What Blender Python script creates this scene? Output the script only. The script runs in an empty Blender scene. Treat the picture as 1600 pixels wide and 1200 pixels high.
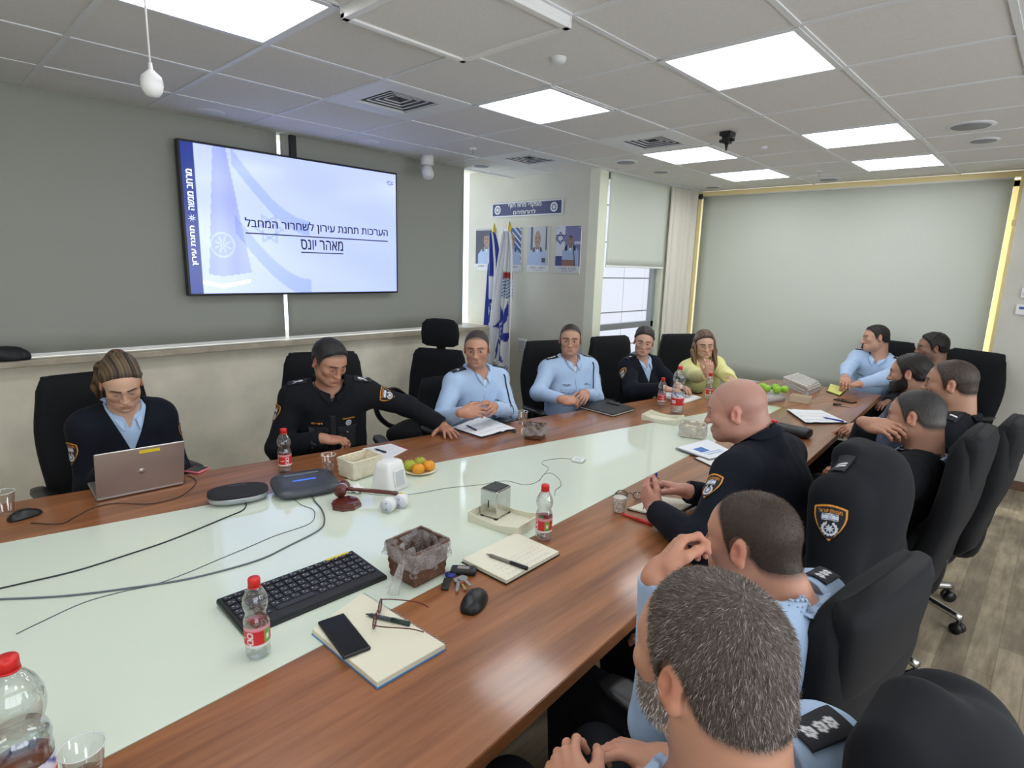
import bpy, bmesh, math, random
import numpy as np
from mathutils import Vector, Matrix
random.seed(7); np.random.seed(7)
SC = bpy.context.scene
COL = SC.collection
PI = math.pi

# ---------------------------------------------------------------- camera
def look_basis(yaw, pitch, roll):
    cy, sy = math.cos(yaw), math.sin(yaw)
    f = np.array([sy*math.cos(pitch), cy*math.cos(pitch), -math.sin(pitch)])
    r = np.array([cy, -sy, 0.0]); u = np.cross(r, f)
    c, s = math.cos(roll), math.sin(roll)
    return c*r+s*u, -s*r+c*u, f
cr, cu, cf = look_basis(-.7539, .19747, .02859)
cam = bpy.data.cameras.new('camera'); camo = bpy.data.objects.new('camera', cam); COL.objects.link(camo)
mw = Matrix.Identity(4)
for i in range(3):
    mw[i][0], mw[i][1], mw[i][2] = cr[i], cu[i], -cf[i]
mw[2][3] = 1.74
camo.matrix_world = mw
cam.sensor_width = 36; cam.lens = 36*916.13/1600; cam.clip_start = .02
SC.camera = camo

# ---------------------------------------------------------------- daylight, exposure
w = bpy.data.worlds.new('world'); SC.world = w; w.use_nodes = True
wn = w.node_tree.nodes; bg = wn['Background']
bg.inputs['Color'].default_value = (.86, .92, 1, 1); bg.inputs['Strength'].default_value = 2.6
SC.view_settings.view_transform = 'Standard'; SC.view_settings.look = 'None'
SC.view_settings.gamma = 1; SC.view_settings.use_curve_mapping = False
SC.view_settings.exposure = 0.10
PANEL_L = 7.5            # brightness of the ceiling light panels
SC.cycles.use_denoising = True
SC.cycles.max_bounces = 8; SC.cycles.transparent_max_bounces = 16

# added fill lamp in an invented window band of the unseen right-hand wall
dl = bpy.data.lights.new('side_fill', 'AREA'); dl.shape = 'RECTANGLE'; dl.size = 1.5; dl.size_y = 6.6; dl.energy = 48; dl.color = (.95, .97, 1)
dlo = bpy.data.objects.new('side_fill', dl); COL.objects.link(dlo); dlo.location = (2.42, 1.2, 1.69); dlo.rotation_euler = (0, PI/2, 0)
# low sun outside, behind the back wall: only reaches the reveal beside the big blind
sl = bpy.data.lights.new('sun', 'SUN'); sl.energy = 5; sl.angle = .02; sl.color = (1, .93, .78)
slo = bpy.data.objects.new('sun', sl); COL.objects.link(slo); slo.rotation_euler = Vector((.6, -.7, -.35)).to_track_quat('-Z', 'Y').to_euler()
# ---------------------------------------------------------------- materials
MATS = {}
def lin(r, g, b):
    f = lambda c: (c/255/12.92) if c <= 10 else ((c/255+.055)/1.055)**2.4
    return (f(r), f(g), f(b))
def mat(name, c=(.8, .8, .8), rough=.5, metal=0, **k):
    """procedural principled material; c is linear rgb"""
    if name in MATS: return MATS[name]
    m = bpy.data.materials.new(name); m.use_nodes = True; MATS[name] = m
    nt = m.node_tree; b = nt.nodes['Principled BSDF']
    b.inputs['Base Color'].default_value = (*c, 1); b.inputs['Roughness'].default_value = rough
    b.inputs['Metallic'].default_value = metal
    if 'spec' in k: b.inputs['Specular IOR Level'].default_value = k['spec']
    if 'coat' in k: b.inputs['Coat Weight'].default_value = k['coat']; b.inputs['Coat Roughness'].default_value = k.get('coat_rough', .05)
    if 'sheen' in k: b.inputs['Sheen Weight'].default_value = k['sheen']; b.inputs['Sheen Roughness'].default_value = .4
    if 'sss' in k:
        b.inputs['Subsurface Weight'].default_value = k['sss']; b.inputs['Subsurface Radius'].default_value = (1, .35, .2)
        b.inputs['Subsurface Scale'].default_value = .006
    if 'trans' in k: b.inputs['Transmission Weight'].default_value = k['trans']; b.inputs['IOR'].default_value = k.get('ior', 1.45)
    if 'emit' in k:
        b.inputs['Emission Color'].default_value = (*k.get('ecol', c), 1); b.inputs['Emission Strength'].default_value = k['emit']
    if k.get('vcol'):
        a = nt.nodes.new('ShaderNodeAttribute'); a.attribute_name = 'col'
        src = a.outputs['Color']
    else: src = None
    if 'noise' in k or 'bump' in k:
        tc = nt.nodes.new('ShaderNodeTexCoord'); mp = nt.nodes.new('ShaderNodeMapping')
        mp.inputs['Scale'].default_value = k.get('stretch', (1, 1, 1))
        nt.links.new(tc.outputs['Object'], mp.inputs['Vector'])
    if 'noise' in k:     # (scale, amount) colour mottling
        n = nt.nodes.new('ShaderNodeTexNoise'); n.inputs['Scale'].default_value = k['noise'][0]; n.inputs['Detail'].default_value = 5
        nt.links.new(mp.outputs[0], n.inputs['Vector'])
        mr = nt.nodes.new('ShaderNodeMapRange'); mr.inputs['From Min'].default_value = .3; mr.inputs['From Max'].default_value = .7
        mr.inputs['To Min'].default_value = 1-k['noise'][1]; mr.inputs['To Max'].default_value = 1+k['noise'][1]
        nt.links.new(n.outputs['Fac'], mr.inputs['Value'])
        hs = nt.nodes.new('ShaderNodeMix'); hs.data_type = 'RGBA'; hs.blend_type = 'MULTIPLY'; hs.inputs['Factor'].default_value = 1
        if src: nt.links.new(src, hs.inputs['A'])
        else: hs.inputs['A'].default_value = (*c, 1)
        cb = nt.nodes.new('ShaderNodeCombineColor')
        for q in ('Red', 'Green', 'Blue'): nt.links.new(mr.outputs[0], cb.inputs[q])
        nt.links.new(cb.outputs[0], hs.inputs['B']); src = hs.outputs['Result']
    if src:
        nt.links.new(src, b.inputs['Base Color'])
        if k.get('vcol') == 'emit':
            nt.links.new(src, b.inputs['Emission Color']); b.inputs['Emission Strength'].default_value = k['emit']
    if 'bump' in k:      # (scale, strength)
        n = nt.nodes.new('ShaderNodeTexNoise'); n.inputs['Scale'].default_value = k['bump'][0]; n.inputs['Detail'].default_value = 4
        nt.links.new(mp.outputs[0], n.inputs['Vector'])
        bp = nt.nodes.new('ShaderNodeBump'); bp.inputs['Strength'].default_value = k['bump'][1]; bp.inputs['Distance'].default_value = k.get('bdist', .004)
        nt.links.new(n.outputs['Fac'], bp.inputs['Height']); nt.links.new(bp.outputs[0], b.inputs['Normal'])
    return m
def clear_mat(name, c=(1, 1, 1), gloss=.12, rough=.03):
    """thin clear sheet (plastic, window glass): mostly see-through with a fresnel sheen"""
    if name in MATS: return MATS[name]
    m = bpy.data.materials.new(name); m.use_nodes = True; MATS[name] = m
    nt = m.node_tree; nt.nodes.clear()
    o = nt.nodes.new('ShaderNodeOutputMaterial'); mx = nt.nodes.new('ShaderNodeMixShader')
    t = nt.nodes.new('ShaderNodeBsdfTransparent'); t.inputs[0].default_value = (*c, 1)
    g = nt.nodes.new('ShaderNodeBsdfGlossy'); g.inputs['Roughness'].default_value = rough
    lw = nt.nodes.new('ShaderNodeLayerWeight'); lw.inputs['Blend'].default_value = .35
    mr = nt.nodes.new('ShaderNodeMapRange'); mr.inputs['To Min'].default_value = gloss*.35; mr.inputs['To Max'].default_value = min(.9, gloss*5)
    nt.links.new(lw.outputs['Facing'], mr.inputs['Value']); nt.links.new(mr.outputs[0], mx.inputs[0])
    nt.links.new(t.outputs[0], mx.inputs[1]); nt.links.new(g.outputs[0], mx.inputs[2]); nt.links.new(mx.outputs[0], o.inputs[0])
    return m
def film_mat(name, c, see=.5):
    """crinkled thin plastic film: partly clear, partly milky, glossy"""
    m = bpy.data.materials.new(name); m.use_nodes = True; MATS[name] = m; nt = m.node_tree; b = nt.nodes['Principled BSDF']; b.inputs['Base Color'].default_value = (*c, 1); b.inputs['Roughness'].default_value = .25
    o = nt.nodes['Material Output']; mx = nt.nodes.new('ShaderNodeMixShader'); t = nt.nodes.new('ShaderNodeBsdfTransparent'); n = nt.nodes.new('ShaderNodeTexNoise'); n.inputs['Scale'].default_value = 26; n.inputs['Detail'].default_value = 3; n.inputs['Distortion'].default_value = 1.5
    r = nt.nodes.new('ShaderNodeMapRange'); r.inputs['From Min'].default_value = .35; r.inputs['From Max'].default_value = .65; r.inputs['To Min'].default_value = 1-see-.08; r.inputs['To Max'].default_value = 1-see+.10
    bp = nt.nodes.new('ShaderNodeBump'); bp.inputs['Strength'].default_value = .4; bp.inputs['Distance'].default_value = .006
    nt.links.new(n.outputs['Fac'], bp.inputs['Height']); nt.links.new(bp.outputs[0], b.inputs['Normal']); nt.links.new(n.outputs['Fac'], r.inputs['Value']); nt.links.new(r.outputs[0], mx.inputs[0]); nt.links.new(t.outputs[0], mx.inputs[1]); nt.links.new(b.outputs[0], mx.inputs[2]); nt.links.new(mx.outputs[0], o.inputs[0])
    return m
def wood_mat(name, ca, cb, scale, stretch, rough, coat=0, planks=None, coord='Object'):
    m = bpy.data.materials.new(name); m.use_nodes = True; MATS[name] = m
    nt = m.node_tree; b = nt.nodes['Principled BSDF']; N = nt.nodes.new; L = nt.links.new
    tc = N('ShaderNodeTexCoord'); mp = N('ShaderNodeMapping'); mp.inputs['Scale'].default_value = stretch
    L(tc.outputs[coord], mp.inputs['Vector'])
    n1 = N('ShaderNodeTexNoise'); n1.inputs['Scale'].default_value = scale; n1.inputs['Detail'].default_value = 8; n1.inputs['Roughness'].default_value = .65
    L(mp.outputs[0], n1.inputs['Vector'])
    r = N('ShaderNodeValToRGB'); r.color_ramp.elements[0].position = .32; r.color_ramp.elements[1].position = .7
    r.color_ramp.elements[0].color = (*ca, 1); r.color_ramp.elements[1].color = (*cb, 1)
    L(n1.outputs['Fac'], r.inputs[0]); src = r.outputs[0]
    if planks:
        pm = N('ShaderNodeMapping'); pm.inputs['Rotation'].default_value = (0, 0, planks[2]); L(tc.outputs[coord], pm.inputs['Vector'])
        br = N('ShaderNodeTexBrick'); br.inputs['Scale'].default_value = 1; br.inputs['Brick Width'].default_value = planks[0]; br.inputs['Row Height'].default_value = planks[1]
        br.inputs['Mortar Size'].default_value = .002; br.inputs['Color1'].default_value = (.72, .71, .70, 1); br.inputs['Color2'].default_value = (1.22, 1.21, 1.18, 1)
        br.inputs['Mortar'].default_value = (.66, .62, .58, 1); br.offset = .37
        L(pm.outputs[0], br.inputs['Vector'])
        mx = N('ShaderNodeMix'); mx.data_type = 'RGBA'; mx.blend_type = 'MULTIPLY'; mx.inputs['Factor'].default_value = .85
        L(src, mx.inputs['A']); L(br.outputs['Color'], mx.inputs['B']); src = mx.outputs['Result']
        n2 = N('ShaderNodeTexNoise'); n2.inputs['Scale'].default_value = 3.2; n2.inputs['Detail'].default_value = 6; L(tc.outputs[coord], n2.inputs['Vector'])
        r2 = N('ShaderNodeMapRange'); r2.inputs['From Min'].default_value = .35; r2.inputs['From Max'].default_value = .65; r2.inputs['To Min'].default_value = .68; r2.inputs['To Max'].default_value = 1.12
        L(n2.outputs['Fac'], r2.inputs['Value'])
        m2 = N('ShaderNodeVectorMath'); m2.operation = 'SCALE'; L(src, m2.inputs[0]); L(r2.outputs[0], m2.inputs['Scale']); src = m2.outputs[0]
    L(src, b.inputs['Base Color']); b.inputs['Roughness'].default_value = rough
    if coat: b.inputs['Coat Weight'].default_value = coat; b.inputs['Coat Roughness'].default_value = .12
    bp = N('ShaderNodeBump'); bp.inputs['Strength'].default_value = .06; bp.inputs['Distance'].default_value = .002
    L(n1.outputs['Fac'], bp.inputs['Height']); L(bp.outputs[0], b.inputs['Normal'])
    return m

# ---------------------------------------------------------------- mesh builder
def rz(a):
    return Matrix.Rotation(a, 4, 'Z')
class MB:
    def __init__(s): s.v = []; s.f = []; s.m = []; s.mi = 0; s.sm = []; s.smooth = False; s.M = None; s.c = []; s.cc = None
    def _v(s, p):
        p = Vector(p)
        if s.M is not None: p = s.M @ p
        s.v.append(tuple(p)); s.c.append(s.cc or (1, 1, 1)); return len(s.v)-1
    def face(s, idx):
        s.f.append(tuple(idx)); s.m.append(s.mi); s.sm.append(s.smooth)
    def poly(s, pts):
        s.face([s._v(p) for p in pts]); return s
    def box(s, c, d, r=0, bev=0, seg=2):
        bm = bmesh.new(); bmesh.ops.create_cube(bm, size=1)
        for v in bm.verts: v.co = Vector((v.co.x*d[0], v.co.y*d[1], v.co.z*d[2]))
        if bev: bmesh.ops.bevel(bm, geom=bm.edges[:], offset=bev, segments=seg, affect='EDGES', profile=.5)
        R = Matrix.Translation(Vector(c)) @ (r if isinstance(r, Matrix) else rz(r))
        return s.bm(bm, R)
    def bm(s, bm, R=None):
        bm.verts.index_update(); o = {}
        for v in bm.verts: o[v.index] = s._v(R @ v.co if R else v.co)
        for f in bm.faces: s.face([o[v.index] for v in f.verts])
        bm.free(); return s
    def prism(s, pts, z0, z1, bev=0):
        """extruded outline in xy"""
        bm = bmesh.new(); vs = [bm.verts.new((x, y, z0)) for x, y in pts]; f = bm.faces.new(vs)
        if f.normal.z > 0 or sum(pts[i-1][0]*pts[i][1]-pts[i][0]*pts[i-1][1] for i in range(len(pts))) > 0: f.normal_flip()
        e = bmesh.ops.extrude_face_region(bm, geom=[f])
        for v in [g for g in e['geom'] if isinstance(g, bmesh.types.BMVert)]: v.co.z = z1
        if bev: bmesh.ops.bevel(bm, geom=[e for e in bm.edges if abs(e.verts[0].co.z-e.verts[1].co.z) < 1e-6], offset=bev, segments=2, affect='EDGES')
        bmesh.ops.recalc_face_normals(bm, faces=bm.faces[:])
        return s.bm(bm)
    def rings(s, R, cap=True, closed=False):
        """skin a list of equal-length rings of points"""
        I = [[s._v(p) for p in r] for r in R]; n = len(I[0])
        for a, b in list(zip(I, I[1:]))+([(I[-1], I[0])] if closed else []):
            for i in range(n): s.face((a[i], a[(i+1) % n], b[(i+1) % n], b[i]))
        if cap and not closed:
            s.face(I[0][::-1]); s.face(I[-1])
        return s
    def lathe(s, prof, c=(0, 0, 0), n=24, cap=True):
        return s.rings([[(c[0]+r*math.cos(2*PI*i/n), c[1]+r*math.sin(2*PI*i/n), c[2]+z) for i in range(n)] for r, z in prof], cap)
    def cyl(s, a, b, r0, r1=None, n=14, cap=True):
        return s.tube([a, b], r0, n, r1, cap)
    def tube(s, pts, r, n=8, r1=None, cap=True, fine=0):
        P = [Vector(p) for p in pts]
        if fine: P = crom(P, fine)
        R = []; up = Vector((0, 0, 1)); k = len(P)
        t0 = (P[1]-P[0]).normalized()
        x = t0.cross(up) if abs(t0.z) < .95 else t0.cross(Vector((1, 0, 0)))
        x.normalize()
        for i, p in enumerate(P):
            t = (P[min(i+1, k-1)]-P[max(i-1, 0)]).normalized()
            x = (x-t*x.dot(t)).normalized(); y = t.cross(x)
            q = r if r1 is None else r+(r1-r)*i/(k-1)
            R.append([p+(x*math.cos(2*PI*j/n)+y*math.sin(2*PI*j/n))*q for j in range(n)])
        return s.rings(R, cap)
    def sphere(s, c, r, n=16, m=10, sq=(1, 1, 1)):
        return s.lathe([(max(1e-4, r*math.sin(PI*i/m))*1, -r*math.cos(PI*i/m)*sq[2]) for i in range(m+1)], c, n, True)
    def grid(s, fn, nu, nv, col=None):
        """sheet of (nu+1)x(nv+1) points fn(u,v)"""
        I = []
        for j in range(nv+1):
            row = []
            for i in range(nu+1):
                if col: s.cc = col(i/nu, j/nv)
                row.append(s._v(fn(i/nu, j/nv)))
            I.append(row)
        s.cc = None
        for j in range(nv):
            for i in range(nu): s.face((I[j][i], I[j][i+1], I[j+1][i+1], I[j+1][i]))
        return s
    def build(s, name, mats, parent=None, vcol=False, solid=0, sub=0):
        me = bpy.data.meshes.new(name); me.from_pydata(s.v, [], s.f)
        for m in (mats if isinstance(mats, (list, tuple)) else [mats]): me.materials.append(m)
        me.polygons.foreach_set('material_index', s.m); me.polygons.foreach_set('use_smooth', s.sm)
        if vcol:
            a = me.color_attributes.new('col', 'FLOAT_COLOR', 'POINT')
            a.data.foreach_set('color', np.c_[np.array(s.c, float), np.ones(len(s.c))].astype('f').ravel())
        o = bpy.data.objects.new(name, me); COL.objects.link(o)
        if parent: o.parent = parent
        if solid:
            md = o.modifiers.new('thickness', 'SOLIDIFY'); md.thickness = solid; md.offset = 0
        if sub:
            md = o.modifiers.new('soft', 'SUBSURF'); md.levels = sub; md.render_levels = sub
        return o
def crom(P, k):
    """catmull-rom refinement of a point list"""
    P = [Vector(p) for p in P]; out = []
    for i in range(len(P)-1):
        a, b, c, d = P[max(i-1, 0)], P[i], P[i+1], P[min(i+2, len(P)-1)]
        for j in range(k):
            t = j/k
            out.append(.5*((2*b)+(c-a)*t+(2*a-5*b+4*c-d)*t*t+(3*b-a-3*c+d)*t**3))
    out.append(P[-1]); return out
def sm():
    m = MB(); m.smooth = True; return m
def thing(name, label, cat, loc=(0, 0, 0), r=0, group=None):
    o = bpy.data.objects.new(name, None); COL.objects.link(o); o.empty_display_size = .05
    o.location = loc if len(loc) == 3 else (*loc, .7515); o.rotation_euler = (0, 0, r)
    return tag(o, label, cat, group)
def tag(o, label, cat, group=None):
    o['label'] = label; o['category'] = cat
    if group: o['group'] = group
    return o
def single(name, mb, m, label, cat, loc=(0, 0, 0), r=0, group=None, **k):
    o = mb.build(name, m, None, **k); o.location = loc if len(loc) == 3 else (*loc, .7515); o.rotation_euler = (0, 0, r)
    return tag(o, label, cat, group)
def struct(name, mb, m, **k):
    o = mb.build(name, m, None, **k); o['kind'] = 'structure'; return o
def clone(root, loc, r, label, group=None):
    c = root.copy(); COL.objects.link(c); c.location = loc if len(loc) == 3 else (*loc, .7515); c.rotation_euler = (0, 0, r); c['label'] = label
    if group: c['group'] = group
    for ch in list(root.children):
        d = ch.copy(); COL.objects.link(d); d.parent = c
        for g in list(ch.children):
            e = g.copy(); COL.objects.link(e); e.parent = d
    return c
# ---------------------------------------------------------------- lettering
_T = {}
class Ink:
    """filled lettering: outlines scan-filled with the non-zero rule. tris = (n,3,2) triangles, centred, 1 unit = line height"""
    def __init__(s, txt, bold):
        cu = bpy.data.curves.new('lettering', 'FONT'); cu.body = txt; cu.size = 1; cu.fill_mode = 'NONE'; cu.resolution_u = 4
        o = bpy.data.objects.new('lettering', cu); COL.objects.link(o)
        me = bpy.data.meshes.new_from_object(o.evaluated_get(bpy.context.evaluated_depsgraph_get()))
        co = np.array([v.co[:2] for v in me.vertices]).reshape(-1, 2); ed = [tuple(e.vertices) for e in me.edges]
        bpy.data.objects.remove(o); bpy.data.meshes.remove(me); bpy.data.curves.remove(cu)
        nb = {}
        for p, q in ed: nb.setdefault(p, []).append(q); nb.setdefault(q, []).append(p)
        seen, A, B = set(), [], []
        for st in range(len(co)):
            if st in seen or st not in nb: continue
            loop = [st]; seen.add(st); cur = min(nb[st], key=lambda q: (q != st+1, q))
            while cur not in seen: loop.append(cur); seen.add(cur); cur = next((q for q in nb[cur] if q not in seen), st)
            P = co[loop]; A.append(P); B.append(np.roll(P, -1, 0))
        A, B = np.concatenate(A), np.concatenate(B); c = .016; lo = A.min(0)-2*c; hi = A.max(0)+2*c; n = np.ceil((hi-lo)/c).astype(int)
        X = lo[0]+c*(np.arange(n[0])+.5); Y = lo[1]+c*(np.arange(n[1])+.5); W = np.zeros((n[1], n[0]), int)
        for (x0, y0), (x1, y1) in zip(A, B):
            if y0 == y1: continue
            j = np.where((Y >= min(y0, y1)) & (Y < max(y0, y1)))[0]
            for q in j: W[q, X < x0+(Y[q]-y0)/(y1-y0)*(x1-x0)] += 1 if y1 > y0 else -1
        M = W != 0
        for _ in range(int(round(bold/c))):
            M = M | np.roll(M, 1, 1) | np.roll(M, -1, 1) | np.roll(M, 1, 0)
        r = np.argwhere(M); y0, x0 = r.min(0); y1, x1 = r.max(0)+1; M = M[y0:y1, x0:x1]; s.M = M; s.c = c; h_, w_ = M.shape; T = []
        for j in range(h_):
            d = np.diff(np.r_[0, M[j].astype(int), 0]); S, E = np.where(d == 1)[0], np.where(d == -1)[0]
            for p, q in zip(S, E):
                a, b, e, f = (p-w_/2)*c, (q-w_/2)*c, (j-h_/2)*c, (j+1-h_/2)*c; T += [[(a, e), (b, e), (b, f)], [(a, e), (b, f), (a, f)]]
        s.tris = np.array(T)
    def __getitem__(s, k): return s.tris.reshape(-1, 2)[:, k[1]]
def text_tris(txt, bold=0.0):
    if (txt, bold) not in _T: _T[(txt, bold)] = Ink(txt, bold)
    return _T[(txt, bold)]
def heb(s):
    return s[::-1]
def add_text(mb, txt, width=None, height=None, O=(0, 0, 0), U=(1, 0, 0), V=(0, 1, 0), bold=0, fit=None):
    """letters as flat faces in the plane O,U,V; scaled to the given ink width or height"""
    T = text_tris(txt, bold).tris; P = T.reshape(-1, 2); ext = P.max(0)-P.min(0)
    if fit: sx, sy = fit[0]/ext[0], fit[1]/ext[1]
    else: sx = sy = (width/ext[0]) if width else height/ext[1]
    O, U, V = Vector(O), Vector(U), Vector(V)
    for i in range(0, len(T), 2):
        (a, e), (_, _), (b, f) = T[i]; mb.poly([O+U*float(x*sx)+V*float(y*sy) for x, y in ((a, e), (b, e), (b, f), (a, f))])
    return mb
def in_text(T, x, y):
    """boolean mask: which points fall on the letters"""
    h_, w_ = T.M.shape; i = np.floor(np.asarray(x, float)/T.c+w_/2).astype(int); j = np.floor(np.asarray(y, float)/T.c+h_/2).astype(int)
    ok = (i >= 0) & (i < w_) & (j >= 0) & (j < h_); return ok & T.M[np.clip(j, 0, h_-1), np.clip(i, 0, w_-1)]
def smooth(a, b, x):
    t = np.clip((x-a)/(b-a), 0, 1); return t*t*(3-2*t)
def emblem(u, v):
    """round police emblem: wreath ring with an eight point star; True where it is light"""
    r = math.hypot(u, v); a = math.atan2(v, u)
    if .70 < r < 1.0: return True
    k = (a*8/(2*PI)) % 1
    return r < .62*(1-.75*abs(k-.5)*2) or r < .16

# ================================================================ the room
ZC = 2.651
XL, YB, XP, YP = -4.45, 6.64, -3.33, 4.65      # left wall, back wall, pier face, portrait wall
M_wall = mat('painted_wall', lin(205, 203, 192), .75, noise=(3, .05), bump=(40, .08))
M_cream = mat('cream_plaster', lin(240, 234, 214), .8, noise=(4, .11), bump=(12, .12))
M_ceil = mat('ceiling_tile', lin(222, 220, 217), .9, noise=(60, .03), bump=(220, .1))
M_tbar = mat('ceiling_rail', lin(222, 224, 226), .45)
M_blind = mat('blind_fabric', lin(204, 208, 197), .85, noise=(350, .04), bump=(500, .05))
M_white = mat('white_plastic', lin(232, 232, 230), .4)
M_dark = mat('black_plastic', lin(22, 23, 26), .4)
M_steel = mat('brushed_steel', (.55, .55, .56), .3, 1)
M_grey = mat('grey_metal', lin(150, 152, 155), .45, .3)
M_yellow = mat('sunlit_yellow_trim', lin(246, 226, 168), .55)  # yellow glow of the sunlit window edges put into the trim colour
M_floor = wood_mat('vinyl_floor', lin(128, 114, 96), lin(184, 170, 146), 2.4, (8, 1.1, 1), .42, planks=(.8, .105, PI/2))
M_sill = mat('stone_sill', lin(176, 166, 146), .45, noise=(9, .15))
M_base = mat('wood_skirting', lin(112, 84, 66), .5, noise=(20, .1), stretch=(1, 8, 8))

XR, YN = 2.3, -2.6
struct('floor', MB().box(((XL+XR)/2, (YN+YB)/2+.1, -.05), (XR-XL+.4, YB-YN+.6, .1)), M_floor)
# ceiling slab with real tiles between T-bars
gx = [(j-2.4956)*.6 for j in range(-4, 9)]; gy = [(i+4.1035)*.6 for i in range(-11, 5+3)]
gx = [XL-.05]+[x for x in gx if XL+.1 < x < XR-.1]+[XR+.05]
gy = [YN-.05]+[y for y in gy if YN+.1 < y < YB-.1]+[YB+.3]
cells_light = {(X, Y) for X in (-2.697, -1.497, -.297+.6) for Y in (.662, 2.462, 4.262, 5.462, -1.138)}  # panels out of view continue the pattern, added for fill light
cells_light -= {(.303, 4.262), (.303, 5.462), (.303, 2.462)}
cells_light |= {(.903, 2.462), (.903, .662)}
cells_light -= {(.303, .662)}
vents = [(-3.297, 1.862), (-2.697, 3.662), (-3.897, 3.662)]
hatch = (-2.097, 1.262)
def near(a, S): return any(abs(a[0]-s[0]) < .05 and abs(a[1]-s[1]) < .05 for s in S)
tiles = MB()
for i in range(len(gx)-1):
    for j in range(len(gy)-1):
        x0, x1, y0, y1 = gx[i], gx[i+1], gy[j], gy[j+1]
        if near((x0, y0), cells_light) or near((x0, y0), vents): continue
        dz = random.uniform(-.0015, .0015)
        tiles.box(((x0+x1)/2, (y0+y1)/2, ZC+.012+dz), (x1-x0-.006, y1-y0-.006, .02), bev=.003, seg=1)
struct('ceiling', tiles, M_ceil)
struct('ceiling_2', MB().box(((XL+XR)/2, (YN+YB)/2+.1, ZC+.16), (XR-XL+.4, YB-YN+.6, .08)), M_ceil)
tb = MB()
for x in gx[1:-1]: tb.box((x, (YN+YB)/2, ZC), (.024, YB-YN, .006)); tb.box((x, (YN+YB)/2, ZC+.016), (.004, YB-YN, .03))
for y in gy[1:-1]: tb.box(((XL+XR)/2, y, ZC+.0005), (XR-XL, .024, .006))
tb.box((XL+.012, (YN+YP)/2, ZC-.004), (.024, YP-YN, .012)); tb.box((XP+.012, (YP+YB)/2, ZC-.004), (.024, YB-YP, .012))
struct('trim_1', tb, M_tbar)

# ---- left wall: cream parapet with a deep sill, windows in the niche behind two roller blinds
XW = -5.06
wl = MB()
wl.box(((XL+XW-.1)/2, (YN+YP+.1)/2, .545), (XL-XW+.1, YP+.1-YN, 1.09))
wl.box(((XL+XW-.1)/2, (YN+YP+.1)/2, ZC+.12), (XL-XW+.1, YP+.1-YN, .05))
struct('wall_left', wl, M_cream)
struct('trim_2', MB().box(((XL+XW)/2+.05, (YN+4.3)/2, 1.11), (XL-XW+.14, 4.3-YN, .04), bev=.006), M_sill)
win = MB()
for (y0, y1) in ((YN, .4), (.4, 1.6)):
    win.box((XW-.03, (y0+y1)/2, 1.14), (.05, y1-y0, .05)); win.box((XW-.03, (y0+y1)/2, 2.73), (.05, y1-y0, .06))
    win.box((XW-.03, y0+.02, 1.85), (.05, .04, 1.45))
w1 = struct('window_1', win, M_grey)
MB().box((XW-.05, (YN+YP)/2, 1.93), (.008, YP-YN, 1.62)).build('pane', clear_mat('window_glass', (.95, .98, 1), .1), w1)
M_blind2 = mat('blind_fabric_dark', lin(158, 160, 151), .85, noise=(350, .04), bump=(500, .05))  # darker tone of the blind fabric for the left wall
def blind(label, O, U, width, z0, z1, nrm, roll=True):
    m_ = M_blind2 if z1 > ZC else M_blind
    t = thing('roller_blind', label, 'blind', O, math.atan2(U[1], U[0]))
    s = nrm
    g = sm(); g.grid(lambda u, v: (u*width, s*(.004*math.sin(u*9+1)*math.sin(v*2.2)), z0+v*(z1-z0)), 24, 12)
    g.build('fabric', m_, t, solid=.0016)
    MB().box((width/2, 0, z0-.004), (width, .014, .02), bev=.004).build('bottom_bar', M_white, t)
    if roll: sm().cyl((0, s*.0, z1), (width, s*.0, z1), .022, n=16).build('roller', M_white, t)
    return t
blind('tall grey-green roller blind left of and behind the screen', (XL+.03, -2.5, 0), (0, 1), 4.605, 1.15, ZC+.06, 1, False)
blind('tall grey-green roller blind between the screen and the bright window slit', (XL+.03, 2.135, 0), (0, 1), 1.815, 1.15, ZC+.06, 1, False)
# ---- portrait wall, pier and side window
wp = MB(); wp.box(((XW+XP)/2-.055, YP+.06, ZC/2), (XP-XW-.01, .12, ZC+.3))
struct('wall_portrait', wp, M_wall)
M_pier = mat('pier_paint', lin(226, 228, 208), .7, noise=(3, .03))
ws = MB()
ws.box((XP-.05, (YP+4.78)/2, ZC/2), (.11, .132, ZC+.3)); ws.box((XP-.06, (5.9+YB)/2, ZC/2), (.12, YB-5.9, ZC+.3)); ws.box((XP-.06, 5.34, .22), (.12, 1.13, .44)); ws.box((XP-.06, 5.34, ZC+.05), (.12, 1.13, .1))
struct('wall_side', ws, M_pier)
wf = MB()
for z in (.46, 1.16, 2.62): wf.box((XP-.09, 5.34, z), (.06, 1.12, .06))
for y in (4.80, 5.87): wf.box((XP-.09, y, 1.53), (.06, .05, 2.2))
w2 = struct('window_2', wf, M_grey)
MB().box((XP-.1, 5.34, 1.53), (.008, 1.05, 2.1)).build('pane', MATS['window_glass'], w2)
blind('short roller blind half lowered over the side window beside the pier', (XP+.02, 4.79, 0), (0, 1), 1.10, 1.775, ZC-.004, -1, False)
cu = sm()
cu.grid(lambda u, v: (XP+.035+.018*math.sin(u*21)+.006*math.sin(u*47), 5.92+u*.58, .06+v*(ZC-.09)), 60, 6)
single('curtain', cu, mat('curtain_cloth', lin(224, 219, 206), .85), 'narrow beige curtain hanging in the corner beside the large back blind', 'curtain', solid=.003)
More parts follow.
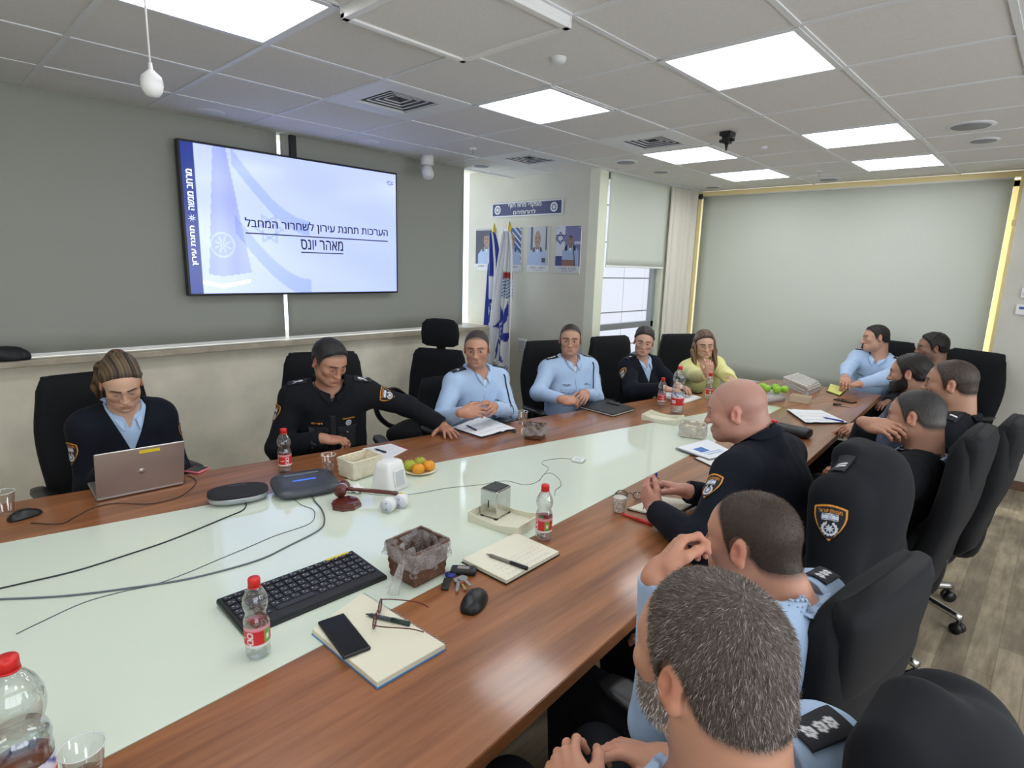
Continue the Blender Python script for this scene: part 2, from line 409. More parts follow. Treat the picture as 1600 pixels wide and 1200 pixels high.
# ---- neighbouring facade seen through the side window
fa = MB(); M_fac = mat('facade_panel', lin(190, 183, 187), .6)
bl = thing('exterior_facade', 'pale panelled building facade outside the side window', 'building', (-6.15, 9.4, 0))
for k in range(9):
    for q in range(2): fa.box((.05, -1.3+q*2.6, -1.2+k*.62), (.06, 2.585, .60))
fa.build('cladding', M_fac, bl); MB().box((-.05, 0, 1.3), (.1, 5.2, 5.4)).build('backing', mat('facade_joint', lin(96, 92, 94), .8), bl)
# ---- back wall with the big blind
wb = MB()
wb.box(((XP-.43)/2, YB+.3, .25), (-.43-XP+.3, .14, .5)); wb.box((-.43+1.45, YB-.09, ZC/2), (2.9, .3, ZC+.3))
wb.box(((XP-.43)/2, YB+.3, ZC+.08), (3.3, .14, .2)); wb.box((XP-.06, YB+.25, ZC/2), (.12, .5, ZC+.3))
struct('wall_back', wb, M_wall)
ye = MB()
ye.box(((XP-.43)/2, YB-.012, ZC-.035), (-.43-XP, .06, .05), bev=.006); ye.box((XP+.025, YB+.0, 1.3), (.04, .05, 2.6)); ye.box((-.45, YB+.06, 1.3), (.04, .16, 2.6))
ye.box((-.445, YB-.09, 2.215), (.05, .06, .05), bev=.004)
struct('trim_3', ye, M_yellow)
wf = MB()
for x in (XP+.02, -1.9, -.5): wf.box((x, YB+.28, 1.55), (.06, .05, 2.1))
for z in (.52, 2.58): wf.box(((XP-.43)/2, YB+.28, z), (2.9, .05, .06))
w3 = struct('window_3', wf, M_yellow)
MB().box(((XP-.43)/2, YB+.3, 1.55), (2.85, .006, 2.05)).build('pane', MATS['window_glass'], w3)
blind('huge pale grey roller blind covering the back wall', (XP+.065, YB-.02, 0), (1, 0), 2.755, .55, ZC-.05, -1)
sm().cyl((-.045, -.02, ZC-.06), (-.005, -.02, ZC-.06), .03).build('bracket', M_dark, bpy.data.objects['roller_blind.003'])
# ---- right side and behind the camera
wr = MB()
wr.box((XR+.06, (YN+YB)/2, .45), (.12, YB-YN+.4, .9)); wr.box((XR+.06, (YN+YB)/2, ZC-.02), (.12, YB-YN+.4, .34)); wr.box((XR+.06, YN+.1, ZC/2), (.12, .5, ZC)); wr.box((XR+.06, YB-.6, ZC/2), (.12, 1.6, ZC))
struct('wall_right', wr, M_wall)
wf = MB()
for k in range(6): wf.box((XR+.06, YN+.37+k*1.41, 1.69), (.06, .05, 1.6))
w4 = struct('added_window', wf, M_grey)  # unseen window frame, added to go with the fill lamp
struct('wall_near', MB().box(((XL+XR)/2, YN-.06, ZC/2), (XR-XL+.4, .12, ZC+.3)), M_wall)
sf = MB(); sf.box((-.42+1.3, 6.42, 2.575), (2.6, .32, .20), bev=.004); struct('beam', sf, M_wall)
struct('baseboard_back', MB().box((-.43+1.36, YB-.247, .04), (2.72, .014, .08), bev=.003), M_base)
struct('baseboard_left', MB().box((XL+.007, (YN+YP)/2, .04), (.014, YP-YN, .08), bev=.003), M_base)
struct('baseboard_portrait', MB().box(((XL+XP)/2, YP-.007, .04), (XP-XL, .014, .08), bev=.003), M_base)

# ================================================================ ceiling fittings
M_glow = mat('light_diffuser', (1, 1, 1), .5, emit=PANEL_L, ecol=(.93, .97, 1))
pos_txt = {(-2.697, .662): 'square ceiling light panel cut by the top edge, above the screen', (-2.697, 2.462): 'square ceiling light panel near the middle, beside the open tile field',
 (-2.697, 4.262): 'square ceiling light panel beside a vent, towards the pier', (-2.697, 5.462): 'farthest square ceiling light panel of the row near the side window',
 (-1.497, 2.462): 'largest looking square ceiling light panel right of the smoke detector', (-1.497, 4.262): 'square ceiling light panel in the right row, second towards the back blind',
 (-1.497, 5.462): 'farthest square ceiling light panel of the right row, nearest the back blind'}
lamp0 = None
for c in sorted(cells_light):
    lb = pos_txt.get(c, 'square ceiling light panel out of view above the near end of the room'); loc = (c[0]+.3, c[1]+.3, ZC)
    if lamp0 is None:
        lamp0 = thing('ceiling_light', lb, 'ceiling light', loc, 0, 'square ceiling light panels')
        fr = MB()
        for a in range(4): fr.M = rz(a*PI/2); fr.box((0, .284, .004), (.595, .027, .02))
        fr.M = None
        fr.box((0, 0, .035), (.59, .59, .03)); fr.build('frame', M_tbar, lamp0)
        MB().box((0, 0, .002), (.544, .544, .008), bev=.003).build('diffuser', M_glow, lamp0)
    else: clone(lamp0, loc, 0, lb)
v0 = None
for c, lb in zip(vents, ('square air vent in the ceiling above the screen', 'square air vent in the ceiling beside a light panel towards the pier', 'square air vent in the ceiling in front of the portrait wall')):
    loc = (c[0]+.3, c[1]+.3, ZC)
    if v0 is None:
        v0 = thing('air_vent', lb, 'air vent', loc, 0, 'square ceiling air vents')
        f = MB()
        for a in range(4): f.M = rz(a*PI/2); f.box((0, .235, .004), (.598, .128, .016)) if a % 2 == 0 else f.box((0, .235, .004), (.342, .128, .016))
        f.M = None; f.build('frame', M_tbar, v0)
        MB().box((0, 0, .09), (.5, .5, .01)).build('duct', M_dark, v0)
        for q, rr in enumerate((.165, .13, .095, .06)):
            s = MB()
            for a in range(4):
                s.M = rz(a*PI/2); z = .004+.004*q
                s.poly([(-rr, rr, z), (rr, rr, z), (rr-.02, rr-.02, z+.035), (-rr+.02, rr-.02, z+.035)])
            s.M = None; s.mi = 1
            for a in range(4): s.M = rz(a*PI/2); s.box((0, rr-.003, .003+.004*q), (2*rr, .006, .003))
            s.M = None; s.build('louvre', [mat('vent_blade', lin(92, 94, 98), .5, .2), M_tbar], v0, solid=.002)
    else: clone(v0, loc, 0, lb)
h = thing('access_hatch', 'drop-down ceiling hatch with a white frame at the top of the room', 'ceiling hatch', (hatch[0]+.3, hatch[1]+.3, ZC-.035))
f = MB()
for a in range(4): f.M = rz(a*PI/2); f.box((0, .285, 0), (.6, .03, .02), bev=.003); f.box((0, .294, .02), (.6, .006, .03))
f.M = None; f.build('frame', M_white, h); MB().box((0, 0, .004), (.54, .54, .01)).build('panel', M_ceil, h)
def disc(name, label, cat, xy, r, hgt, m, group=None, hole=None):
    d = thing(name, label, cat, (*xy, ZC), 0, group)
    k = sm(); k.lathe([(.001, -hgt), (r*.7, -hgt), (r*.95, -hgt*.5), (r, 0), (r, .004)], n=28); k.build('rim', M_tbar, d)
    if hole:
        g = sm(); g.lathe([(.001, -hgt-.001), (r*.78, -hgt-.001), (r*.8, -hgt+.001)], n=28); g.build('grille', m, d)
    return d
M_gr = mat('speaker_grille', lin(140, 143, 147), .6, noise=(900, .3))
disc('smoke_detector', 'white round smoke detector on the ceiling left of the largest light panel', 'smoke detector', (-1.818, 2.178), .035, .02, M_white)
disc('ceiling_speaker', 'flat round ceiling cover above the left part of the screen', 'ceiling speaker', (-4.17, 1.562), .085, .004, M_gr, 'round ceiling covers')
disc('ceiling_speaker', 'flat round ceiling cover just right of the screen top', 'ceiling speaker', (-4.13, 2.7), .085, .004, M_gr, 'round ceiling covers')
for xy, r, lb in (((-4.18, 3.949), .09, 'round ceiling cover above the bright window slit'), ((-2.973, 4.519), .1, 'round ceiling speaker beside the light panel nearest the pier'), ((-2.977, 5.125), .08, 'small round ceiling speaker above the side window'),
                  ((-3.03, 6.32), .09, 'round ceiling speaker in the corner by the curtain'), ((-1.884, 6.38), .1, 'round ceiling speaker close to the top of the big back blind'),
                  ((-.608, 4.619), .125, 'large round ceiling speaker at the right end of the ceiling'), ((-.594, 5.139), .09, 'round ceiling speaker just beyond the large one, near the beam')):
    disc('ceiling_speaker', lb, 'ceiling speaker', xy, r, .008, M_gr, 'round ceiling speakers', True)
for xy, lb in (((-3.64, 3.346), 'small sprinkler head on the ceiling before the portrait wall'), ((-1.813, 5.84), 'small sprinkler head on the ceiling near the back blind')):
    s = thing('sprinkler', lb, 'sprinkler', (*xy, ZC), 0, 'ceiling sprinklers')
    k = sm(); k.lathe([(.03, .002), (.028, -.006), (.01, -.012)], n=18); k.build('collar', M_white, s)
    k = sm(); k.cyl((0, 0, -.01), (0, 0, -.045), .006); k.lathe([(.014, -.048), (.014, -.045)], n=12); k.build('nozzle', M_steel, s)
disc('motion_sensor', 'tiny white sensor on the ceiling tile behind the black bracket', 'sensor', (-1.82, 4.561), .03, .014, M_white)
b = thing('projector_mount', 'black bracket hanging from the ceiling beside a light panel', 'bracket', (-1.829, 3.965, ZC))
MB().box((0, 0, -.012), (.075, .09, .028), bev=.004).build('plate', M_dark, b)
k = MB(); k.box((0, 0, -.045), (.05, .06, .05), bev=.006); k.cyl((-.05, 0, -.05), (.05, 0, -.05), .011); k.build('body', M_dark, b)
sm().tube([(0, 0, -.06), (0, 0, -.115)], .016, 12, .004).build('tip', M_dark, b)
mc = thing('pendant_microphone', 'white ball microphone hanging on a cable in front of the blind', 'microphone', (-2.12, .63, 2.25))
k = sm(); k.lathe([(.001, -.036), (.018, -.033), (.028, -.018), (.031, 0), (.0285, .003), (.031, .006), (.027, .022), (.014, .034), (.006, .042), (.005, .06)], n=24); k.build('capsule', M_white, mc)
sm().cyl((0, 0, .055), (0, 0, ZC-2.25), .003, n=6).build('cable', M_white, mc)
sp = thing('spotlight', 'white swivel spotlight hanging from the ceiling beside the screen', 'spotlight', (-4.20, 3.33, ZC))
k = sm(); k.cyl((0, 0, .0), (0, 0, -.075), .055, n=20); k.build('base', M_white, sp)
k = sm(); k.cyl((0, 0, -.07), (0, 0, -.10), .02); k.build('joint', M_dark, sp)
k = sm(); k.cyl((-.035, .02, -.095), (.06, -.035, -.165), .048, n=20); k.build('head', M_white, sp)
for z, sx, lb in ((1.645, .10, 'upper white thermostat on the wall right of the yellow light slit'), (1.51, .13, 'lower white thermostat with a blue display on the wall right of the yellow slit')):
    t = thing('thermostat', lb, 'thermostat', (-.315, YB-.24, z), 0, 'wall thermostats')
    MB().box((.05, -.012, 0), (sx, .024, .085), bev=.008).build('case', M_white, t)
    if z < 1.6: MB().box((.03, -.0245, .015), (.05, .002, .02)).build('display', mat('blue_lcd', lin(70, 100, 170), .2), t)
    else: sm().cyl((.03, -.02, 0), (.03, -.03, 0), .018).build('dial', M_white, t)
sw = thing('wall_socket', 'grey-white wall socket plate low on the portrait wall beside the flags', 'socket', (-4.224,4.642,0.916))
MB().box((0, 0, 0), (.12, .014, .13), bev=.003).build('plate', M_white, sw); MB().box((0, -.008, 0), (.09, .008, .095), bev=.002).build('rocker', mat('socket_grey', lin(190, 190, 192), .5), sw)

# ================================================================ screen
TX, TY0, TY1, TZ0, TZ1 = -4.33, 1.40, 3.105, 1.485, 2.49
tv = thing('television', 'large black wall screen showing a pale blue slide with Hebrew text', 'television', (TX, (TY0+TY1)/2, (TZ0+TZ1)/2))
W, H = TY1-TY0, TZ1-TZ0
k = MB(); k.box((-.025, 0, 0), (.05, W, H), bev=.006); k.box((-.0, 0, -.0), (.012, W, H), bev=.004); k.build('housing', M_dark, tv)
M_scr = mat('slide_light', (0, 0, 0), .15, vcol='emit', emit=.92)
def slide(u, v):
    if u < .048: return lin(38, 54, 128)
    base = np.array([.36, .44, .86])+np.array([.05, .04, 0])*v+np.array([.09, .08, .02])*(.5+.5*math.sin(3*u+2.2*v+1))
    base = np.minimum(base, 1.0)
    # furled flag on the left, then the waving one
    cx = .145+.02*(1-v)
    if .1 < v and abs(u-cx) < .015+.08*(1-v)*.9+.01:
        if v > .12+.25*abs(u-.13): base = base*np.array([.70, .72, .86])*(.95+.06*math.sin(60*u))
    e = .93-.62*(u-.2)-.25*math.sin((u-.2)*6)
    for off, wd in ((0, .055), (-.46, .065)):
        d = v-(e+off)
        if .19 < u < .52 and abs(d) < wd: base = base*np.array([.72, .78, .98])
    du, dv = (u-.335)*1.78, v-.47
    r = math.hypot(du, dv); a = math.atan2(dv, du)
    for s in (0, PI/3):
        q = max(abs(math.cos(a+s+k2*2*PI/3)*r) if False else math.cos(a+s+k2*2*PI/3)*r for k2 in range(3))
        if .045 < q < .062: base = base*np.array([.78, .82, .98])
    r = math.hypot((u-.135)*1.78, v-.34)
    if .075 < r < .09 or (r < .075 and abs(math.sin(4*math.atan2(v-.34, (u-.135)*1.78))) > .6+6*r): base = np.minimum(base*1.3, 1)
    if abs(v-(.05+.35*abs(u-.13))) < .012 and abs(u-.14) < .1: base = np.array([.85, .82, .62])
    sh = .5+.5*math.sin(8*u+14*v-2); base = base*(1-.05*sh)
    return tuple(base)
g = MB(); iw, ih = W-.03, H-.03
g.grid(lambda u, v: (.0068, -iw/2+u*iw, -ih/2+v*ih), 260, 146, slide); g.build('display', M_scr, tv, vcol=True)
M_ink = mat('slide_ink', lin(24, 26, 58), .5); M_lit = mat('slide_white', (.9, .93, 1), .5, emit=.8)
k = MB(); U, V = (0, 1, 0), (0, 0, 1)
add_text(k, heb('הערכות תחנת עירון לשחרור המחבל'), fit=(1.20, .085), O=(.008, .15, .0), U=U, V=V, bold=.016); k.box((.0078, .15, -.066), (.0006, 1.2, .008))
add_text(k, heb('מאהר יונס'), fit=(.36, .078), O=(.008, .14, -.125), U=U, V=V, bold=.016); k.box((.0078, .14, -.185), (.0006, .36, .008))
k.build('slide_title', M_ink, tv)
k = MB()
add_text(k, heb('מרחב מנשה'), fit=(.26, .038), O=(.008, -iw/2+.042, .19), U=(0, 0, 1), V=(0, -1, 0), bold=.032); add_text(k, heb('תחנת עירון'), fit=(.26, .038), O=(.008, -iw/2+.042, -.17), U=(0, 0, 1), V=(0, -1, 0), bold=.032)
c0 = Vector((.008, -iw/2+.042, .01))
for a in range(8):
    an = a*PI/4; p = lambda r, q: c0+Vector((0, r*math.cos(q), r*math.sin(q)))
    k.poly([p(.004, an-.5), p(.028, an+.25), p(.008, an+.6)])
k.build('sidebar_lettering', M_lit, tv)
k = MB(); c0 = Vector((.008, iw/2-.06, ih/2-.075))
for a in range(7):
    an = a*.9; k.tube([c0+Vector((0, .01*math.cos(an), .01*math.sin(an))), c0+Vector((0, .034*math.cos(an+.5), .022*math.sin(an+.5)))], .0022, 4)
k.build('corner_emblem', M_ink, tv)
MB().box((-.075, -.03, .45), (.03, .045, .55)).build('mount_pole', M_dark, tv)

# ================================================================ portrait wall
sg = thing('wall_sign', 'dark blue sign with white Hebrew lettering above the portraits', 'sign', (-4.236, YP-.008, 2.33))
M_sign = mat('sign_navy', lin(38, 44, 96), .35)
MB().box((0, 0, 0), (.985, .012, .145), bev=.003).build('border', mat('sign_silver', lin(206, 208, 214), .35, .2), sg)
k = MB(); k.box((0, -.0065, 0), (.95, .004, .122)); k.build('panel', M_sign, sg)
k = MB(); add_text(k, heb('מפקדי מחוז חוף'), fit=(.46, .050), O=(-.01, -.0096, .031), U=(1, 0, 0), V=(0, 0, 1), bold=.016); add_text(k, heb('לדורותיהם'), fit=(.31, .044), O=(-.01, -.0096, -.031), U=(1, 0, 0), V=(0, 0, 1), bold=.016)
k.build('lettering', M_white, sg)
M_print = mat('printed_card', (.8, .8, .8), .4, vcol=True)
for x in (-.40, .385):
    k = MB(); R = .046
    k.grid(lambda u, v: (x+(u-.5)*2*R, -.0091, (v-.5)*2*R), 36, 36, lambda u, v: lin(225, 228, 236) if emblem((u-.5)*2, (v-.5)*2) else lin(38, 44, 96))
    k.build('emblem', M_print, sg, vcol=True)
def portrait(kind):
    def f(u, v):   # u left-right, v bottom-top of the whole card
        if v < .15: return lin(206, 208, 214)
        v = (v-.15)/.85; x = u-.5
        hx, hy, hs = {0: (.05, .68, .2), 1: (.05, .66, .19), 2: (-.02, .68, .21), 3: (.1, .64, .13)}[kind]
        skin = lin(150, 118, 100); d = math.hypot((x-hx)/hs*1.15, (v-hy)/hs*.78)
        top = (v-hy) > hs*.55
        c = {0: lin(58, 56, 78), 1: lin(52, 84, 140) if x > 0 else lin(170, 174, 178), 2: lin(176, 182, 190), 3: lin(116, 118, 160)}[kind]
        if kind == 2 and (abs(x+.3) < .05 or abs(x-.38) < .03) and v > .4: c = lin(70, 70, 80)
        if kind == 0 and v > .95: c = lin(176, 176, 182)
        if kind == 1 and x > .05 and abs((v*6+u*4) % 1-.5) < .14: c = lin(205, 214, 226)
        if kind in (1, 3) and x < -.12:      # flag with a star behind the sitter
            c = lin(205, 208, 222) if v > .25 else lin(60, 66, 130)
            a = math.atan2(v-.7, (x+.32)*.6); r = math.hypot(v-.7, (x+.32)*.6)
            for s in (0, PI):
                q = max(math.cos(a+s+PI/2+t*2*PI/3)*r for t in range(3))
                if .06 < q < .085: c = lin(48, 54, 120)
        if kind == 3 and abs(v-.58) < .035 and x > .25: c = lin(190, 192, 206)
        sh = hy-hs*.95; wd = .16+(sh-v)*1.2 if v > sh-.2 else .42
        if kind == 3: wd = min(wd, .33)
        if v < sh and abs(x-hx) < wd:
            c = lin(158, 176, 212)
            if abs(abs(x-hx)-.17) < .05 and v > sh-.13: c = lin(30, 34, 56) if kind != 0 else lin(70, 74, 92)
            if abs(x-hx) < .06-(sh-v)*.35: c = lin(225, 225, 228) if v < sh-.02 else skin
            if kind == 2 and .2 < x < .36 and .08 < v < .2: c = lin(52, 54, 66)
            if kind == 3 and v < .16 and abs(x) < .3: c = lin(140, 104, 94)
            if kind == 3 and abs(x-hx-.15+.2*(v-.3)) < .018: c = lin(44, 46, 78)
        if abs(x-hx) < hs*.45 and sh-.06 < v < hy: c = lin(128, 98, 84)
        if d < .8:
            c = skin
            if top and kind in (0, 3): c = lin(74, 62, 58)
            if abs(v-(hy+.035)) < .014 and abs(abs(x-hx)-hs*.3) < hs*.14: c = lin(70, 52, 48)
            if abs(v-(hy-.075)) < .009 and abs(x-hx) < hs*.25: c = lin(104, 66, 60)
        return c
    return f
for i, (xc, w_, cap, cap2, lb) in enumerate(((-4.82, .32, '8.2009 - 1.2012', '', 'portrait print of an officer half hidden by the blue and white flag'), (-4.43, .30, '2.2012 - 8.2014', '', 'portrait print of an officer half hidden by the plain white flag'),
                           (-4.05, .29, '16.08.14 - 16.08.16', 'ניצב מפקד המחוז', 'portrait print of a bald officer, second from the pier'), (-3.66, .31, '1.1.2018 - 6.1.2021', 'ניצב מפקד', 'portrait print of an officer with folded arms, nearest the pier'))):
    o = thing('portrait_print', lb, 'picture', (xc, YP-.006, 1.918), 0, 'officer portraits on the wall'); ph = .455
    MB().box((0, .001, 0), (w_, .008, ph), bev=.002).build('panel', M_white, o)
    g = MB(); g.grid(lambda u, v: ((u-.5)*w_*.99, -.0035, (v-.5)*ph*.99), 84, 128, portrait(i)); g.build('print', M_print, o, vcol=True)
    k = MB(); add_text(k, cap, fit=(w_*.7, .02), O=(0, -.0042, -ph*.5+.047), U=(1, 0, 0), V=(0, 0, 1), bold=.0)
    if cap2: add_text(k, heb(cap2), fit=(w_*.5, .014), O=(0, -.0042, -ph*.5+.02), U=(1, 0, 0), V=(0, 0, 1), bold=.0)
    k.build('caption', mat('caption_ink', lin(40, 42, 70), .5), o)
    k = sm()
    for sx in (-1, 1):
        for sz in (-1, 1): k.cyl((sx*(w_/2-.02), -.003, sz*(ph/2-.02)), (sx*(w_/2-.02), -.008, sz*(ph/2-.02)), .006, n=8)
    k.build('stud', M_steel, o)

# ================================================================ implicit bodies -> one continuous skin
def nrm(v):
    v = np.asarray(v, float); return v/(np.linalg.norm(v)+1e-12)
class Field:
    """smooth union of round cones and ellipsoids, polygonised with surface nets"""
    def __init__(s): s.p = []; s.cuts = []; s.noise = None; s.off = 0
    def cone(s, a, b, ra, rb=None, k=.02, sub=False):
        a = np.array(a, float); b = np.array(b, float); rb = ra if rb is None else rb
        ba = b-a; L = float(ba@ba)+1e-9; r = max(ra, rb)
        def fn(X, Y, Z):
            x, y, z = X-a[0], Y-a[1], Z-a[2]
            t = np.clip((x*ba[0]+y*ba[1]+z*ba[2])/L, 0, 1)
            return np.sqrt((x-t*ba[0])**2+(y-t*ba[1])**2+(z-t*ba[2])**2)-(ra+(rb-ra)*t)
        s.p.append((sub, k, fn, np.minimum(a, b)-r, np.maximum(a, b)+r)); return s
    def chain(s, pts, rs, k=.015):
        for i in range(len(pts)-1): s.cone(pts[i], pts[i+1], rs[i], rs[i+1], k)
        return s
    def ell(s, c, r, R=None, k=.02, sub=False):
        c = np.array(c, float); r = np.array(r, float); R = np.eye(3) if R is None else np.asarray(R, float)
        m = r.max()
        def fn(X, Y, Z):
            x, y, z = X-c[0], Y-c[1], Z-c[2]
            u = (x*R[0, 0]+y*R[1, 0]+z*R[2, 0])/r[0]; v = (x*R[0, 1]+y*R[1, 1]+z*R[2, 1])/r[1]; w = (x*R[0, 2]+y*R[1, 2]+z*R[2, 2])/r[2]
            k0 = np.sqrt(u*u+v*v+w*w)+1e-9; k1 = np.sqrt((u/r[0])**2+(v/r[1])**2+(w/r[2])**2)+1e-9
            return k0*(k0-1)/k1
        ext = np.sqrt((R**2)@(r**2))
        s.p.append((sub, k, fn, c-ext, c+ext)); return s
    def cut(s, fn, k=.004): s.cuts.append((fn, k)); return s
    def copy(s, off=0):
        f = Field(); f.p = list(s.p); f.off = s.off+off; return f
    def ev(s, P):
        P = np.asarray(P, float); X, Y, Z = P[:, 0], P[:, 1], P[:, 2]; f = np.full(len(P), 9.0)
        for sub, k, fn, lo, hi in s.p:
            d = fn(X, Y, Z); d = -d if sub else d
            g = np.maximum(k-np.abs(f-d), 0)/k if k else 0
            f = np.maximum(f, d)+g*g*k/4 if sub else np.minimum(f, d)-g*g*k/4
        f = f-s.off
        if s.noise: f = f+s.noise(X, Y, Z)
        for fn, k in s.cuts: f = np.maximum(f, fn(X, Y, Z))
        return f
    def mesh(s, h, lo=None, hi=None, noise=None):
        pad = s.off+3*h+(.012 if noise else 0)
        L = np.min([p[3] for p in s.p if not p[0]], 0)-pad if lo is None else np.array(lo, float)
        Hh = np.max([p[4] for p in s.p if not p[0]], 0)+pad if hi is None else np.array(hi, float)
        n = np.ceil((Hh-L)/h).astype(int)+1
        ax = [L[i]+h*np.arange(n[i]) for i in range(3)]
        f = np.full(n, 9.0, 'f')
        for sub, k, fn, a, b in s.p:
            m = s.off+k+2.5*h+(.012 if noise else 0)
            i0 = np.clip(np.floor((a-m-L)/h).astype(int), 0, n); i1 = np.clip(np.ceil((b+m-L)/h).astype(int)+1, 0, n)
            if (i1 <= i0).any(): continue
            sl = tuple(slice(i0[q], i1[q]) for q in range(3))
            d = fn(ax[0][sl[0]][:, None, None], ax[1][sl[1]][None, :, None], ax[2][sl[2]][None, None, :]).astype('f')
            g = f[sl]
            if sub: d = -d; q = np.maximum(k-np.abs(g-d), 0)/k; f[sl] = np.maximum(g, d)+q*q*k/4
            else: q = np.maximum(k-np.abs(g-d), 0)/k; f[sl] = np.minimum(g, d)-q*q*k/4
        f -= s.off
        X, Y, Z = ax[0][:, None, None], ax[1][None, :, None], ax[2][None, None, :]
        if noise: s.noise = noise; f += noise(X, Y, Z).astype('f')
        for fn, k in s.cuts:
            d = fn(X, Y, Z); q = np.maximum(k-np.abs(f-d), 0)/k; f = np.maximum(f, d)+q*q*k/4
        return nets(f, L, h)
def nets(f, L, h):
    s = f < 0; n = np.array(f.shape)-1
    off = [(i, j, k) for i in (0, 1) for j in (0, 1) for k in (0, 1)]
    sl = lambda o: tuple(slice(o[q], o[q]+n[q]) for q in range(3))
    cnt = sum(s[sl(o)].astype('i1') for o in off); act = (cnt > 0) & (cnt < 8)
    C = np.argwhere(act); idx = np.full(n, -1, int); idx[act] = np.arange(len(C))
    acc = np.zeros((len(C), 3)); num = np.zeros(len(C))
    val = {o: f[C[:, 0]+o[0], C[:, 1]+o[1], C[:, 2]+o[2]].astype(float) for o in off}
    for a in off:
        for q in range(3):
            if a[q]: continue
            b = list(a); b[q] = 1; b = tuple(b); va, vb = val[a], val[b]; m = (va < 0) != (vb < 0)
            t = np.where(m, va/(va-vb+1e-20), 0); p = np.array(a, float)[None].repeat(len(C), 0); p[:, q] = t
            acc[m] += p[m]; num[m] += 1
    V = L+h*(C+acc/num[:, None]); F = []
    for q in range(3):
        u, v = (q+1) % 3, (q+2) % 3
        lo = [slice(0, n[i]+1) for i in range(3)]; hi = list(lo); lo[q] = slice(0, n[q]); hi[q] = slice(1, n[q]+1)
        A, B = s[tuple(lo)], s[tuple(hi)]; E = np.argwhere(A != B)
        E = E[(E[:, u] > 0) & (E[:, v] > 0) & (E[:, u] < n[u]) & (E[:, v] < n[v])]
        if not len(E): continue
        fl = A[E[:, 0], E[:, 1], E[:, 2]]
        def at(du, dv):
            e = E.copy(); e[:, u] += du; e[:, v] += dv; return idx[e[:, 0], e[:, 1], e[:, 2]]
        Q = np.stack([at(-1, -1), at(0, -1), at(0, 0), at(-1, 0)], 1); Q[~fl] = Q[~fl][:, ::-1]; F.append(Q)
    F = np.concatenate(F) if F else np.zeros((0, 4), int); F = F[(F >= 0).all(1)]
    return V, F
def relax(V, F, it=1, w=.5):
    for _ in range(it):
        a = np.zeros_like(V); c = np.zeros(len(V))
        for i in range(4):
            for j in (1, 3): np.add.at(a, F[:, i], V[F[:, (i+j) % 4]]); np.add.at(c, F[:, i], 1)
        c[c == 0] = 1; V = V*(1-w)+w*a/c[:, None]
    return V
def raw_mesh(name, V, F, m, parent=None, col=None, flat=False):
    me = bpy.data.meshes.new(name); V = np.asarray(V, 'f'); F = np.asarray(F, 'i'); k = F.shape[1]
    me.vertices.add(len(V)); me.vertices.foreach_set('co', V.ravel())
    me.loops.add(F.size); me.loops.foreach_set('vertex_index', F.ravel())
    me.polygons.add(len(F)); me.polygons.foreach_set('loop_start', np.arange(len(F), dtype='i')*k)
    me.update(calc_edges=True); me.validate()
    me.polygons.foreach_set('use_smooth', np.full(len(me.polygons), not flat))
    me.materials.append(m)
    if col is not None:
        a = me.color_attributes.new('col', 'FLOAT_COLOR', 'POINT')
        a.data.foreach_set('color', np.c_[col, np.ones(len(V))].astype('f').ravel())
    o = bpy.data.objects.new(name, me); COL.objects.link(o)
    if parent: o.parent = parent
    return o
def join(parts):
    V, F, C, n = [], [], [], 0
    for v, f, c in parts: V.append(v); F.append(f+n); C.append(c); n += len(v)
    return np.concatenate(V), np.concatenate(F), np.concatenate(C)
def vnormals(V, F):
    n = np.cross(V[F[:, 2]]-V[F[:, 0]], V[F[:, 3]]-V[F[:, 1]]); o = np.zeros_like(V)
    for i in range(4): np.add.at(o, F[:, i], n)
    return o/(np.linalg.norm(o, axis=1)[:, None]+1e-12)

